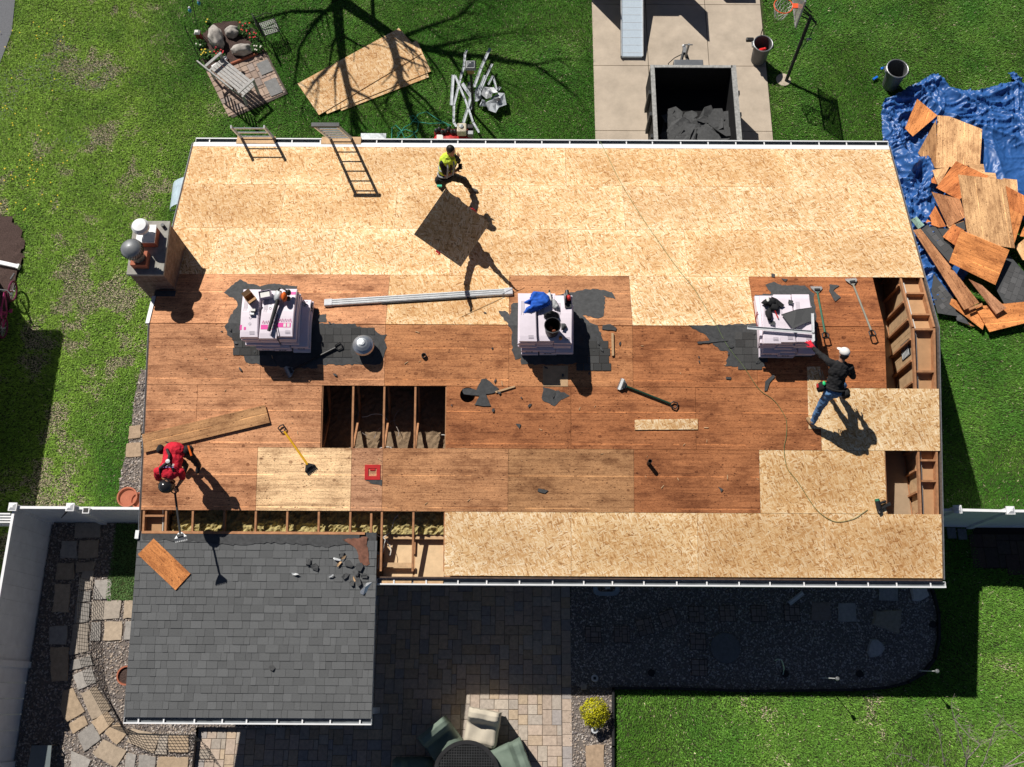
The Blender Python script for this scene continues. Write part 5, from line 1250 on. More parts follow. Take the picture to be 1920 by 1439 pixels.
# aluminium ramp coming down from the unseen trailer
a0, a1 = at(1164, 106, .10), at(1206, 103, .10); zr = .62
ly = 18.9
t = thing('loading_ramp', 'pale blue aluminium loading ramp sloping down onto the driveway', 'ramp', Matrix.Translation(Vector(((a0.x + a1.x) / 2, a0.y, 0)))); Wd = a1.x - a0.x
sl = .26; top = 2.9; m = MB(); m.prism([(-Wd / 2, 0, .10), (Wd / 2, 0, .10), (Wd / 2, top, .10 + sl * top), (-Wd / 2, top, .10 + sl * top)], (0, 0, -.07)); rb = m.build('ramp_bed', plain('ramp_aluminium', (.58, .68, .78), .5, .1, var=.06, scale=20), t)
for sx in (-1, 1):
    m = MB(); m.prism([(sx * (Wd / 2 - .012) - .012, 0, .125), (sx * (Wd / 2 - .012) + .012, 0, .125), (sx * (Wd / 2 - .012) + .012, top, .125 + sl * top), (sx * (Wd / 2 - .012) - .012, top, .125 + sl * top)], (0, 0, -.10)); m.build('edge_rail', ALUP, t)
m = MB()
for k in range(14): m.box((0, .1 + k * .2, .101 + sl * (.1 + k * .2)), (Wd - .06, .008, .004))
m.build('tread', ALUP, rb)
# unseen equipment trailer: box and raised panels shaped to throw the shadow on the drive
t = thing('equipment_trailer', 'unseen equipment trailer above the ramp, raised panels shaped to shadow the driveway', 'trailer', Matrix.Translation((2.9, 18.45, 0)))
m = MB(); m.box((.02, 1.8, .78), (1.6, 3.6, .92)); m.build('trailer_box', WHITE, t)
m = MB(); m.box((1.13, .22, 1.18), (.05, .95, 1.66)); m.build('side_panel', DARKMET, t); m = MB(); m.box((.95, .1, 1.0), (.4, .05, .6)); m.build('hinge_plate', DARKMET, t)
m = MB(); m.box((-.98, .25, 1.1), (.05, .9, 1.6)); m.build('side_panel', DARKMET, t); m = MB(); m.box((-.55, .12, 1.35), (.5, .05, .5)); m.build('hinge_plate', DARKMET, t)
for x in (-.75, .8):
    for y in (1.2, 2.4): m = MB(); m.lathe([(.2, -.1), (.32, -.08), (.32, .08), (.2, .1), (0, .08)], 20, Matrix.Translation((x, y, .32)) @ Matrix.Rotation(R(90), 4, 'Y')); m.build('wheel', BLACK, t)
t = thing('hand_cart', 'unseen cart shape with handle frame, added to throw a shadow on the driveway', 'cart', Matrix.Translation((5.75, 18.85, 0)))  # made-up cart out of view, added for the shadow it casts
m = MB(); m.box((0, 0, .45), (.8, .7, .5)); m.build('cart_box', LUMBER, t); m = MB()
for x in (-.25, .25): m.tube([(x, .3, .6), (x, .3, 1.45)], .03, 6)
m.tube([(-.25, .3, 1.25), (.25, .3, 1.25)], .02, 6); m.build('handle_frame', DARKMET, t)
for x in (-.44, .44): m = MB(); m.lathe([(.1, -.03), (.2, -.02), (.2, .02), (.1, .03), (0, .02)], 16, Matrix.Translation((x, 0, .2)) @ Matrix.Rotation(R(90), 4, 'Y')); m.build('wheel', BLACK, t)
# wheeled grey bins
def bin_(rim, base, h, r, label, inside):
    a, b = at(*base), at(*rim, h); t = thing('garbage_can', label, 'garbage can', frame(a, Vector((1, 0, 0)), Vector((0, 0, 1))), 'open grey garbage cans'); d = b - a
    m = MB(); prof = [(r * .80, 0), (r * .96, h - .06), (r * 1.06, h - .05), (r * 1.06, h), (r * .98, h), (r * .92, h - .06), (r * .76, .03), (0, .03)]
    m.lathe(prof, 32); sh = Matrix.Identity(4); sh[0][2] = d.x / h; sh[1][2] = d.y / h; m.v = [tuple(sh @ Vector(q)) for q in m.v]; m.build('can_body', BINP, t, smooth=False)
    m = MB(); ri = [Vector((d.x + math.cos(q / 24 * 6.2832) * r * 1.05, d.y + math.sin(q / 24 * 6.2832) * r * 1.05, h)) for q in range(25)]; m.tube(ri, .016, 6, cap=False); m.build('rim', GREYMET, t)
    for s_ in (-1, 1):
        m = MB(); c = d + Vector((s_ * r * 1.08, -.02 * s_, -.06)); m.box(c, (.05, .16, .05)); m.build('handle', BLACK if s_ > 0 else GREYMET, t)
    return t, a, d
t, a, d = bin_((1431, 82), (1421, 114), .68, .235, 'open grey garbage can with a red cone in it, at the driveway edge', 1)
m = MB(); M = Matrix.Translation(a + Vector((d.x - .02, d.y - .03, .38))) @ Euler((.35, .25, 0)).to_matrix().to_4x4(); m.lathe([(.13, -.1), (.09, 0), (.03, .30), (.02, .31), (0, .31)], 16, M); tag(m.build('traffic_cone', plain('bright_red', (.80, .03, .03), .4)), 'bright red cone standing inside the garbage can', 'cone')
p = at(1406, 75, .55); m = MB(); m.box((0, 0, 0), (.20, .10, .09)); tag(m.build('grease_gun', BLACK, bevel=.02, M=Matrix.Translation(p)), 'black grease gun sticking out left of the garbage can with the cone', 'tool')
m = MB(); m.tube([at(1425, 72, .5), at(1430, 54, 1.0)], .012, 6); tag(m.build('stick', BLACK), 'thin dark stick poking out of the garbage can with the cone', 'stick')
t, a, d = bin_((1683, 129), (1669, 160), .70, .26, 'empty open grey garbage can on the lawn near the blue tarp', 0)
for i, (p_, z, r_) in enumerate(((at(1641, 147, .05), .05, .6), (at(1657, 128, .35), .35, .3))):
    m = MB(); m.box((0, 0, 0), (.16, .06, .05)); tag(m.build('clamp', plain('bright_blue', (.01, .15, .65), .4), bevel=.01, M=Matrix.Translation(p_) @ Matrix.Rotation(r_, 4, 'Z')), ('bright blue clamp lying on the grass beside the empty garbage can', 'bright blue clamp at the rim of the empty garbage can')[i], 'clamp')
m = MB(); m.tube([at(1645, 143, .06), at(1655, 132, .3), at(1658, 122, .5)], .008, 5); tag(m.build('cord', BLACK), 'black cord between the two blue clamps', 'cord')
CLEARB = bpy.data.materials.new('clear_board'); CLEARB.use_nodes = True; nt_ = CLEARB.node_tree; tr_ = nt_.nodes.new('ShaderNodeBsdfTransparent'); mx_ = nt_.nodes.new('ShaderNodeMixShader'); mx_.inputs[0].default_value = .42
pb_ = nt_.nodes['Principled BSDF']; nt_.links.new(ramp(nt_, noise(nt_, coords(nt_), 5, 3), [(.3, .3), (.7, .4)]), pb_.inputs['Base Color']); pb_.inputs['Roughness'].default_value = .15
nt_.links.new(tr_.outputs[0], mx_.inputs[1]); nt_.links.new(pb_.outputs[0], mx_.inputs[2]); nt_.links.new(mx_.outputs[0], nt_.nodes['Material Output'].inputs[0])
# basketball hoop, leaning, backboard edge on
B0 = at(1474, 152); t = thing('basketball_hoop', 'black basketball hoop with clear backboard and orange rim beside the driveway', 'basketball hoop', Matrix.Translation(B0))
q_ = lambda x, y, z: at(x, y, z) - B0
top = q_(1520, 32, 1.75); m = MB(); m.tube([(0, 0, 0), top], .045, 10); m.build('pole', BLACK, t)
bb, bt = q_(1492, 52, 2.0), None
b1 = q_(1492, 52, 2.05); up = Vector((top.x * .36, top.y * .36, 1)).normalized(); side_ = Vector((0.09, 1, -.05)).normalized(); side_ = (side_ - up * side_.dot(up)).normalized(); b1 = b1 + up * .0
m = MB(); e = up.cross(side_) * .02; c = [b1, b1 + side_ * 1.1, b1 + side_ * 1.1 + up * .72, b1 + up * .72]; m.prism(c, e); bd = m.build('backboard', CLEARB, t)
m = MB(); m.tube(c + [c[0]], .022, 6); m.build('frame', GREYMET, bd)
rc = q_(1469, 11, 2.24); m = MB(); ri = [rc + Vector((math.cos(k / 28 * 6.2832) * .228, math.sin(k / 28 * 6.2832) * .228, .0)) for k in range(29)]; m.tube(ri, .012, 6, cap=False)
m.box(rc + Vector((.30, .0, -.01)), (.16, .13, .03)); m.build('rim', plain('orange_rim', (.80, .10, .03), .5), t)
m = MB()
for k in range(12):
    a1 = k / 12 * 6.2832
    for s_ in (.55, -.55):
        m.tube([rc + Vector((math.cos(a1) * .225, math.sin(a1) * .225, 0)), rc + Vector((math.cos(a1 + s_) * .17, math.sin(a1 + s_) * .17, -.2)), rc + Vector((math.cos(a1 + s_ * .3) * .12, math.sin(a1 + s_ * .3) * .12, -.38))], .006, 4)
m.build('net', WHITEC, t)
cb_ = b1 + side_ * .42 + up * .36
for dz in (.0, .22):
    for o in (-.12, .12): m = MB(); m.tube([top + Vector((0, o * .5, dz * .6 - .05)), cb_ + side_ * o + up * (dz - .2)], .02, 6); m.build('arm', BLACK, t)
m = MB(); p1, p2, p3 = q_(1530, 44, 1.55), q_(1516, 74, 1.25), q_(1503, 92, 1.05); m.tube([top, p1], .03, 6); m.tube([p1, p2, p3], .012, 6); m.build('height_rod', BLACK, t)
m = MB(); m.tube([p2 + Vector((-.05, 0, 0)), p2 + Vector((.07, 0, 0))], .035, 8); m.build('adjuster', GREYMET, t)
p = at(1469, 150); m = MB(); m.lathe([(.20, 0), (.19, .012), (0, .012)], 14, Matrix.Translation((p.x, p.y, 0))); tag(m.build('concrete_footing', CONCRETE), 'pale round concrete footing under the basketball pole', 'footing')
# bicycle and splash pipe at the neighbour's bed
wf, wr = at(21, 546, .25), at(3, 615, .25); dirb = Vector((wf.x - wr.x, wf.y - wr.y, 0)); t = thing('bicycle', 'pink bicycle parked in the mulch at the far left edge', 'bicycle', frame(Vector((wr.x, wr.y, 0)), dirb) @ Matrix.Rotation(R(8), 4, 'X')); D = dirb.length
for x in (0, D):
    m = MB(); m.tube([(x + math.cos(k / 32 * 6.2832) * .235, 0, .25 + math.sin(k / 32 * 6.2832) * .235) for k in range(33)], .024, 8, cap=False); wl = m.build('wheel', plain('maroon_tyre', (.14, .02, .06), .6), t)
    m = MB()
    for k in range(12): a = k / 12 * 6.2832; m.tube([(x, .01, .25), (x + math.cos(a) * .22, 0, .25 + math.sin(a) * .22)], .003, 4)
    m.tube([(x, -.05, .25), (x, .05, .25)], .02, 6); m.build('spokes', ALUP, wl)
m = MB(); st, hd, bbk = Vector((D * .28, 0, .58)), Vector((D * .80, 0, .66)), Vector((D * .42, 0, .26))
for a, b in (((0, 0, .25), bbk), (bbk, st), ((0, 0, .25), st), (bbk, hd), (st, hd), (hd, (D, 0, .25))): m.tube([Vector(a), Vector(b)], .02, 8)
m.build('bike_frame', PINKP, t)
m = MB(); m.tube([hd, hd + Vector((-.04, 0, .12))], .016, 6); m.tube([hd + Vector((-.14, -.26, .14)), hd + Vector((-.02, -.12, .15)), hd + Vector((-.02, .12, .15)), hd + Vector((-.14, .26, .14))], .014, 6); m.build('handlebar', GREYMET, t)
m = MB(); m.ball(st + Vector((-.02, 0, .10)), (.13, .08, .035)); m.build('saddle', PINKP, t)
for s_ in (-1, 1): m = MB(); m.tube([bbk, bbk + Vector((0, s_ * .09, -.12 * s_))], .012, 5); m.box(bbk + Vector((0, s_ * .13, -.12 * s_)), (.09, .07, .02)); m.build('pedal', PINKP, t)
a, b = at(-30, 486, .08), at(38, 502, .05); L = (b - a).length; t = thing('downspout', 'white downspout extension lying across the mulch by the bicycle', 'downspout', frame(a, b - a)); m = MB(); m.box((L / 2, 0, 0), (L, .10, .07)); m.build('spout', WHITE, t, bevel=.008); m = MB(); m.box((L - .03, 0, .0), (.05, .12, .09)); m.build('end_cuff', WHITE, t)
p = at(22, 516, .02); m = MB(); m.tube([at(20, 524, .03), at(27, 513, .03)], .02, 6); tag(m.build('bar_scrap', GREYMET), 'short grey bar lying in the mulch below the downspout', 'bar')
# awning on the gable wall
a = [at(326, 398, 1.75), at(337, 402, 1.75)]
t = thing('window_awning', 'pale blue curved metal awning on the gable wall near the chimney', 'awning', Matrix.Translation((-6.82, 0, 0)))
y0, y1 = at(316, 394, 1.7).y, at(340, 346, 1.7).y; xo = at(318, 394, 1.7).x + 6.82; n = 8; m = MB(); pr = [(xo * math.sin(k / n * 1.57), 1.62 + .55 * math.cos(k / n * 1.57)) for k in range(n + 1)]
for k in range(n): m.add([(pr[k][0], y0, pr[k][1]), (pr[k + 1][0], y0, pr[k + 1][1]), (pr[k + 1][0], y1, pr[k + 1][1]), (pr[k][0], y1, pr[k][1])], [(0, 1, 2, 3)])
o = m.build('awning_shell', plain('pale_blue_metal', (.50, .62, .70), .4), t); o.modifiers.new('t', 'SOLIDIFY').thickness = .01
for y in (y0 + .03, y1 - .03): m = MB(); m.tube([(0, y, 1.55), (xo, y, 1.63)], .012, 6); m.build('bracket', GREYMET, t)
# ------------------------------------------------------------------ blue tarp and torn plywood
TP_ = pw([(1648, 205), (1655, 190), (1690, 176), (1720, 160), (1745, 145), (1758, 150), (1775, 168), (1808, 174), (1832, 175), (1862, 165), (1898, 158), (1884, 142), (1900, 139), (1918, 160), (1960, 210), (1985, 300), (1980, 400), (1900, 420), (1810, 520), (1788, 560), (1740, 580), (1716, 525), (1700, 480), (1688, 440), (1674, 390), (1662, 345), (1655, 300), (1648, 250)])
res = .026; xs_ = [p.x for p in TP_]; ys_ = [p.y for p in TP_]; X = np.arange(min(xs_), max(xs_), res); Y = np.arange(min(ys_), max(ys_), res)
gx, gy = np.meshgrid(X, Y, indexing='ij'); ins = inpoly(gx, gy, TP_); m = MB(); idx = {}
FOLDS = [([(1660, 205), (1700, 178), (1745, 160)], .22), ([(1745, 150), (1790, 185), (1840, 190), (1900, 165)], .22), ([(1720, 180), (1760, 215), (1850, 250), (1930, 275)], .20), ([(1670, 260), (1690, 300), (1700, 330)], .26), ([(1700, 330), (1730, 300), (1745, 330), (1730, 370)], .28), ([(1700, 400), (1730, 420), (1745, 455)], .22), ([(1850, 250), (1880, 340), (1930, 380)], .14), ([(1780, 180), (1850, 220), (1930, 235)], .12), ([(1655, 230), (1665, 280), (1700, 310)], .18)]
FOLDS = [([at(*p) for p in f], h) for f, h in FOLDS]
def seg(p, a, b):
    d = b - a; k = max(0, min(1, (p - a).dot(d) / d.dot(d))); return (p - a - d * k).length
for i in range(len(X)):
    for j in range(len(Y)):
        if not ins[i, j]: continue
        p = Vector((X[i], Y[j], 0)); z = .03
        for f, h in FOLDS:
            dd = min(seg(p, a, b) for a, b in zip(f[:-1], f[1:])); z += h * .62 * math.exp(-abs(dd / .13) ** 1.2)
        wv = mnoise.noise(Vector((p.x * 1.3, p.y * 1.3, 4))); wu = mnoise.noise(Vector((p.x * 1.3, p.y * 1.3, 9)))
        rd = lambda fx, fy, k, sd: (1 - abs(mnoise.noise(Vector((p.x * fx + wv * k, p.y * fy + wu * k, sd))))) ** 6
        bund = .22 + .78 * max(0, min(1, (10.75 - p.x) / .5)) + .45 * max(0, min(1, (p.y - 13.3) / .8)); bund = min(bund, 1.1)
        z += (.13 * rd(1.6, 3.4, 1.6, 1) + .08 * rd(4.5, 3.0, 2.2, 2) + .042 * rd(8, 9, 2.5, 6) + .018 * rd(17, 15, 3, 8)) * bund; idx[i, j] = len(m.v); m.v.append((p.x, p.y, z))
for (i, j) in idx:
    if (i + 1, j) in idx and (i, j + 1) in idx and (i + 1, j + 1) in idx: m.f.append([idx[i, j], idx[i + 1, j], idx[i + 1, j + 1], idx[i, j + 1]]); m.c.append((1, 1, 1)); m.m.append(0)
tag(m.build('tarp', TARP, smooth=True), 'crumpled blue tarp spread on the lawn under torn plywood', 'tarp')
E5 = lambda *p: [(x / 3.597 + 1580, y / 3.597 + 240) for x, y in p]
E4 = lambda *p: [(x / 3.69 + 1400, y / 3.69) for x, y in p]
ORB, ORD, BRN, PAL, PNK = (.90, .36, .12), (.76, .27, .09), (.58, .28, .135), (.92, .56, .28), (.58, .29, .16)
BO = [(E4((1180, 685), (1320, 800), (1150, 945), (1095, 890)), .34, ORB, 'orange plywood offcut at the top of the tarp', (.1, .1)), (E4((1320, 800), (1400, 805), (1630, 895), (1615, 1140), (1310, 1165)), .30, PAL, 'large pale orange plywood sheet with tape lines in the middle of the tarp', (.05, -.05)), (E4((1310, 830), (1320, 1165), (1270, 1160), (1185, 1060)), .26, (.55, .3, .14), 'brownish triangle of plywood under the large pale sheet', (0, .1)),
 (E5((605, 285), (720, 262), (650, 390), (640, 380)), .32, PAL, 'small light plywood scrap left of the brown board', (0, 0)), (E5((598, 290), (640, 380), (600, 370)), .28, ORD, 'narrow orange sliver beside the small light scrap', (0, 0)), (E5((845, 245), (950, 245), (965, 330), (880, 300)), .36, PAL, 'light plywood scrap behind the brown board', (0, 0)), (E5((955, 300), (1030, 305), (1040, 350), (960, 345)), .35, PAL, 'small light square scrap above the top sheet', (0, 0)),
 (E5((765, 225), (985, 325), (785, 485), (630, 405)), .42, ORD, 'brown orange board with a pale line leaning left of the top sheet', (.12, .05)), (E5((1080, 340), (1175, 350), (1185, 470), (1095, 470)), .44, PAL, 'light offcut to the right behind the top sheet', (0, 0)), (E5((1097, 390), (1240, 465), (1240, 600), (1118, 545)), .46, ORD, 'orange brown board right of the top sheet', (-.1, 0)), (E5((1118, 540), (1218, 590), (1160, 775), (1030, 700)), .50, ORB, 'orange board sticking out at the lower right of the top sheet', (0, .05)), (E5((1190, 730), (1260, 600), (1260, 740)), .34, ORB, 'orange corner at the right picture edge', (0, 0)), (E5((1165, 800), (1260, 720), (1260, 900), (1215, 890)), .30, PAL, 'light plywood corner at the right picture edge below the top sheet', (0, 0)),
 (E5((600, 432), (790, 480), (830, 600), (712, 668)), .36, BRN, 'brown weathered board left of the top sheet', (.1, .1)), (E5((625, 527), (697, 665), (650, 672), (558, 640)), .28, ORD, 'orange triangle of plywood at the tarp edge', (0, 0)), (E5((675, 735), (745, 650), (820, 690), (765, 798)), .36, ORD, 'small orange plywood square left of the orange sheet', (.1, 0)), (E5((700, 655), (815, 625), (822, 640), (720, 680)), .30, PAL, 'thin pale strip under the top sheet', (0, 0)), 
 (E5((800, 690), (1125, 825), (1030, 1060), (718, 908)), .52, ORB, 'big orange plywood sheet tilted below the top sheet', (.05, .22)), (E5((780, 315), (1092, 350), (1162, 812), (850, 770)), .72, PAL, 'pale weathered plywood sheet lying on top of the pile', (.02, .16)), (E5((475, 690), (525, 680), (922, 1180), (820, 1228)), .30, BRN, 'long brown plank slanting across the lower pile', (.02, .02)), (E5((850, 1020), (940, 1062), (1105, 1215), (1035, 1258)), .34, PNK, 'shorter pinkish brown plank beside the long one', (.05, .1)), (E5((850, 1215), (940, 1180), (945, 1195), (855, 1232)), .30, BRN, 'small brown offcut at the end of the long plank', (0, 0)),
 (E5((735, 1150), (905, 1232), (955, 1320), (945, 1362), (722, 1190)), .16, ORB, 'orange wedge of plywood under the planks at the lawn edge', (0, .05)), (E5((890, 1205), (1260, 1170), (1260, 1310), (990, 1377)), .20, ORB, 'wide orange board lowest in the pile by the lawn', (.0, .08)), (E5((800, 1280), (890, 1340), (860, 1335), (795, 1310)), .08, BRN, 'brown splinter lying at the lawn edge', (0, 0)), (E5((460, 620), (498, 598), (552, 655), (510, 682)), .30, (.30, .48, .42), 'small pale teal board at the left end of the shingle strip', (0, 0))]
for px, z, c, lab, tl in BO:
    top_, dn = tilt_board(px, z, .014, tl); c0 = sum(top_, Vector()) / len(top_); d_ = max((top_[(k + 1) % len(top_)] - top_[k] for k in range(len(top_))), key=lambda v: v.length)
    M = frame(c0, Vector((d_.x, d_.y, d_.z))); i_ = M.inverted(); m = MB(); m.prism([i_ @ q for q in top_], i_.to_3x3() @ dn)
    tag(m.build('torn_plywood', PLY, tint=c, M=M), lab, 'plywood', 'torn plywood on the tarp')
for px, z, lab, tl in ((E5((1115, 850), (1260, 1010), (1260, 1150), (1115, 1230), (1030, 1080)), .26, 'large grey shingle sheet at the right of the pile', (0, .1)), (E5((615, 985), (745, 1148), (770, 1270), (640, 1250), (598, 1100)), .16, 'grey shingle sheet at the left foot of the pile', (0, .05)), (E5((525, 682), (602, 635), (752, 830), (715, 902)), .26, 'dark shingle strip above the long plank', (0, 0)), (E5((640, 680), (720, 680), (740, 800), (700, 770)), .28, 'small dark shingle scrap behind the orange square', (0, 0)), (E5((760, 650), (820, 630), (830, 690), (790, 690)), .33, 'dark shingle corner under the top sheet', (0, 0)), (E5((740, 1190), (800, 1250), (860, 1330), (770, 1300)), .10, 'dark shingle tongue at the lower tip of the pile', (0, 0))):
    top_, dn = tilt_board(px, z, .008, tl); q = []
    for a, b in zip(top_, top_[1:] + top_[:1]): q += [a, a.lerp(b, .5)]
    m = MB(); m.prism(q, dn, col=(.085, .088, .092)); n_ = len(q); c0 = sum(top_, Vector()) / len(top_)
    dd_ = max((top_[(k + 1) % len(top_)] - top_[k] for k in range(len(top_))), key=lambda v: v.length); Mf = frame(c0, dd_, dn * -1); If = Mf.inverted(); lp = [Vector(((If @ v).x, (If @ v).y, 0)) for v in top_]; rq = random.Random(len(m.v) + int(c0.x * 100))
    yy_ = min(v.y for v in lp)
    while yy_ < max(v.y for v in lp):
        xx_ = min(v.x for v in lp) - rq.uniform(0, .15)
        while xx_ < max(v.x for v in lp):
            w_ = rq.choice((.13, .17, .22)); q4 = [(xx_ + .003, yy_ + .003), (xx_ + w_ - .003, yy_ + .003), (xx_ + w_ - .003, yy_ + .137), (xx_ + .003, yy_ + .137)]
            if inpoly([a_[0] for a_ in q4], [a_[1] for a_ in q4], lp).all(): kk_ = rq.uniform(.085, .14); m.prism([Mf @ Vector((a_[0], a_[1], .006 if j_ < 2 else .003)) for j_, a_ in enumerate(q4)], dn * .3, col=(kk_, kk_, kk_ * 1.03))
            xx_ += w_
        yy_ += .14
    tag(m.build('shingle_sheet', SHINGLE), lab, 'shingle', 'old shingle sheets on the tarp')
# ------------------------------------------------------------------ trees and the neighbour's house beyond the picture
def limb(m, pts, r0, r1, n=8):
    k = len(pts); m.tube(pts, [r0 + (r1 - r0) * i / (k - 1) for i in range(k)], n)
def grow(m, p, d, L, r, depth, rr, grav=0.0):
    pts = [p]; q = p.copy(); dd = d.copy(); n = 4
    for i in range(n):
        dd = (dd + Vector((rr.uniform(-.22, .22), rr.uniform(-.22, .22), rr.uniform(-.12, .2)))).normalized(); q = q + dd * L / n; pts.append(q.copy())
    limb(m, pts, r, r * .55, 5 if depth < 2 else 7)
    if depth <= 0: return
    for k in range(rr.randint(2, 3)):
        f = rr.randint(1, n); nd = (dd + Vector((rr.uniform(-1, 1), rr.uniform(-1, 1), rr.uniform(-.2, .7))) * .8).normalized(); grow(m, pts[f], nd, L * rr.uniform(.55, .8), r * .5, depth - 1, rr)
base = at(556, -92); t = thing('bare_tree', 'leafless tree standing beyond the front lawn, branches shadowing the grass', 'tree', Matrix.Translation(base))
rr = random.Random(31); S2 = lambda x, y, z: at(x, y) + Vector((-.58, .726, 1)) * z - base
m = MB(); fk = S2(630, -8, 2.1); limb(m, [Vector((0, 0, -.05)), fk * .5, fk], .25, .21, 12); m.build('trunk', BARE, t)
m = MB(); PATHS = [([(630, -8, 2.1), (636, 60, 3.2), (642, 110, 4.0), (655, 170, 4.8), (668, 240, 5.6)], .13, .05), ([(632, -4, 2.1), (680, 28, 2.8), (730, 62, 3.4), (790, 88, 4.2), (840, 100, 4.9), (900, 105, 5.6), (1000, 120, 6.3)], .15, .04), ([(730, 62, 3.4), (745, 110, 4.2), (752, 150, 4.8), (765, 200, 5.4), (790, 250, 6.0)], .11, .045), ([(632, 0, 2.4), (590, 40, 3.2), (560, 90, 4.2), (552, 150, 5.0)], .06, .02), ([(650, 10, 2.4), (610, 20, 3.0), (540, 22, 3.8), (470, 40, 4.8)], .07, .02), ([(700, 45, 3.1), (698, 0, 3.6), (710, -40, 4.4)], .06, .02), ([(750, 70, 3.6), (800, 50, 4.4), (860, 30, 5.2), (890, 0, 6.0)], .06, .02), ([(800, 90, 4.4), (870, 75, 5.0), (960, 60, 5.8)], .05, .015), ([(840, 100, 4.9), (880, 160, 5.6), (930, 230, 6.4)], .05, .015), ([(752, 150, 4.8), (800, 190, 5.4), (850, 260, 6.2)], .05, .018), ([(642, 110, 4.0), (600, 150, 4.8), (565, 200, 5.6)], .05, .015), ([(655, 170, 4.8), (700, 190, 5.4), (730, 240, 6.2)], .045, .015)]
for pth, r0, r1 in PATHS:
    pts = [S2(x, y, z) for x, y, z in pth]; limb(m, pts, r0 * 1.12, r1 * 1.3)
    for k in range(1, len(pts)):
        for _ in range(3):
            d = (pts[k] - pts[k - 1]).normalized() + Vector((rr.uniform(-.8, .8), rr.uniform(-.8, .8), rr.uniform(0, .7))); grow(m, pts[k], d.normalized(), rr.uniform(.7, 1.5), r1 * .9, 1, rr)
m.build('crown', BARE, t)
base = at(1800, 1560); t = thing('bare_tree', 'young leafless tree at the lower right corner of the back lawn', 'tree', Matrix.Translation(base)); Q = lambda x, y, z: at(x, y, z) - base
m = MB(); limb(m, [Vector((0, 0, -.05)), Q(1800, 1530, .8), Q(1802, 1500, 1.3)], .05, .035); m.build('trunk', TWIG, t); m = MB(); rr = random.Random(5)
for pth in ([(1802, 1500, 1.3), (1812, 1425, 2.0), (1802, 1390, 2.3), (1790, 1350, 2.6), (1784, 1326, 2.75)], [(1802, 1500, 1.3), (1770, 1430, 2.0), (1762, 1380, 2.4), (1745, 1345, 2.6)], [(1806, 1480, 1.5), (1815, 1420, 2.0), (1817, 1375, 2.3)], [(1802, 1500, 1.3), (1845, 1430, 2.0), (1855, 1400, 2.2), (1866, 1365, 2.5)], [(1812, 1425, 2.0), (1835, 1400, 2.2), (1840, 1390, 2.4)], [(1802, 1500, 1.3), (1740, 1440, 1.9), (1710, 1420, 2.2), (1672, 1412, 2.5)], [(1802, 1500, 1.3), (1880, 1440, 2.0), (1935, 1400, 2.4), (1900, 1370, 2.6), (1872, 1340, 2.8)], [(1880, 1440, 2.0), (1950, 1420, 2.3)], [(1740, 1440, 1.9), (1700, 1450, 2.2), (1690, 1432, 2.4)], [(1790, 1350, 2.6), (1815, 1378, 2.5), (1818, 1360, 2.7)]):
    pts = [Q(*p) for p in pth]; limb(m, pts, .012, .005, 6)
    for k in range(1, len(pts)):
        for _ in range(3): d = (pts[k] - pts[k - 1]).normalized() + Vector((rr.uniform(-.9, .9), rr.uniform(-.9, .9), rr.uniform(-.1, .6))); grow(m, pts[k], d.normalized(), rr.uniform(.14, .34), .0045, 1, rr)
m.build('crown', TWIG, t)
hx, hy = -12.34, 10.12
t = thing('neighbour_house', 'neighbouring house beyond the mulch bed at the left, throwing a square shadow', 'house', Matrix.Translation((hx, hy, 0)))
m = MB(); m.box((-4.4, -6.6, 1.2), (8, 12.4, 2.4)); m.build('wall', WHITE, t); m = MB(); m.prism([(-8.8, 0, 2.62), (0, 0, 2.62), (0, -13.2, 2.62), (-8.8, -13.2, 2.62)], (0, 0, -.2)); m.prism([(-8.8, 0, 2.63), (-4.4, 0, 3.6), (0, 0, 2.63)], (0, -13.2, 0)); m.build('roof', SHINGLE, t, tint=(1, 1, 1))
m = MB(); m.box((-.35, -.5, 1.2), (.09, .09, 2.3)); m.build('downspout', WHITE, t)
# dandelions
rr = random.Random(77); proto = None
for k in range(70):
    px, py = (rr.uniform(0, 130), rr.uniform(30, 400)) if k < 52 else (rr.uniform(40, 330), rr.uniform(560, 900))
    if k >= 52: px, py = rr.uniform(20, 90), rr.uniform(230, 390)
    p = at(px, py)
    if proto is None:
        m = MB(); m.lathe([(.0, .045), (.011, .05), (.017, .055), (.0, .053)], 9); proto = m.build('dandelion', plain('dandelion_yellow', (.75, .55, .02), .7)); o = proto
    else: o = proto.copy(); COL.objects.link(o)
    o.location = p; tag(o, 'tiny yellow dandelion in the lawn near the road', 'dandelion', 'dandelions in the lawn')
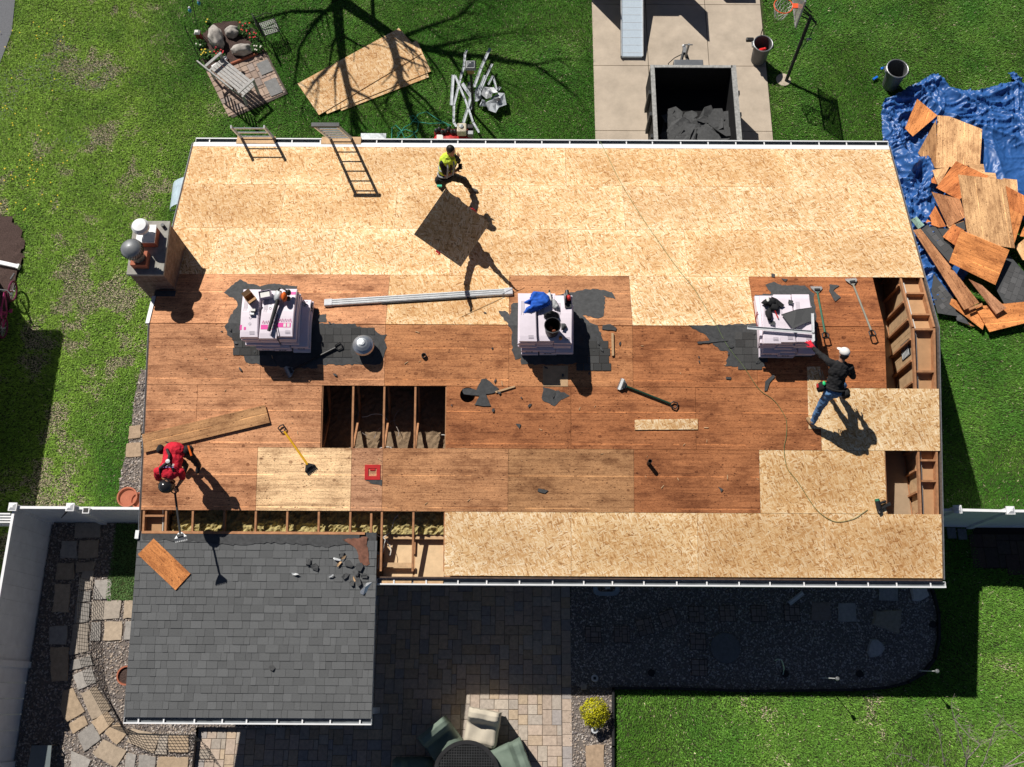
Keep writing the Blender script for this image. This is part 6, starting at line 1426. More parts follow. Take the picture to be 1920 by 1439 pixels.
# ------------------------------------------------------------------ stacks of shingle bundles draped over the ridge
def drape(y, k): return -TP * (math.sqrt((y - YR) ** 2 + .10 ** 2) - .10) * k
ORDN = ['top', 'second', 'third', 'fourth', 'fifth', 'sixth', 'seventh', 'eighth', 'ninth']
def stack(xb, yb, xt, yt, layers, where, tints, miss=(), W=.335, L=.98, H=.078, seed=1, along=()):
    rr = random.Random(seed); out = {}
    for k in range(layers):
        f = k / (layers - 1); kk = 1 - .07 * k
        for s in range(3):
            if (k, s) in miss: continue
            lx, ly = (L, W) if k in along else (W, L)
            cx = xb + (xt - xb) * (1 if f > .4 else 0) + rr.uniform(-.02, .02) * (1 + (k > layers - 3)); cy = yb + (yt - yb) * (1 if f > .4 else 0) + rr.uniform(-.03, .03)
            if k in along: cy += (s - 1) * (ly + .004)
            else: cx += (s - 1) * (lx + .005)
            z = ZR + .012 + k * (H + .002); n = 10; m = MB(); a = rr.uniform(-.035, .035) if k > layers - 4 else rr.uniform(-.015, .015)
            for i in range(n + 1):
                y = -ly / 2 + ly * i / n; rnd = .012 if i in (0, n) else 0
                for x, zz in ((-lx / 2, 0), (lx / 2, 0), (lx / 2, H - .012), (lx / 2 - .014, H - rnd), (-lx / 2 + .014, H - rnd), (-lx / 2, H - .012)):
                    m.v.append((x + a * y, y, zz + drape(cy + y, kk)))
            for i in range(n):
                for j in range(6): m.f.append([i * 6 + j, i * 6 + (j + 1) % 6, (i + 1) * 6 + (j + 1) % 6, (i + 1) * 6 + j]); m.c.append((1, 1, 1)); m.m.append(0)
            m.f += [[5, 4, 3, 2, 1, 0], [n * 6 + j for j in range(6)]]; m.c += [(1, 1, 1)] * 2; m.m += [0, 0]
            pos = ('eave side', 'middle', 'street side')[s] if k in along else ('left', 'middle', 'right')[s]
            t_ = tints[k % len(tints)]; o = m.build('shingle_bundle', PACK, tint=t_, M=Matrix.Translation((cx, cy, z)))
            lay = ORDN[layers - 1 - k] + ' layer' if k < layers - 1 else 'top layer'
            tag(o, f'{pos} shingle bundle, {lay} of the stack {where}', 'shingle bundle', 'bundles in the stack ' + where)
            out[k, s] = (o, cx, cy, z, kk, H, lx, ly)
    return out
def printed(b, x0, x1, y0, y1, mat=PINK, name='printed_band', lift=.0025):
    o, cx, cy, z, kk, H, lx, ly = b; m = MB(); n = 6
    for i in range(n + 1):
        y = y0 + (y1 - y0) * i / n
        for x in (x0, x1): m.v.append((x, y, H + lift + drape(cy + y, kk)))
    for i in range(n): m.f.append([i * 2, i * 2 + 1, i * 2 + 3, i * 2 + 2]); m.c.append((1, 1, 1)); m.m.append(0)
    return m.build(name, mat, o)
def scribble(b, x0, x1, yc, h, mat=PINK, seed=0, w=.006):
    o, cx, cy, z, kk, H, lx, ly = b; m = MB(); rr = random.Random(seed); n = int((x1 - x0) / .016); x = x0
    pts = []
    for i in range(n + 1):
        y = yc + (h if i % 2 else -h) * rr.uniform(.5, 1); pts.append(Vector((x0 + (x1 - x0) * i / n, y, H + .002 + drape(cy + y, kk))))
    m.tube(pts, w, 4); return m.build('printed_script', mat, o)
def ringmark(b, x, y, r=.022):
    o, cx, cy, z, kk, H, lx, ly = b; m = MB(); m.tube([(x + math.cos(k / 12 * 6.2832) * r, y + math.sin(k / 12 * 6.2832) * r, H + .002 + drape(cy + y, kk)) for k in range(13)], .004, 4, cap=False); m.build('printed_ring', INK, o)
WHT_, LAV = (1.03, 1.0, 1.0), (.86, .80, 1.0)
s1 = stack(-4.50, 6.92, -4.69, 6.96, 8, 'beside the silver roof vent', [LAV, (.82, .78, 1.0), (.9, .82, .95), (.84, .8, 1.0), WHT_, (.97, .92, 1.0), WHT_, WHT_], seed=2)
s2 = stack(.66, 6.88, .59, 6.93, 8, 'topped by the blue jacket', [LAV, LAV, (.88, .84, 1.0), LAV, WHT_, (.97, .93, 1.0), WHT_, WHT_], miss=((7, 1), (7, 2)), seed=3)
s3 = stack(5.32, 6.88, 5.22, 6.95, 7, 'by the white capped worker', [(.62, .56, .95), (.62, .56, .95), LAV, WHT_, (.98, .93, 1.0), WHT_, WHT_], seed=4)
def topb(st, s): return st[max(k for k, s_ in st if s_ == s), s]
for s in (1, 2):
    b = topb(s1, s); printed(b, -.155, .13 if s == 1 else .12, -.32, -.23); scribble(b, -.13, .13, -.18, .04, seed=s)
    for x in (-.02, .05): printed(b, x, x + .05, -.31, -.24, WHITEC, 'printed_box', .004)
b = topb(s1, 0); printed(b, -.165, -.13, -.36, -.26); printed(b, -.09, -.05, -.36, -.30)
for y in (-.24, -.12, .0): ringmark(b, .02, y)
ringmark(topb(s1, 1), -.0, .20); ringmark(topb(s1, 1), -.0, .10)
printed(topb(s1, 2), .03, .16, .36, .42)
for st in (s1, s2, s3):
    for s in range(3):
        b = topb(st, s)
        for i in range(4): printed(b, -.12 + i * .02, -.112 + i * .02, .02 + .05 * (i % 2), .32, INK, 'printed_text')
        for i in range(3): printed(b, .02, .12, -.44 + i * .025, -.432 + i * .025, INK, 'printed_text')
for st in (s1, s2, s3):                                  # print on the front ends of the lower bundles
    for s in range(3):
        o, cx, cy, z, kk, H, lx, ly = st[1, s]; m = MB()
        for i in range(3): m.box((-.06 + i * .05, -ly / 2 - .002, .03 + drape(cy - ly / 2, kk)), (.04, .003, .03 - .012 * (i % 2)))
        m.build('printed_text', DARKMET, o)
# ------------------------------------------------------------------ hand tools
def ripper(head, grip, label, hm=BLACK, blade=GREYMET, h=.03, wd=.23, z=None, grp='ripping shovels'):
    if z is None: M, L = roofframe(grip, head, h)
    else: a, b = at(*grip, z[0]), at(*head, z[1]); L = (b - a).length; M = frame(a, b - a, Vector((0, 0, 1)))
    t = thing('ripping_shovel', label, 'shovel', M, grp)
    m = MB(); m.tube([(.12, 0, .01), (L - .08, 0, .015)], .021, 8); m.build('handle', hm, t)
    m = MB(); m.tube([(.13, 0, .01), (.09, .055, .01), (.0, .06, .01), (-.015, 0, .01), (.0, -.06, .01), (.09, -.055, .01), (.13, 0, .01)], .014, 6); m.build('grip', BLACK, t)
    m = MB(); m.prism([(L - .10, -.03, .02), (L - .10, .03, .02), (L, wd / 2, .03), (L, -wd / 2, .03)], (0, 0, -.012)); m.prism([(L, -wd / 2, .03), (L, wd / 2, .03), (L + .05, wd / 2, .005), (L + .05, -wd / 2, .005)], (0, 0, -.008))
    m.build('blade', blade, t); m = MB()
    for k in range(7): m.box((L + .06, -wd / 2 + wd * (k + .5) / 7, .003), (.025, wd / 7 * .6, .006))
    m.build('teeth', blade, t); m = MB(); m.box((L - .04, 0, .035), (.05, .11, .03)); m.build('fulcrum', DARKMET, t)
    return t
ripper((543, 697), (640, 648), 'black handled ripping shovel lying from the first stack toward the round vent', BLACK, GREYMET)
ripper((1166, 722), (1268, 762), 'dark green handled ripping shovel lying alone on the dark plywood in the centre', plain('dark_green_paint', (.018, .055, .035), .45), GREYMET)
ripper((1596, 529), (1633, 636), 'silver handled ripping shovel lying beside the open gable bay', plain('worn_handle', (.26, .25, .20), .6), plain('worn_blade', (.36, .36, .35), .6), h=.12)
ripper((1531, 543), (1545, 640), 'green handled ripping shovel lying right against the third stack', plain('worn_green', (.04, .14, .09), .6), plain('worn_blade', (.30, .30, .30), .6), h=.12)
ripper((582, 878), (527, 800), 'yellow handled ripping shovel lying on the pale new plywood', YELLOW, BLACK)
ripper((359, 989), (327, 914), 'dark ripping shovel held by the worker in red, blade in the open eave', DARKMET, GREYMET, z=(3.75, 3.02))
# loose boards
def loose(pxs, h, th, mat, tint, name, lab, cat, grp=None):
    c = [onroof(*p) for p in pxs]; c = [Vector((p.x, p.y, roofz(p.y) + h)) for p in c]; o_ = c[0]; d = c[1] - c[0]
    n = roofn(sum(p.y for p in c) / len(c)); M = frame(o_, d, n); i_ = M.inverted(); m = MB(); m.prism([i_ @ q for q in c], (0, 0, -th)); return tag(m.build(name, mat, tint=tint, M=M), lab, cat, grp)
loose([(268, 816), (498, 761), (507, 794), (272, 850)], .05, .02, PLY, (.52, .28, .13), 'loose_plank', 'long loose plywood plank pried up behind the worker in red', 'plank')
loose([(1190, 788), (1308, 786), (1308, 806), (1190, 807)], .022, .012, OSB, (1, 1, 1), 'strand_board_offcut', 'narrow strand board strip lying on the dark plywood below the dark green handled shovel', 'offcut')
loose([(1146, 626), (1150, 626), (1151, 668), (1147, 669)], .04, .03, LUMBERP, None, 'wood_stick', 'short pale stick right of the middle stack', 'stick')
loose([(928, 735), (965, 724), (966, 727), (930, 738)], .03, .02, LUMBERP, None, 'wood_shard', 'pointed wood shard beside the torn felt near the round hole', 'shard')
p_ = [(258, 1040), (288, 1010), (357, 1076), (329, 1107)]
c = [at(x, y, ZP(at(x, y, 2.8).y) + .03) for x, y in p_]; M = frame(c[0], c[2] - c[1] if False else c[3] - c[0]); i_ = M.inverted(); m = MB(); m.prism([i_ @ q for q in c], (0, 0, -.014)); tag(m.build('plywood_piece', PLY, tint=(.74, .30, .10), M=M), 'bright orange plywood rectangle lying on the porch shingles', 'plywood')
# felt scraps
for i, (px, lab) in enumerate(((sc([(235, 1265), (300, 1258), (370, 1272), (420, 1170), (460, 1165), (585, 1262), (545, 1300), (460, 1312), (510, 1430), (430, 1425), (350, 1415), (400, 1330), (250, 1312)], 5.053, 820, 480), 'star shaped torn felt scrap beside the round hole'), (sc([(1090, 200), (1155, 208), (1112, 240), (1165, 290), (1125, 318), (1085, 245)], 3.69, 1260, 480), 'crooked felt scrap between the third stack and the silver shovel'), (sc([(170, 598), (375, 573), (382, 592), (180, 612)], 3.69, 1260, 480), 'thin felt strip left of the third stack'), (sc([(635, 940), (645, 870), (700, 820), (712, 838), (672, 880), (657, 932)], 3.69, 1260, 480), 'curled felt strip below the third stack'), (sc([(685, 125), (712, 130), (708, 152), (688, 148)], 3.69, 1260, 480), 'tiny felt scrap on the strand board above the third stack'), (sc([(755, 160), (798, 163), (785, 184)], 3.69, 1260, 480), 'small felt scrap above the third stack'), (sc([(370, 840), (410, 842), (405, 856), (372, 855)], 3.69, 1260, 480), 'small felt scrap below the old shingle tabs of the third stack'), (sc([(1565, 660), (1640, 650), (1700, 690), (1690, 712), (1560, 700)], 5.053, 820, 480), 'felt scrap at the ridge right of the middle stack'), ([(1010, 916), (1028, 920), (1022, 926), (1008, 922)], 'lone felt chip on the lower plywood row'), ([(780, 863), (848, 868), (846, 872), (838, 868)], 'x'), ([(1346, 913), (1356, 918), (1352, 924)], 'lone felt chip near the pipe on the dark plywood'), ([(967, 795), (977, 796), (974, 805)], 'felt chip below the round hole'))):
    if lab == 'x': continue
    o = patch('felt_scrap', px, .02, .006, seed=20 + i, amp=.006); tag(o, lab, 'felt scrap', 'torn felt scraps on the deck')
# litter on the porch roof
rr = random.Random(61); LIT = [(640, 1042, FELT, 'dark'), (655, 1058, FELT, 'dark'), (668, 1075, FELT, 'dark'), (660, 1095, FELT, 'dark'), (648, 1080, FELT, 'dark'), (675, 1062, FELT, 'dark'), (590, 1064, FELT, 'dark'), (578, 1056, FELT, 'dark'), (632, 1050, ALUP, 'white'), (622, 1080, ALUP, 'white'), (552, 1077, ALUP, 'white'), (644, 1046, LUMBERP, 'orange wood'), (636, 1058, LUMBERP, 'orange wood'), (664, 1086, LUMBERP, 'orange wood'), (672, 1090, FELT, 'dark'), (683, 1080, FELT, 'dark'), (510, 1252, FELT, 'dark')]
NM = ['under the torn felt', 'left of the white strip', 'heaped by the valley', 'lowest in the heap', 'left in the heap', 'against the bare boards', 'curled one apart to the left', 'small leftmost curl', 'long strip in the litter', 'crumple left of the heap', 'lone flake in mid roof', 'upright sliver', 'block left of the heap', 'splinter low in the heap', 'wide flap by the rake edge', 'flap under the bare boards', 'single curl low on the porch']
for (x, y, mt, wd), nm in zip(LIT, NM):
    yy = at(x, y, 2.75).y; p = at(x, y, ZP(yy) + .03); n = rr.randint(4, 7); s = rr.uniform(.07, .15) * (.7 if mt is not FELT else 1); poly = []
    for j in range(n): q = 6.283 * j / n + rr.uniform(-.3, .3); e = s * rr.uniform(.6, 1.1); poly.append(Vector((math.cos(q) * e, math.sin(q) * e * (.35 if mt is not FELT else .7), rr.uniform(-.01, .03))))
    m = MB(); m.prism(poly, (0, 0, -.006)); M = Matrix.Translation(p) @ Euler((rr.uniform(-.2, .2), rr.uniform(-.2, .2), rr.uniform(0, 3.1))).to_matrix().to_4x4()
    tag(m.build('roof_litter', mt, M=M), f'{wd} scrap on the porch shingles, {nm}', 'scrap', 'litter on the porch roof')
p = [at(x, y, 2.78) for x, y in ((672, 1112), (683, 1100), (690, 1086), (699, 1092), (694, 1106), (682, 1116))]
c0 = sum(p, Vector()) / 6; m = MB(); v = [q + Vector((0, 0, .05 * (i % 2))) for i, q in enumerate(p)] + [c0 + Vector((0, 0, .10))]; m.add(v, [(i, (i + 1) % 6, 6) for i in range(6)]); o = m.build('crumpled_flashing', ALU); o.modifiers.new('t', 'SOLIDIFY').thickness = .005; tag(o, 'shiny crumpled flashing hanging at the valley end of the porch rake', 'scrap')
# long wrapped pack of metal flashing
a, b = onroof(609, 571), onroof(962, 549); n_ = roofn(7.5); M = frame(a + n_ * .035, b - a, n_); L = (b - a).length
t = thing('flashing_pack', 'long silver pack of metal edging in clear wrap lying along the ridge', 'metal edging', M)
for k in range(3): m = MB(); m.box((L / 2, -.05 + k * .05, .0), (L - .06, .042, .05)); m.box((L / 2, -.05 + k * .05, .03), (L - .06, .018, .012)); m.build('channel', ALUP, t)
for x in (.08, L - .09): m = MB(); m.box((x, 0, .005), (.17, .165, .075)); m.build('end_wrap', plain('cloudy_wrap', (.62, .63, .66), .25, var=.2), t, bevel=.02)
m = MB(); m.box((L * .55, -.085, -.01), (L * .5, .015, .03)); m.build('wrap_seam', DARKMET, t)
# air hose over the roof and nail gun
hp = [(1125.6, 266), (1140, 295), (1165, 345), (1205, 410), (1245, 468), (1273, 507), (1300, 540), (1317, 567), (1335, 597), (1357, 637), (1375, 664), (1393, 686), (1422, 729), (1445, 746), (1458, 759), (1472, 782), (1475, 797), (1474, 820), (1470, 843), (1476, 878), (1496, 904), (1515, 934), (1530, 955), (1549, 971), (1571, 979), (1601, 973), (1618, 962), (1628, 955)]
q = [onroof(x, y, .012) for x, y in hp]; sm = []
for i in range(len(q) - 1):
    p0, p1, p2, p3 = q[max(0, i - 1)], q[i], q[i + 1], q[min(len(q) - 1, i + 2)]
    for k in range(5):
        u = k / 5; v = .5 * ((2 * p1) + (p2 - p0) * u + (2 * p0 - 5 * p1 + 4 * p2 - p3) * u * u + (3 * p1 - p0 - 3 * p2 + p3) * u ** 3); sm.append(Vector((v.x, v.y, roofz(v.y) + .014)))
m = MB(); m.tube(sm, .0048, 6); tag(m.build('air_hose', HOSE), 'thin green air hose running from the front gutter over the roof to the nail gun', 'hose')
def nailgun(M, lab, body=BLACK, accent=GREENP):
    t = thing('nail_gun', lab, 'nail gun', M); m = MB(); m.tube([(0, 0, .06), (.16, 0, .06)], .05, 12); m.build('barrel', body, t); m = MB(); m.tube([(.16, 0, .06), (.20, 0, .06)], [.05, .04], 12); m.build('cap', accent, t)
    m = MB(); m.tube([(.10, 0, .06), (.13, -.16, .05)], .026, 8); m.build('handle', body, t); m = MB(); m.prism([(-.02, 0, .05), (0, .0, .05), (.10, -.24, .05), (.04, -.25, .05)], (0, 0, -.035)); m.build('magazine', DARKMET, t); m = MB(); m.tube([(0, 0, .06), (-.07, 0, .05)], .016, 8); m.build('nose', GREYMET, t); return t
M, _ = roofframe((1647, 955), (1643, 935), .01); M.translation = onroof(1646, 955, .01); nailgun(M, 'black nail gun with green cap at the hose end by the lower gable opening')
# ------------------------------------------------------------------ things on the stacks
Z1, Z2, Z3 = ZR + .65, ZR + .64, ZR + .575
def on(px, py, z): return at(px, py, z)
def openbox(px, py, z, d, rz, mat, lab, fill=None, flap=True):
    t = thing('open_box', lab, 'box', Matrix.Translation(on(px, py, z)) @ Matrix.Rotation(rz, 4, 'Z')); a, b, h = d; m = MB()
    for c, s_ in (((a / 2, 0, h / 2), (.006, b, h)), ((-a / 2, 0, h / 2), (.006, b, h)), ((0, b / 2, h / 2), (a - .007, .006, h)), ((0, -b / 2, h / 2), (a - .007, .006, h)), ((0, 0, .004), (a - .008, b - .008, .006))): m.box(c, s_)
    m.build('box_wall', mat, t)
    if flap:
        for s_ in (-1, 1): m = MB(); m.prism([(-a / 2, s_ * b / 2, h), (a / 2, s_ * b / 2, h), (a / 2, s_ * (b / 2 + .07), h + .05), (-a / 2, s_ * (b / 2 + .07), h + .05)], (0, 0, -.005)); m.build('flap', mat, t)
    if fill: m = MB(); m.box((0, 0, h * .7), (a * .8, b * .8, .02)); m.build('contents', fill, t)
openbox(471, 562, Z1, (.17, .13, .12), R(40), CARD, 'open brown cardboard box on the first stack')
openbox(499, 556, Z1, (.22, .14, .12), R(12), plain('lilac_card', (.42, .36, .45), .8), 'open box of pale coils beside the brown cardboard box', WHITEC, False)
t = thing('battery_pack', 'small black and grey battery pack on the first stack', 'battery', Matrix.Translation(on(476, 587, Z1))); m = MB(); m.box((0, .03, .03), (.10, .05, .06)); m.build('pack', BLACK, t, bevel=.008); m = MB(); m.box((-.005, .03, .066), (.09, .045, .012)); m.build('pack_top', WHITEC, t); m = MB(); m.box((-.02, -.04, .03), (.09, .05, .05)); m.build('pack', GREYMET, t, bevel=.008)
bp = on(534, 556, Z1 + .1); t = thing('leaf_blower', 'orange and grey leaf blower with black tube on the first stack', 'leaf blower', Matrix.Translation(Vector((bp.x, bp.y, Z1)))); i_ = Matrix.Translation(-Vector((bp.x, bp.y, Z1)))
m = MB(); m.ball((.0, -.02, .13), (.055, .10, .09)); m.build('engine_cover', ORANGEP, t, smooth=True); m = MB(); m.lathe([(.11, 0), (.12, .06), (.09, .1), (0, .11)], 20, Matrix.Translation((-.10, .02, .05)) @ Matrix.Rotation(R(-60), 4, 'Y')); m.build('fan_housing', ALUP, t, smooth=True)
m = MB(); m.tube([i_ @ on(521, 563, Z1 + .10), i_ @ on(504, 621, Z1 + .05)], [.042, .034], 12); m.build('tube', BLACK, t); m = MB(); m.tube([(-.12, .10, .16), (-.05, .12, .24), (.05, .06, .25), (.08, -.02, .2)], .018, 8); m.build('handle', BLACK, t)
m = MB(); m.ball((.07, .07, .12), (.05, .06, .07)); m.ball((.06, -.03, .06), (.05, .05, .05)); m.build('motor', DARKMET, t)
m = MB(); pts = [on(521, 590, Z1 + .02), on(517, 605, Z1 + .02), on(519, 622, Z1 + .02), on(521, 636, Z1 - .08), on(526, 646, Z1 - .2)]; m.tube(pts, .008, 6); tag(m.build('strap', BLACK), 'black strap hanging over the front of the first stack', 'strap')
sp_ = onroof(576, 590); t = thing('tool_bag', 'black and red tool bag slumped against the right side of the first stack', 'tool bag', Matrix.Translation(sp_)); m = MB(); m.ball((0, 0, .10), (.14, .20, .13), jit=.4, seed=4); m.build('bag_body', BLACKC, t, smooth=True)
m = MB(); m.box((-.01, -.06, .24), (.13, .10, .02), Matrix.Rotation(R(20), 4, 'X')); m.build('red_panel', REDP, t, bevel=.008); m = MB(); m.tube([(-.1, .12, .2), (-.04, .14, .3), (.05, .1, .24)], .014, 6); m.ball((0, .08, .26), .025); m.build('buckle', GREYMET, t); m = MB(); m.prism([(.02, .18, .24), (.13, .16, .22), (.15, .03, .2), (.04, .08, .24)], (0, 0, -.01)); m.build('flap', BLACKC, t)
# crumpled cloths
def cloth(pxs, z, mat, lab, hgt=.12, seed=0, name='jacket', cat='jacket', res=.018):
    poly = [on(x, y, z) for x, y in pxs]; xs_ = [p.x for p in poly]; ys_ = [p.y for p in poly]; X = np.arange(min(xs_), max(xs_), res); Y = np.arange(min(ys_), max(ys_), res); gx, gy = np.meshgrid(X, Y, indexing='ij'); ins = inpoly(gx, gy, poly); m = MB(); idx = {}
    for i in range(len(X)):
        for j in range(len(Y)):
            if not ins[i, j]: continue
            p = Vector((X[i], Y[j], 0)); d = min(seg(p, Vector((a.x, a.y, 0)), Vector((b.x, b.y, 0))) for a, b in zip(poly, poly[1:] + poly[:1]))
            w_ = mnoise.noise(Vector((p.x * 3, p.y * 3, seed))); n1 = 1 - 2 * abs(mnoise.noise(Vector((p.x * 7 + w_ * 3, p.y * 4 - w_ * 2, seed + 2)))); n2 = 1 - 2 * abs(mnoise.noise(Vector((p.x * 15 + w_ * 4, p.y * 11, seed + 5))))
            idx[i, j] = len(m.v); m.v.append((p.x, p.y, z + min(1, d / .06) * (hgt * .5 + hgt * .55 * n1 + hgt * .25 * n2)))
    for (i, j) in idx:
        if (i + 1, j) in idx and (i, j + 1) in idx and (i + 1, j + 1) in idx: m.f.append([idx[i, j], idx[i + 1, j], idx[i + 1, j + 1], idx[i, j + 1]]); m.c.append((1, 1, 1)); m.m.append(0)
    o = m.build(name, mat, smooth=True); o.modifiers.new('t', 'SOLIDIFY').thickness = .012; return tag(o, lab, cat)
c8 = lambda *p: sc(p, 5.053, 820, 480)
cloth(c8((910, 335), (1010, 340), (1060, 380), (1080, 430), (1070, 480), (960, 530), (830, 565), (795, 550), (830, 495), (870, 470), (820, 460), (810, 440), (870, 410), (885, 360)), Z2 - .02, BLUEC, 'bright blue jacket thrown over the middle stack', .10, 3)
cloth(c8((1085, 400), (1130, 420), (1150, 460), (1170, 500), (1160, 530), (1110, 520), (1080, 490)), Z2 - .07, GREYC, 'grey and blue rag beside the blue jacket', .09, 6, 'rag', 'rag')
cloth(c8((1010, 545), (1080, 520), (1150, 545), (1160, 600), (1100, 590), (1040, 610), (1000, 590)), Z2 - .07, BLACKC, 'black cloth bunched above the bucket', .14, 8, 'rag', 'rag')
cloth(c8((1170, 640), (1215, 640), (1235, 680), (1200, 715), (1165, 705)), Z2 - .07, plain('charcoal_cloth', (.07, .075, .08), .9), 'charcoal glove rag right of the bucket', .09, 9, 'rag', 'rag')
bk_ = on(1036, 611, Z2 + .22); t = thing('bucket', 'black bucket holding odds and ends on the middle stack', 'bucket', Matrix.Translation((bk_.x, bk_.y, Z2 - .08))); m = MB(); m.lathe([(.125, 0), (.15, .31), (.158, .31), (.158, .33), (.145, .33), (.12, .02), (0, .02)], 28); m.build('bucket_body', BLACK, t); m = MB(); m.ball((.02, -.03, .1), (.06, .04, .05)); m.ball((-.03, .03, .1), (.05, .05, .05)); m.build('contents', plain('rusty_bits', (.25, .08, .04), .7), t); m = MB(); m.tube([(-.155, 0, .30), (-.12, -.12, .33), (0, -.165, .335), (.12, -.12, .33), (.155, 0, .30)], .005, 5); m.build('bail', GREYMET, t)
p = on(1051, 634, Z2 - .04); m = MB(); m.lathe([(.03, 0), (.034, .02), (.034, .06), (.03, .08), (0, .08)], 14); tag(m.build('chalk_roll', plain('amber', (.55, .22, .05), .5), M=Matrix.Translation((p.x, p.y, Z2 - .08))), 'small amber bottle on the middle stack below the bucket', 'bottle')
pA, pB = on(1063, 545, Z2), on(1066, 578, Z2); M = frame(Vector((pA.x, pA.y, Z2 - .07)), pB - pA); t = thing('circular_saw', 'red and black saw with grey guard on the right of the middle stack', 'saw', M); m = MB(); m.tube([(0, 0, .06), (.12, 0, .07)], .04, 10); m.build('handle', BLACK, t); m = MB(); m.ball((.16, .02, .08), (.06, .045, .06)); m.build('motor', REDP, t); m = MB(); m.lathe([(.10, -.012), (.10, .012), (0, .012)], 20, Matrix.Translation((.16, -.055, .08)) @ Matrix.Rotation(R(90), 4, 'X')); m.build('blade_guard', GREYMET, t); m = MB(); m.box((.20, 0, .02), (.28, .13, .012)); m.build('base_plate', DARKMET, t)
t = thing('sealant_tube', 'white and black tube sticking up behind the saw on the middle stack', 'tube', Matrix.Translation(on(1030, 551, Z2 - .07))); m = MB(); m.tube([(0, 0, .03), (.02, -.16, .03)], .026, 10); m.build('tube_body', WHITEC, t); m = MB(); m.tube([(0, .02, .03), (0, .06, .03)], .018, 8); m.build('nozzle', BLACK, t)
# third stack: tool belt, shingle strip, L shaped edging
t = thing('tool_belt', 'black tool belt with nail gun heaped on the third stack', 'tool belt', Matrix.Translation(on(1441, 575, Z3))); m = MB(); m.ball((0, .06, .06), (.13, .08, .07), jit=.5, seed=3); m.ball((.10, -.02, .05), (.09, .10, .05), jit=.5, seed=6); m.ball((-.02, -.18, .05), (.06, .12, .05), jit=.5, seed=9); m.build('pouch', BLACKC, t, smooth=True); m = MB(); m.prism([(.05, .18, .07), (.16, .14, .05), (.30, .02, .03), (.24, -.03, .03), (.10, .04, .08)], (0, 0, -.03)); m.build('belt', BLACKC, t); m = MB(); m.ball((-.04, .09, .135), (.03, .05, .012)); m.build('badge', WHITEC, t); m = MB(); m.tube([(.08, -.05, .08), (.12, -.15, .03), (.16, -.25, .02)], .012, 6); m.build('red_cord', REDP, t)
for i, (x, y) in enumerate(((1482, 567), (1448, 606))): p = on(x, y, Z3 + .01); m = MB(); m.prism([(-.05, -.03, 0), (.04, -.05, .01), (.06, .03, 0), (-.03, .05, .01)], (0, 0, -.006)); tag(m.build('felt_scrap', FELT, M=Matrix.Translation(p)), ('square felt chip right of the tool belt on the third stack', 'small felt chip below the tool belt on the third stack')[i], 'felt scrap')
c36 = lambda *p: sc(p, 3.69, 1260, 480)
px = c36((757, 405), (860, 375), (985, 355), (1002, 440), (925, 462), (835, 507)); c = [on(x, y, Z3 + .05) for x, y in px]; c0 = sum(c, Vector()) / 6; m = MB()
m.prism([q + Vector((0, 0, .03 * math.sin(i * 1.4))) for i, q in enumerate(c)], (0, 0, -.01), col=(.09, .092, .095)); tag(m.build('shingle_strip', SHINGLE), 'grey shingle strip lying across the third stack', 'shingle')
def bar(a, b, z, w_, lab):
    A, B = on(*a, z), on(*b, z); L = (B - A).length; m = MB(); m.box((L / 2, 0, 0), (L, w_, .006)); m.box((L / 2, w_ / 2, .012), (L, .006, .03)); return tag(m.build('edging_bar', ALUP, M=frame(A, B - A)), lab, 'metal edging', 'metal edging on the third stack')
bar((1401, 615), (1527, 624), Z3 + .03, .055, 'long white metal edging lying across the third stack'); bar((1523, 588), (1524, 624), Z3 + .05, .045, 'short upright metal edging at the right of the third stack'); bar((1524.5, 627), (1525, 640), Z3 + .03, .04, 'shortest metal edging piece by the red glove')
m = MB(); m.tube([on(1420, 585, Z3 - .05), on(1417, 600, Z3 - .15), on(1420, 615, Z3 - .2), on(1423, 600, Z3 - .1)], .012, 6); tag(m.build('lanyard', plain('red_lanyard', (.4, .06, .05), .7)), 'red and black lanyard hanging on the left of the third stack', 'lanyard')
# ------------------------------------------------------------------ the carried strand board (its plane holds the sun direction)
S1, S2p = onroof(871, 593), onroof(966, 549); nrm = (S2p - S1).cross(SUNV).normalized()
def onplane(px, py, off=0.0):
    d = ray(px, py); return CAMP + d * ((S1 + nrm * off - CAMP).dot(nrm) / d.dot(nrm))
c = [onplane(*p) for p in ((834.8, 354.8), (919, 418), (864, 501), (776, 440))]; M = frame(c[3], c[2] - c[3], nrm); i_ = M.inverted(); m = MB(); m.prism([i_ @ q for q in c], i_.to_3x3() @ (nrm * -.012)); tag(m.build('carried_board', OSB, tint=(1.15, 1.08, 1.0), M=M), 'square strand board carried overhead by a worker hidden below it, dark face up', 'strand board')
# ------------------------------------------------------------------ people
FOLD = bpy.data.textures.new('cloth_folds', 'CLOUDS'); FOLD.noise_scale = .09; FOLD.noise_depth = 2
def remesh(o, v, sm=2):
    r = o.modifiers.new('skin', 'REMESH'); r.mode = 'VOXEL'; r.voxel_size = v; r.use_smooth_shade = True
    s_ = o.modifiers.new('smooth', 'SMOOTH'); s_.factor = .5; s_.iterations = sm
    if o.name.split('.')[0] in ('shirt', 'trousers', 'vest'):
        d = o.modifiers.new('folds', 'DISPLACE'); d.texture = FOLD; d.strength = .045; d.mid_level = .5; d.texture_coords = 'LOCAL'
    return o
def cap_(m, a, b, ra, rb):
    a, b = Vector(a), Vector(b); d = b - a; L = d.length
    if L < 1e-5: m.ball(a, ra, n=10, k=8); return
    pts = []; rs = []
    for k in range(5): pts.append(a + d * k / 4); rs.append(ra + (rb - ra) * k / 4)
    m.tube(pts, rs, 12); m.ball(a, ra * 1.0, n=12, k=8); m.ball(b, rb * 1.0, n=12, k=8)
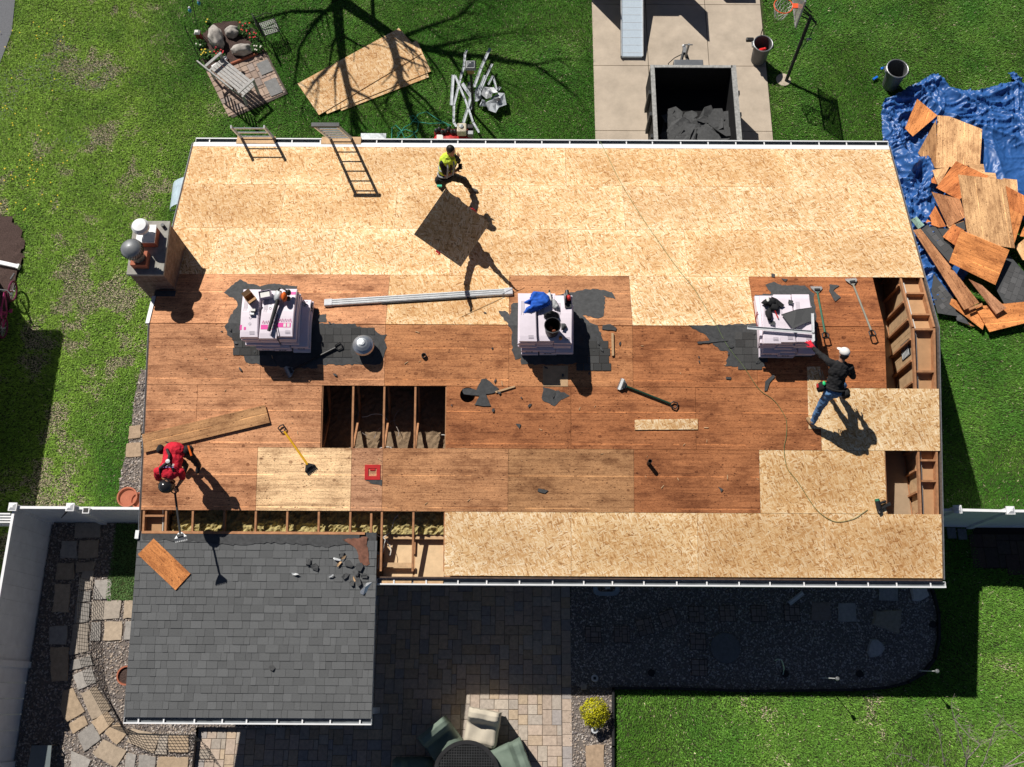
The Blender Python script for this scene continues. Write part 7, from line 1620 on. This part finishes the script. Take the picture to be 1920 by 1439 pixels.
def ell(m, c, lat, up, r):
    up = up.normalized(); lat = (lat - up * lat.dot(up)).normalized(); fw = lat.cross(up); M = Matrix((lat, fw, up)).transposed().to_4x4(); M.translation = c; m.ball((0, 0, 0), r, M, n=20, k=12)
def hand(m, wr, d, nrm_, side, spread=.35, curl=.35, s=1.0, r=.0095):
    d = d.normalized(); n = (nrm_ - d * nrm_.dot(d)).normalized(); lat = d.cross(n) * side
    palm = wr + d * .055 * s; M = Matrix((lat, d, n)).transposed().to_4x4(); M.translation = palm; m.ball((0, 0, 0), (.042 * s, .055 * s, .018 * s), M, n=14, k=10)
    for k, (o, L) in enumerate(((-.03, .060), (-.010, .075), (.010, .082), (.030, .075))):
        a = wr + (d * .095 + lat * o) * s; dd = (d + lat * (o / .03) * spread - n * .1).normalized(); b = a + dd * L * .5 * s; dd2 = (dd - n * curl).normalized(); cap_(m, a, b, r, r * .95); cap_(m, b, b + dd2 * L * .5 * s, r * .95, r * .8)
    a = wr + (d * .03 + lat * .036) * s; b = a + (d * .6 + lat * .9).normalized() * .04 * s; cap_(m, a, b, r * 1.25, r * 1.1); cap_(m, b, b + (d + lat * .35 - n * curl * .5).normalized() * .035 * s, r * 1.1, r * .9)
def person(label, J, look, shirt, trousers, boots, sleeve='short', gloves=None, hair=True, extra=None, robes=None, handdir=None):
    base = (J['ankL'] + J['ankR']) / 2; base.z = roofz(base.y); t = thing('person', label, 'person', Matrix.Translation(base)); J = {k: v - base for k, v in J.items()}
    lat = J['shR'] - J['shL']; up = J['neck'] - J['pelvis']; chest = J['pelvis'].lerp(J['neck'], .70); belly = J['pelvis'].lerp(J['neck'], .36)
    hu = (J['head'] - J['neck']).normalized(); look = look.normalized(); look = (look - hu * look.dot(hu)).normalized(); hl = look.cross(hu).normalized()
    m = MB(); hc = J['head']; fw = hu.cross(hl) * -1 if False else hl.cross(hu) * -1
    Mh = Matrix((hl, look, hu)).transposed().to_4x4(); Mh.translation = hc
    m.ball((0, 0, .02), (.076, .096, .105), Mh, n=20, k=14); m.ball((0, .035, -.055), (.055, .06, .055), Mh); m.ball((0, .098, -.015), (.013, .022, .024), Mh); m.ball((0, .088, -.058), (.026, .012, .010), Mh)
    for s_ in (-1, 1): m.ball((s_ * .078, -.005, -.01), (.012, .024, .032), Mh); m.ball((s_ * .034, .082, .012), (.016, .012, .010), Mh)
    cap_(m, J['neck'] - hu * .05, hc - hu * .04, .06, .055)
    ell(m, chest, lat, up, (.165, .11, .20)); ell(m, belly, lat, up, (.145, .105, .18)); ell(m, J['pelvis'], lat, up, (.155, .115, .13)); cap_(m, J['shL'], J['shR'], .06, .06)
    for s_, q in (('L', -1), ('R', 1)):
        cap_(m, J['sh' + s_], J['el' + s_], .056, .044); cap_(m, J['el' + s_], J['wr' + s_], .043, .028); hd = J['ha' + s_] - J['wr' + s_]; hand(m, J['wr' + s_], hd, Vector((0, 0, 1)) if handdir is None else handdir[s_], q)
        cap_(m, J['hip' + s_], J['kn' + s_], .085, .058); cap_(m, J['kn' + s_], J['ank' + s_], .056, .038); cap_(m, J['ank' + s_] - Vector((0, 0, .03)), J['toe' + s_], .042, .034)
    body = remesh(m.build('body', SKIN, t), .0085, 1)
    m = MB()
    ell(m, chest, lat, up, (.185, .13, .215)); ell(m, belly, lat, up, (.168, .125, .20)); ell(m, J['pelvis'].lerp(J['neck'], .12), lat, up, (.172, .132, .13)); cap_(m, J['shL'], J['shR'], .074, .074); cap_(m, J['pelvis'].lerp(J['neck'], .9), J['neck'] - up.normalized() * .015, .09, .07)
    if robes: ell(m, J['pelvis'] - up.normalized() * .01, lat, up, (.205, .16, .17)); ell(m, belly, lat, up, (.19, .15, .22)); ell(m, chest, lat, up, (.205, .14, .215))
    for s_ in 'LR':
        cap_(m, J['sh' + s_], J['sh' + s_].lerp(J['el' + s_], .78 if sleeve == 'short' else 1), .074, .064 if sleeve == 'short' else .056)
        if sleeve == 'long': cap_(m, J['el' + s_], J['wr' + s_].lerp(J['el' + s_], .06), .056, .040)
    if shirt: remesh(m.build('shirt', shirt, t), .012, 2)
    m = MB()
    if not robes: ell(m, J['pelvis'] - up.normalized() * .03, lat, up, (.172, .135, .13))
    if robes: ell(m, J['pelvis'] - up.normalized() * .06, lat, up, (.15, .11, .10))
    for s_ in 'LR': cap_(m, J['hip' + s_], J['kn' + s_], .098, .074); cap_(m, J['kn' + s_], J['ank' + s_] + Vector((0, 0, .03)), .074, .058)
    remesh(m.build('trousers', trousers, t), .012, 2)
    for s_ in 'LR':
        m = MB(); cap_(m, J['ank' + s_] + Vector((0, 0, .06)), J['ank' + s_] - Vector((0, 0, .02)), .052, .05); cap_(m, J['ank' + s_] - Vector((0, 0, .035)), J['toe' + s_], .050, .042); remesh(m.build('boot', boots, t), .010, 1)
    if gloves:
        for s_, q in (('L', -1), ('R', 1)):
            m = MB(); hd = J['ha' + s_] - J['wr' + s_]; hand(m, J['wr' + s_], hd, Vector((0, 0, 1)) if handdir is None else handdir[s_], q, r=.0125, s=1.06); cap_(m, J['wr' + s_] - hd.normalized() * .03, J['wr' + s_] + hd.normalized() * .03, .038, .036); remesh(m.build('glove', gloves, t), .008, 1)
    if hair: m = MB(); m.ball((0, -.018, .045 if hair is True else .012), (.086, .095, .098), Mh, n=20, k=12); remesh(m.build('hair', HAIR, t), .012, 1)
    if extra: extra(t, J, Mh, lat.normalized(), up.normalized(), chest, belly)
    return t
def K(px, py, h, ref): return at(px, py, ref + h)
# worker in the hi-vis vest, stepping down the upper slope
zr_ = 3.06
J = dict(pelvis=K(836, 331, .93, zr_), neck=K(842, 292, 1.42, zr_), head=K(845, 284, 1.58, zr_), shL=K(852, 296, 1.37, zr_), shR=K(830, 307, 1.37, zr_), elR=K(836, 328, 1.10, zr_), wrR=K(855, 321, 1.10, zr_), haR=K(863, 314, 1.14, zr_), elL=K(860, 303, 1.12, zr_), wrL=K(858, 298, 1.22, zr_), haL=K(859, 293, 1.30, zr_), hipL=K(842, 330, .90, zr_), hipR=K(831, 334, .90, zr_), knL=K(869, 338, .50, zr_), ankL=K(880, 353, .10, zr_), toeL=K(893, 359, .045, zr_), knR=K(828, 350, .48, zr_), ankR=K(838, 364, .10, zr_), toeR=K(846, 372, .03, zr_))
def vest(t, J, Mh, lat, up, chest, belly):
    m = MB(); fwd = lat.cross(up); 
    ell(m, chest + up * .02, lat, up, (.196, .142, .215)); ell(m, belly, lat, up, (.180, .138, .20)); cap_(m, J['shL'].lerp(J['shR'], .16), J['shL'].lerp(J['shR'], .84), .084, .084); remesh(m.build('vest', HIVIS, t), .012, 2)
    m = MB()
    for f, r_ in ((.22, (.186, .144)), (.50, (.190, .146))):
        c = J['pelvis'].lerp(J['neck'], f); m.tube([c + lat * math.cos(k / 24 * 6.2832) * r_[0] + fwd * math.sin(k / 24 * 6.2832) * r_[1] for k in range(25)], .020, 6, cap=False)
    for s_ in (.24, .76):
        a = J['shL'].lerp(J['shR'], s_); m.tube([a - up * .30 + fwd * .15, a - up * .05 + fwd * .13, a + up * .085, a - up * .05 - fwd * .13, a - up * .30 - fwd * .15], .020, 6)
    m.build('reflective_band', GREYC, t)
    m = MB(); m.tube([J['shL'].lerp(J['shR'], .8) + up * .10 + fwd * .02, chest + up * .06 + fwd * .165, J['shL'].lerp(J['shR'], .1) - up * .25 + fwd * .14], .022, 6); m.tube([J['shL'].lerp(J['shR'], .75) + up * .10, chest - fwd * .155, belly - fwd * .15], .022, 6); m.build('harness_strap', plain('brown_strap', (.10, .055, .035), .8), t)
    m = MB(); c = J['pelvis'] + up * .04; m.tube([c + lat * math.cos(k / 24 * 6.2832) * .18 + fwd * math.sin(k / 24 * 6.2832) * .145 for k in range(25)], .028, 6, cap=False); m.build('tool_belt', BLACKC, t)
    m = MB(); m.ball(J['hipR'] + lat * .12, (.07, .09, .11)); m.build('pouch', BLACKC, t, smooth=True); m = MB(); m.box(J['hipR'] + lat * .14 + Vector((.05, -.13, .02)), (.10, .04, .04)); m.build('tape_measure', plain('mint', (.05, .5, .3), .5), t)
    m = MB(); m.box(J['haR'] + Vector((0, 0, .03)), (.08, .13, .012)); m.build('phone', BLACK, t)
vl = J['shR'] - J['shL']; person('worker with dark hair in a yellow hi-vis vest stepping across the new strand board', J, Vector((.62, -.75, -.35)), BLACKC, BLACKC, plain('grey_boot', (.12, .12, .12), .7), extra=vest)
# worker hidden below the carried board, arms raised to it
S = onroof(907, 496); hd = S + Vector((-.58, .726, 1)) * 1.12; ra, la = onplane(889, 396, -.02), onplane(822, 475, -.02)
fz = roofz(hd.y); J = dict(head=hd, neck=hd - Vector((0, 0, .16)), pelvis=Vector((hd.x + .02, hd.y + .10, fz + .80)))
dl = (la - ra); dl.z = 0; dl.normalize(); nk = J['neck'] - Vector((0, 0, .05))
J.update(shL=nk + dl * .19, shR=nk - dl * .19, haL=la, haR=ra); J['elL'] = J['shL'].lerp(la, .5) + dl * .05 - nrm * .10; J['elR'] = J['shR'].lerp(ra, .5) + dl * .06 - nrm * .12; J['wrL'] = J['elL'].lerp(la, .72); J['wrR'] = J['elR'].lerp(ra, .72)
for s_, q in (('L', 1), ('R', -1)):
    h_ = J['pelvis'] + dl * .09 * q - Vector((0, 0, .03)); J['hip' + s_] = h_; f_ = Vector((.10 * q, -.16 * q, 0)); J['ank' + s_] = Vector((h_.x + f_.x, h_.y + f_.y, roofz(h_.y + f_.y) + .10)); J['kn' + s_] = h_.lerp(J['ank' + s_], .5) + Vector((.05, -.04, 0)); J['toe' + s_] = J['ank' + s_] + Vector((.09, -.10, -.055))
person('worker in black with red gloves, hidden under the square board he carries', J, Vector((.5, -.8, 0)), BLACKC, BLACKC, BLACK, 'long', REDC, handdir={'L': nrm, 'R': nrm})
# worker in the white cap leaning on the third stack
zr_ = 3.45
J = dict(pelvis=K(1563, 731, .92, zr_), neck=K(1577, 680, 1.32, zr_), head=K(1582, 665, 1.44, zr_), shL=K(1558, 681, 1.27, zr_), shR=K(1594, 690, 1.26, zr_), elL=K(1538, 666, 1.10, zr_), wrL=K(1525, 652, 1.00, zr_), haL=K(1518, 643, .985, zr_), elR=K(1599, 707, 1.03, zr_), wrR=K(1588, 697, .92, zr_), haR=K(1580, 690, .90, zr_), hipL=K(1554, 738, .88, zr_), hipR=K(1571, 733, .88, zr_), knL=K(1536, 766, .47, zr_ - .03), ankL=K(1523, 793, .10, 3.40), toeL=K(1515, 786, .04, 3.41), knR=K(1580, 722, .52, zr_ + .05), ankR=K(1578, 740, .10, 3.56), toeR=K(1572, 728, .04, 3.59))
def cap1(t, J, Mh, lat, up, chest, belly):
    m = MB(); m.ball((0, -.005, .055), (.094, .108, .085), Mh, n=22, k=12); o = remesh(m.build('cap', WHITEC, t), .010, 1); m = MB(); m.ball((0, .13, .045), (.07, .075, .012), Mh); m.build('cap_peak', WHITEC, t, smooth=True)
    fwd = lat.cross(up); m = MB(); c = J['pelvis'] + up * .05; m.tube([c + lat * math.cos(k / 24 * 6.2832) * .185 + fwd * math.sin(k / 24 * 6.2832) * .15 for k in range(25)], .026, 6, cap=False); m.build('tool_belt', BLACKC, t)
    for s_, q in (('L', -1), ('R', 1)): m = MB(); m.ball(J['pelvis'] + lat * .235 * q - up * .02, (.075, .10, .13), jit=.3, seed=q); m.build('pouch', BLACKC, t, smooth=True)
    m = MB(); m.ball(J['pelvis'] - lat * .24 + Vector((.02, .02, .13)), (.03, .045, .02)); m.build('knife_grip', plain('bright_green', (.02, .6, .2), .5), t)
    m = MB(); m.box(J['pelvis'] - lat * .32 + Vector((0, -.02, .03)), (.02, .07, .06)); m.build('red_clip', REDP, t)
    m = MB()
    for k in range(3): b = J['pelvis'] - lat * (.18 + .035 * k) + Vector((0, .12, .05)); m.tube([b, b + Vector((-.06, .16, .10))], .008, 5)
    m.build('nail_strip', DARKMET, t)
person('worker in white cap, black long sleeved shirt and blue jeans reaching to the third stack', J, Vector((-.25, .9, -.6)), BLACKC, JEANS, TAN, 'long', REDC, extra=cap1, hair='low')
# worker in red, bent double over his shovel
zr_ = 3.28
J = dict(pelvis=K(327, 847, .84, zr_), neck=K(317, 892, .84, zr_), head=K(314, 906, .74, zr_), shL=K(339, 885, .82, zr_), shR=K(295, 884, .82, zr_), elL=K(343, 897, .58, zr_), wrL=K(333, 912, .42, zr_), haL=K(329, 918, .37, zr_), elR=K(297, 898, .58, zr_), wrR=K(316, 910, .5, zr_), haR=K(325, 911, .45, zr_), hipL=K(344, 846, .80, zr_), hipR=K(322, 846, .80, zr_), knL=K(358, 856, .44, zr_), ankL=K(372, 872, .10, 3.25), toeL=K(370, 885, .04, 3.22), knR=K(334, 860, .44, zr_), ankR=K(348, 872, .10, 3.26), toeR=K(345, 886, .04, 3.22))
def red1(t, J, Mh, lat, up, chest, belly):
    m = MB(); m.ball((0, -.01, .06), (.145, .165, .13), Mh, n=22, k=12); m.build('helmet', plain('glossy_black', (.02, .02, .022), .18, spec=.6), t, smooth=True); m = MB(); m.ball((0, .10, .0), (.10, .08, .02), Mh); m.build('helmet_peak', BLACK, t, smooth=True)
    bk_ = up.cross(lat) if up.cross(lat).z > 0 else lat.cross(up); mid = J['pelvis'].lerp(J['neck'], .52) + bk_ * .185
    m = MB()
    for s_ in (.22, .78): a = J['shL'].lerp(J['shR'], s_); m.tube([a + up * .07 + bk_ * .05, a + bk_ * .15 - up * .02, a.lerp(mid, .55) + bk_ * .085, mid], .026, 8)
    m.tube([mid, J['pelvis'] + bk_ * .19 + up * .12, J['pelvis'] + lat * .08 + bk_ * .17], .026, 8); m.build('harness_strap', plain('dark_webbing', (.045, .035, .035), .7), t)
    m = MB(); m.lathe([(.04, 0), (.04, .012), (0, .014)], 14, frame(mid + bk_ * .02, lat, bk_)); m.build('harness_ring', GREYMET, t)
    m = MB(); c = J['pelvis'] + up * .03; m.tube([c + lat * math.cos(k / 24 * 6.2832) * .20 + bk_ * (-.05 + math.sin(k / 24 * 6.2832) * .12) for k in range(25)], .025, 6, cap=False); m.build('tool_belt', BLACKC, t)
    for q in (-1, 1): m = MB(); m.ball(J['pelvis'] + lat * .26 * q + bk_ * .02 - up * .03, (.095 if q < 0 else .065, .09, .09), jit=.35, seed=q + 3); m.build('pouch', BLACKC, t, smooth=True)
    a = K(353, 836, .95, 3.28) - (t.location); b = K(359, 855, .93, 3.28) - t.location; m = MB(); m.tube([a, b], .018, 6); m.build('orange_handle', ORANGEP, t)
    m = MB(); a = K(311, 829, .75, 3.28) - t.location; b = K(330, 838, .85, 3.28) - t.location; m.tube([a, a.lerp(b, .4) + Vector((0, 0, .03)), b], .012, 5); m.build('strap_end', BLACKC, t)
    for k in range(3):                       # worn chest print on the back of the shirt
        m = MB(); c = J['pelvis'].lerp(J['neck'], .62 + k * .06) + bk_ * .168; w_ = (.05, .10, .12)[k]
        for j in range(4): m.box(c + lat * (-.10 + j * .06), (.035, .012, .006))
        m.build('shirt_print', (plain('lilac_print', (.35, .25, .6), .7) if k == 2 else WHITEC), t)
person('worker in a red shirt and black helmet bent over prying at the eave', J, Vector((.0, .1, -1)), REDC, BLACKC, BLACK, 'short', None, extra=red1, robes=1)
# a few splinters and chips about the deck
rr = random.Random(91); proto = None
for k in range(46):
    px, py = rr.uniform(300, 1480), rr.uniform(620, 950)
    if 600 < px < 840 and py > 715 and py < 845: continue
    p = onroof(px, py, .008)
    if proto is None:
        m = MB(); m.prism([(-.03, -.004, .004), (.03, -.006, .004), (.035, .004, .004), (-.02, .006, .004)], (0, 0, -.006)); proto = m.build('wood_chip', LUMBERP); o = proto
    else: o = proto.copy(); COL.objects.link(o)
    o.matrix_world = Matrix.Translation(p) @ Euler((PITCH, 0, rr.uniform(0, 3.14))).to_matrix().to_4x4() @ Matrix.Scale(rr.uniform(.4, 1.5), 4)
    tag(o, 'small wood chip scattered on the bare plywood deck', 'wood chip', 'wood chips on the plywood deck')

# crumbs of felt and shingle round the stacks
rr = random.Random(92); proto = []
for k in range(4):
    n = 5 + k % 3; m = MB(); m.prism([(math.cos(j / n * 6.283) * .05 * rr.uniform(.5, 1.2), math.sin(j / n * 6.283) * .03 * rr.uniform(.5, 1.2), .004 + rr.uniform(0, .012)) for j in range(n)], (0, 0, -.005)); proto.append(m)
first = {}
for k in range(64):
    cx, cy = rr.choice(((505, 640), (500, 655), (640, 690), (1020, 640), (1110, 640), (1040, 720), (1400, 640), (1370, 670), (660, 1060), (900, 740)))
    px, py = rr.gauss(cx, 55), rr.gauss(cy, 26)
    if 600 < px < 840 and 715 < py < 845: continue
    if py > 960: continue
    p = onroof(px, py, .012); q = k % 4
    if q not in first: o = first[q] = proto[q].build('felt_crumb', FELT)
    else: o = first[q].copy(); COL.objects.link(o)
    o.matrix_world = Matrix.Translation(p) @ Euler((PITCH * (1 if p.y < YR else -1), 0, rr.uniform(0, 3.14))).to_matrix().to_4x4() @ Matrix.Scale(rr.uniform(.4, 1.2), 4)
    tag(o, 'tiny dark felt crumb on the deck near the shingle stacks', 'felt crumb', 'felt crumbs on the deck')
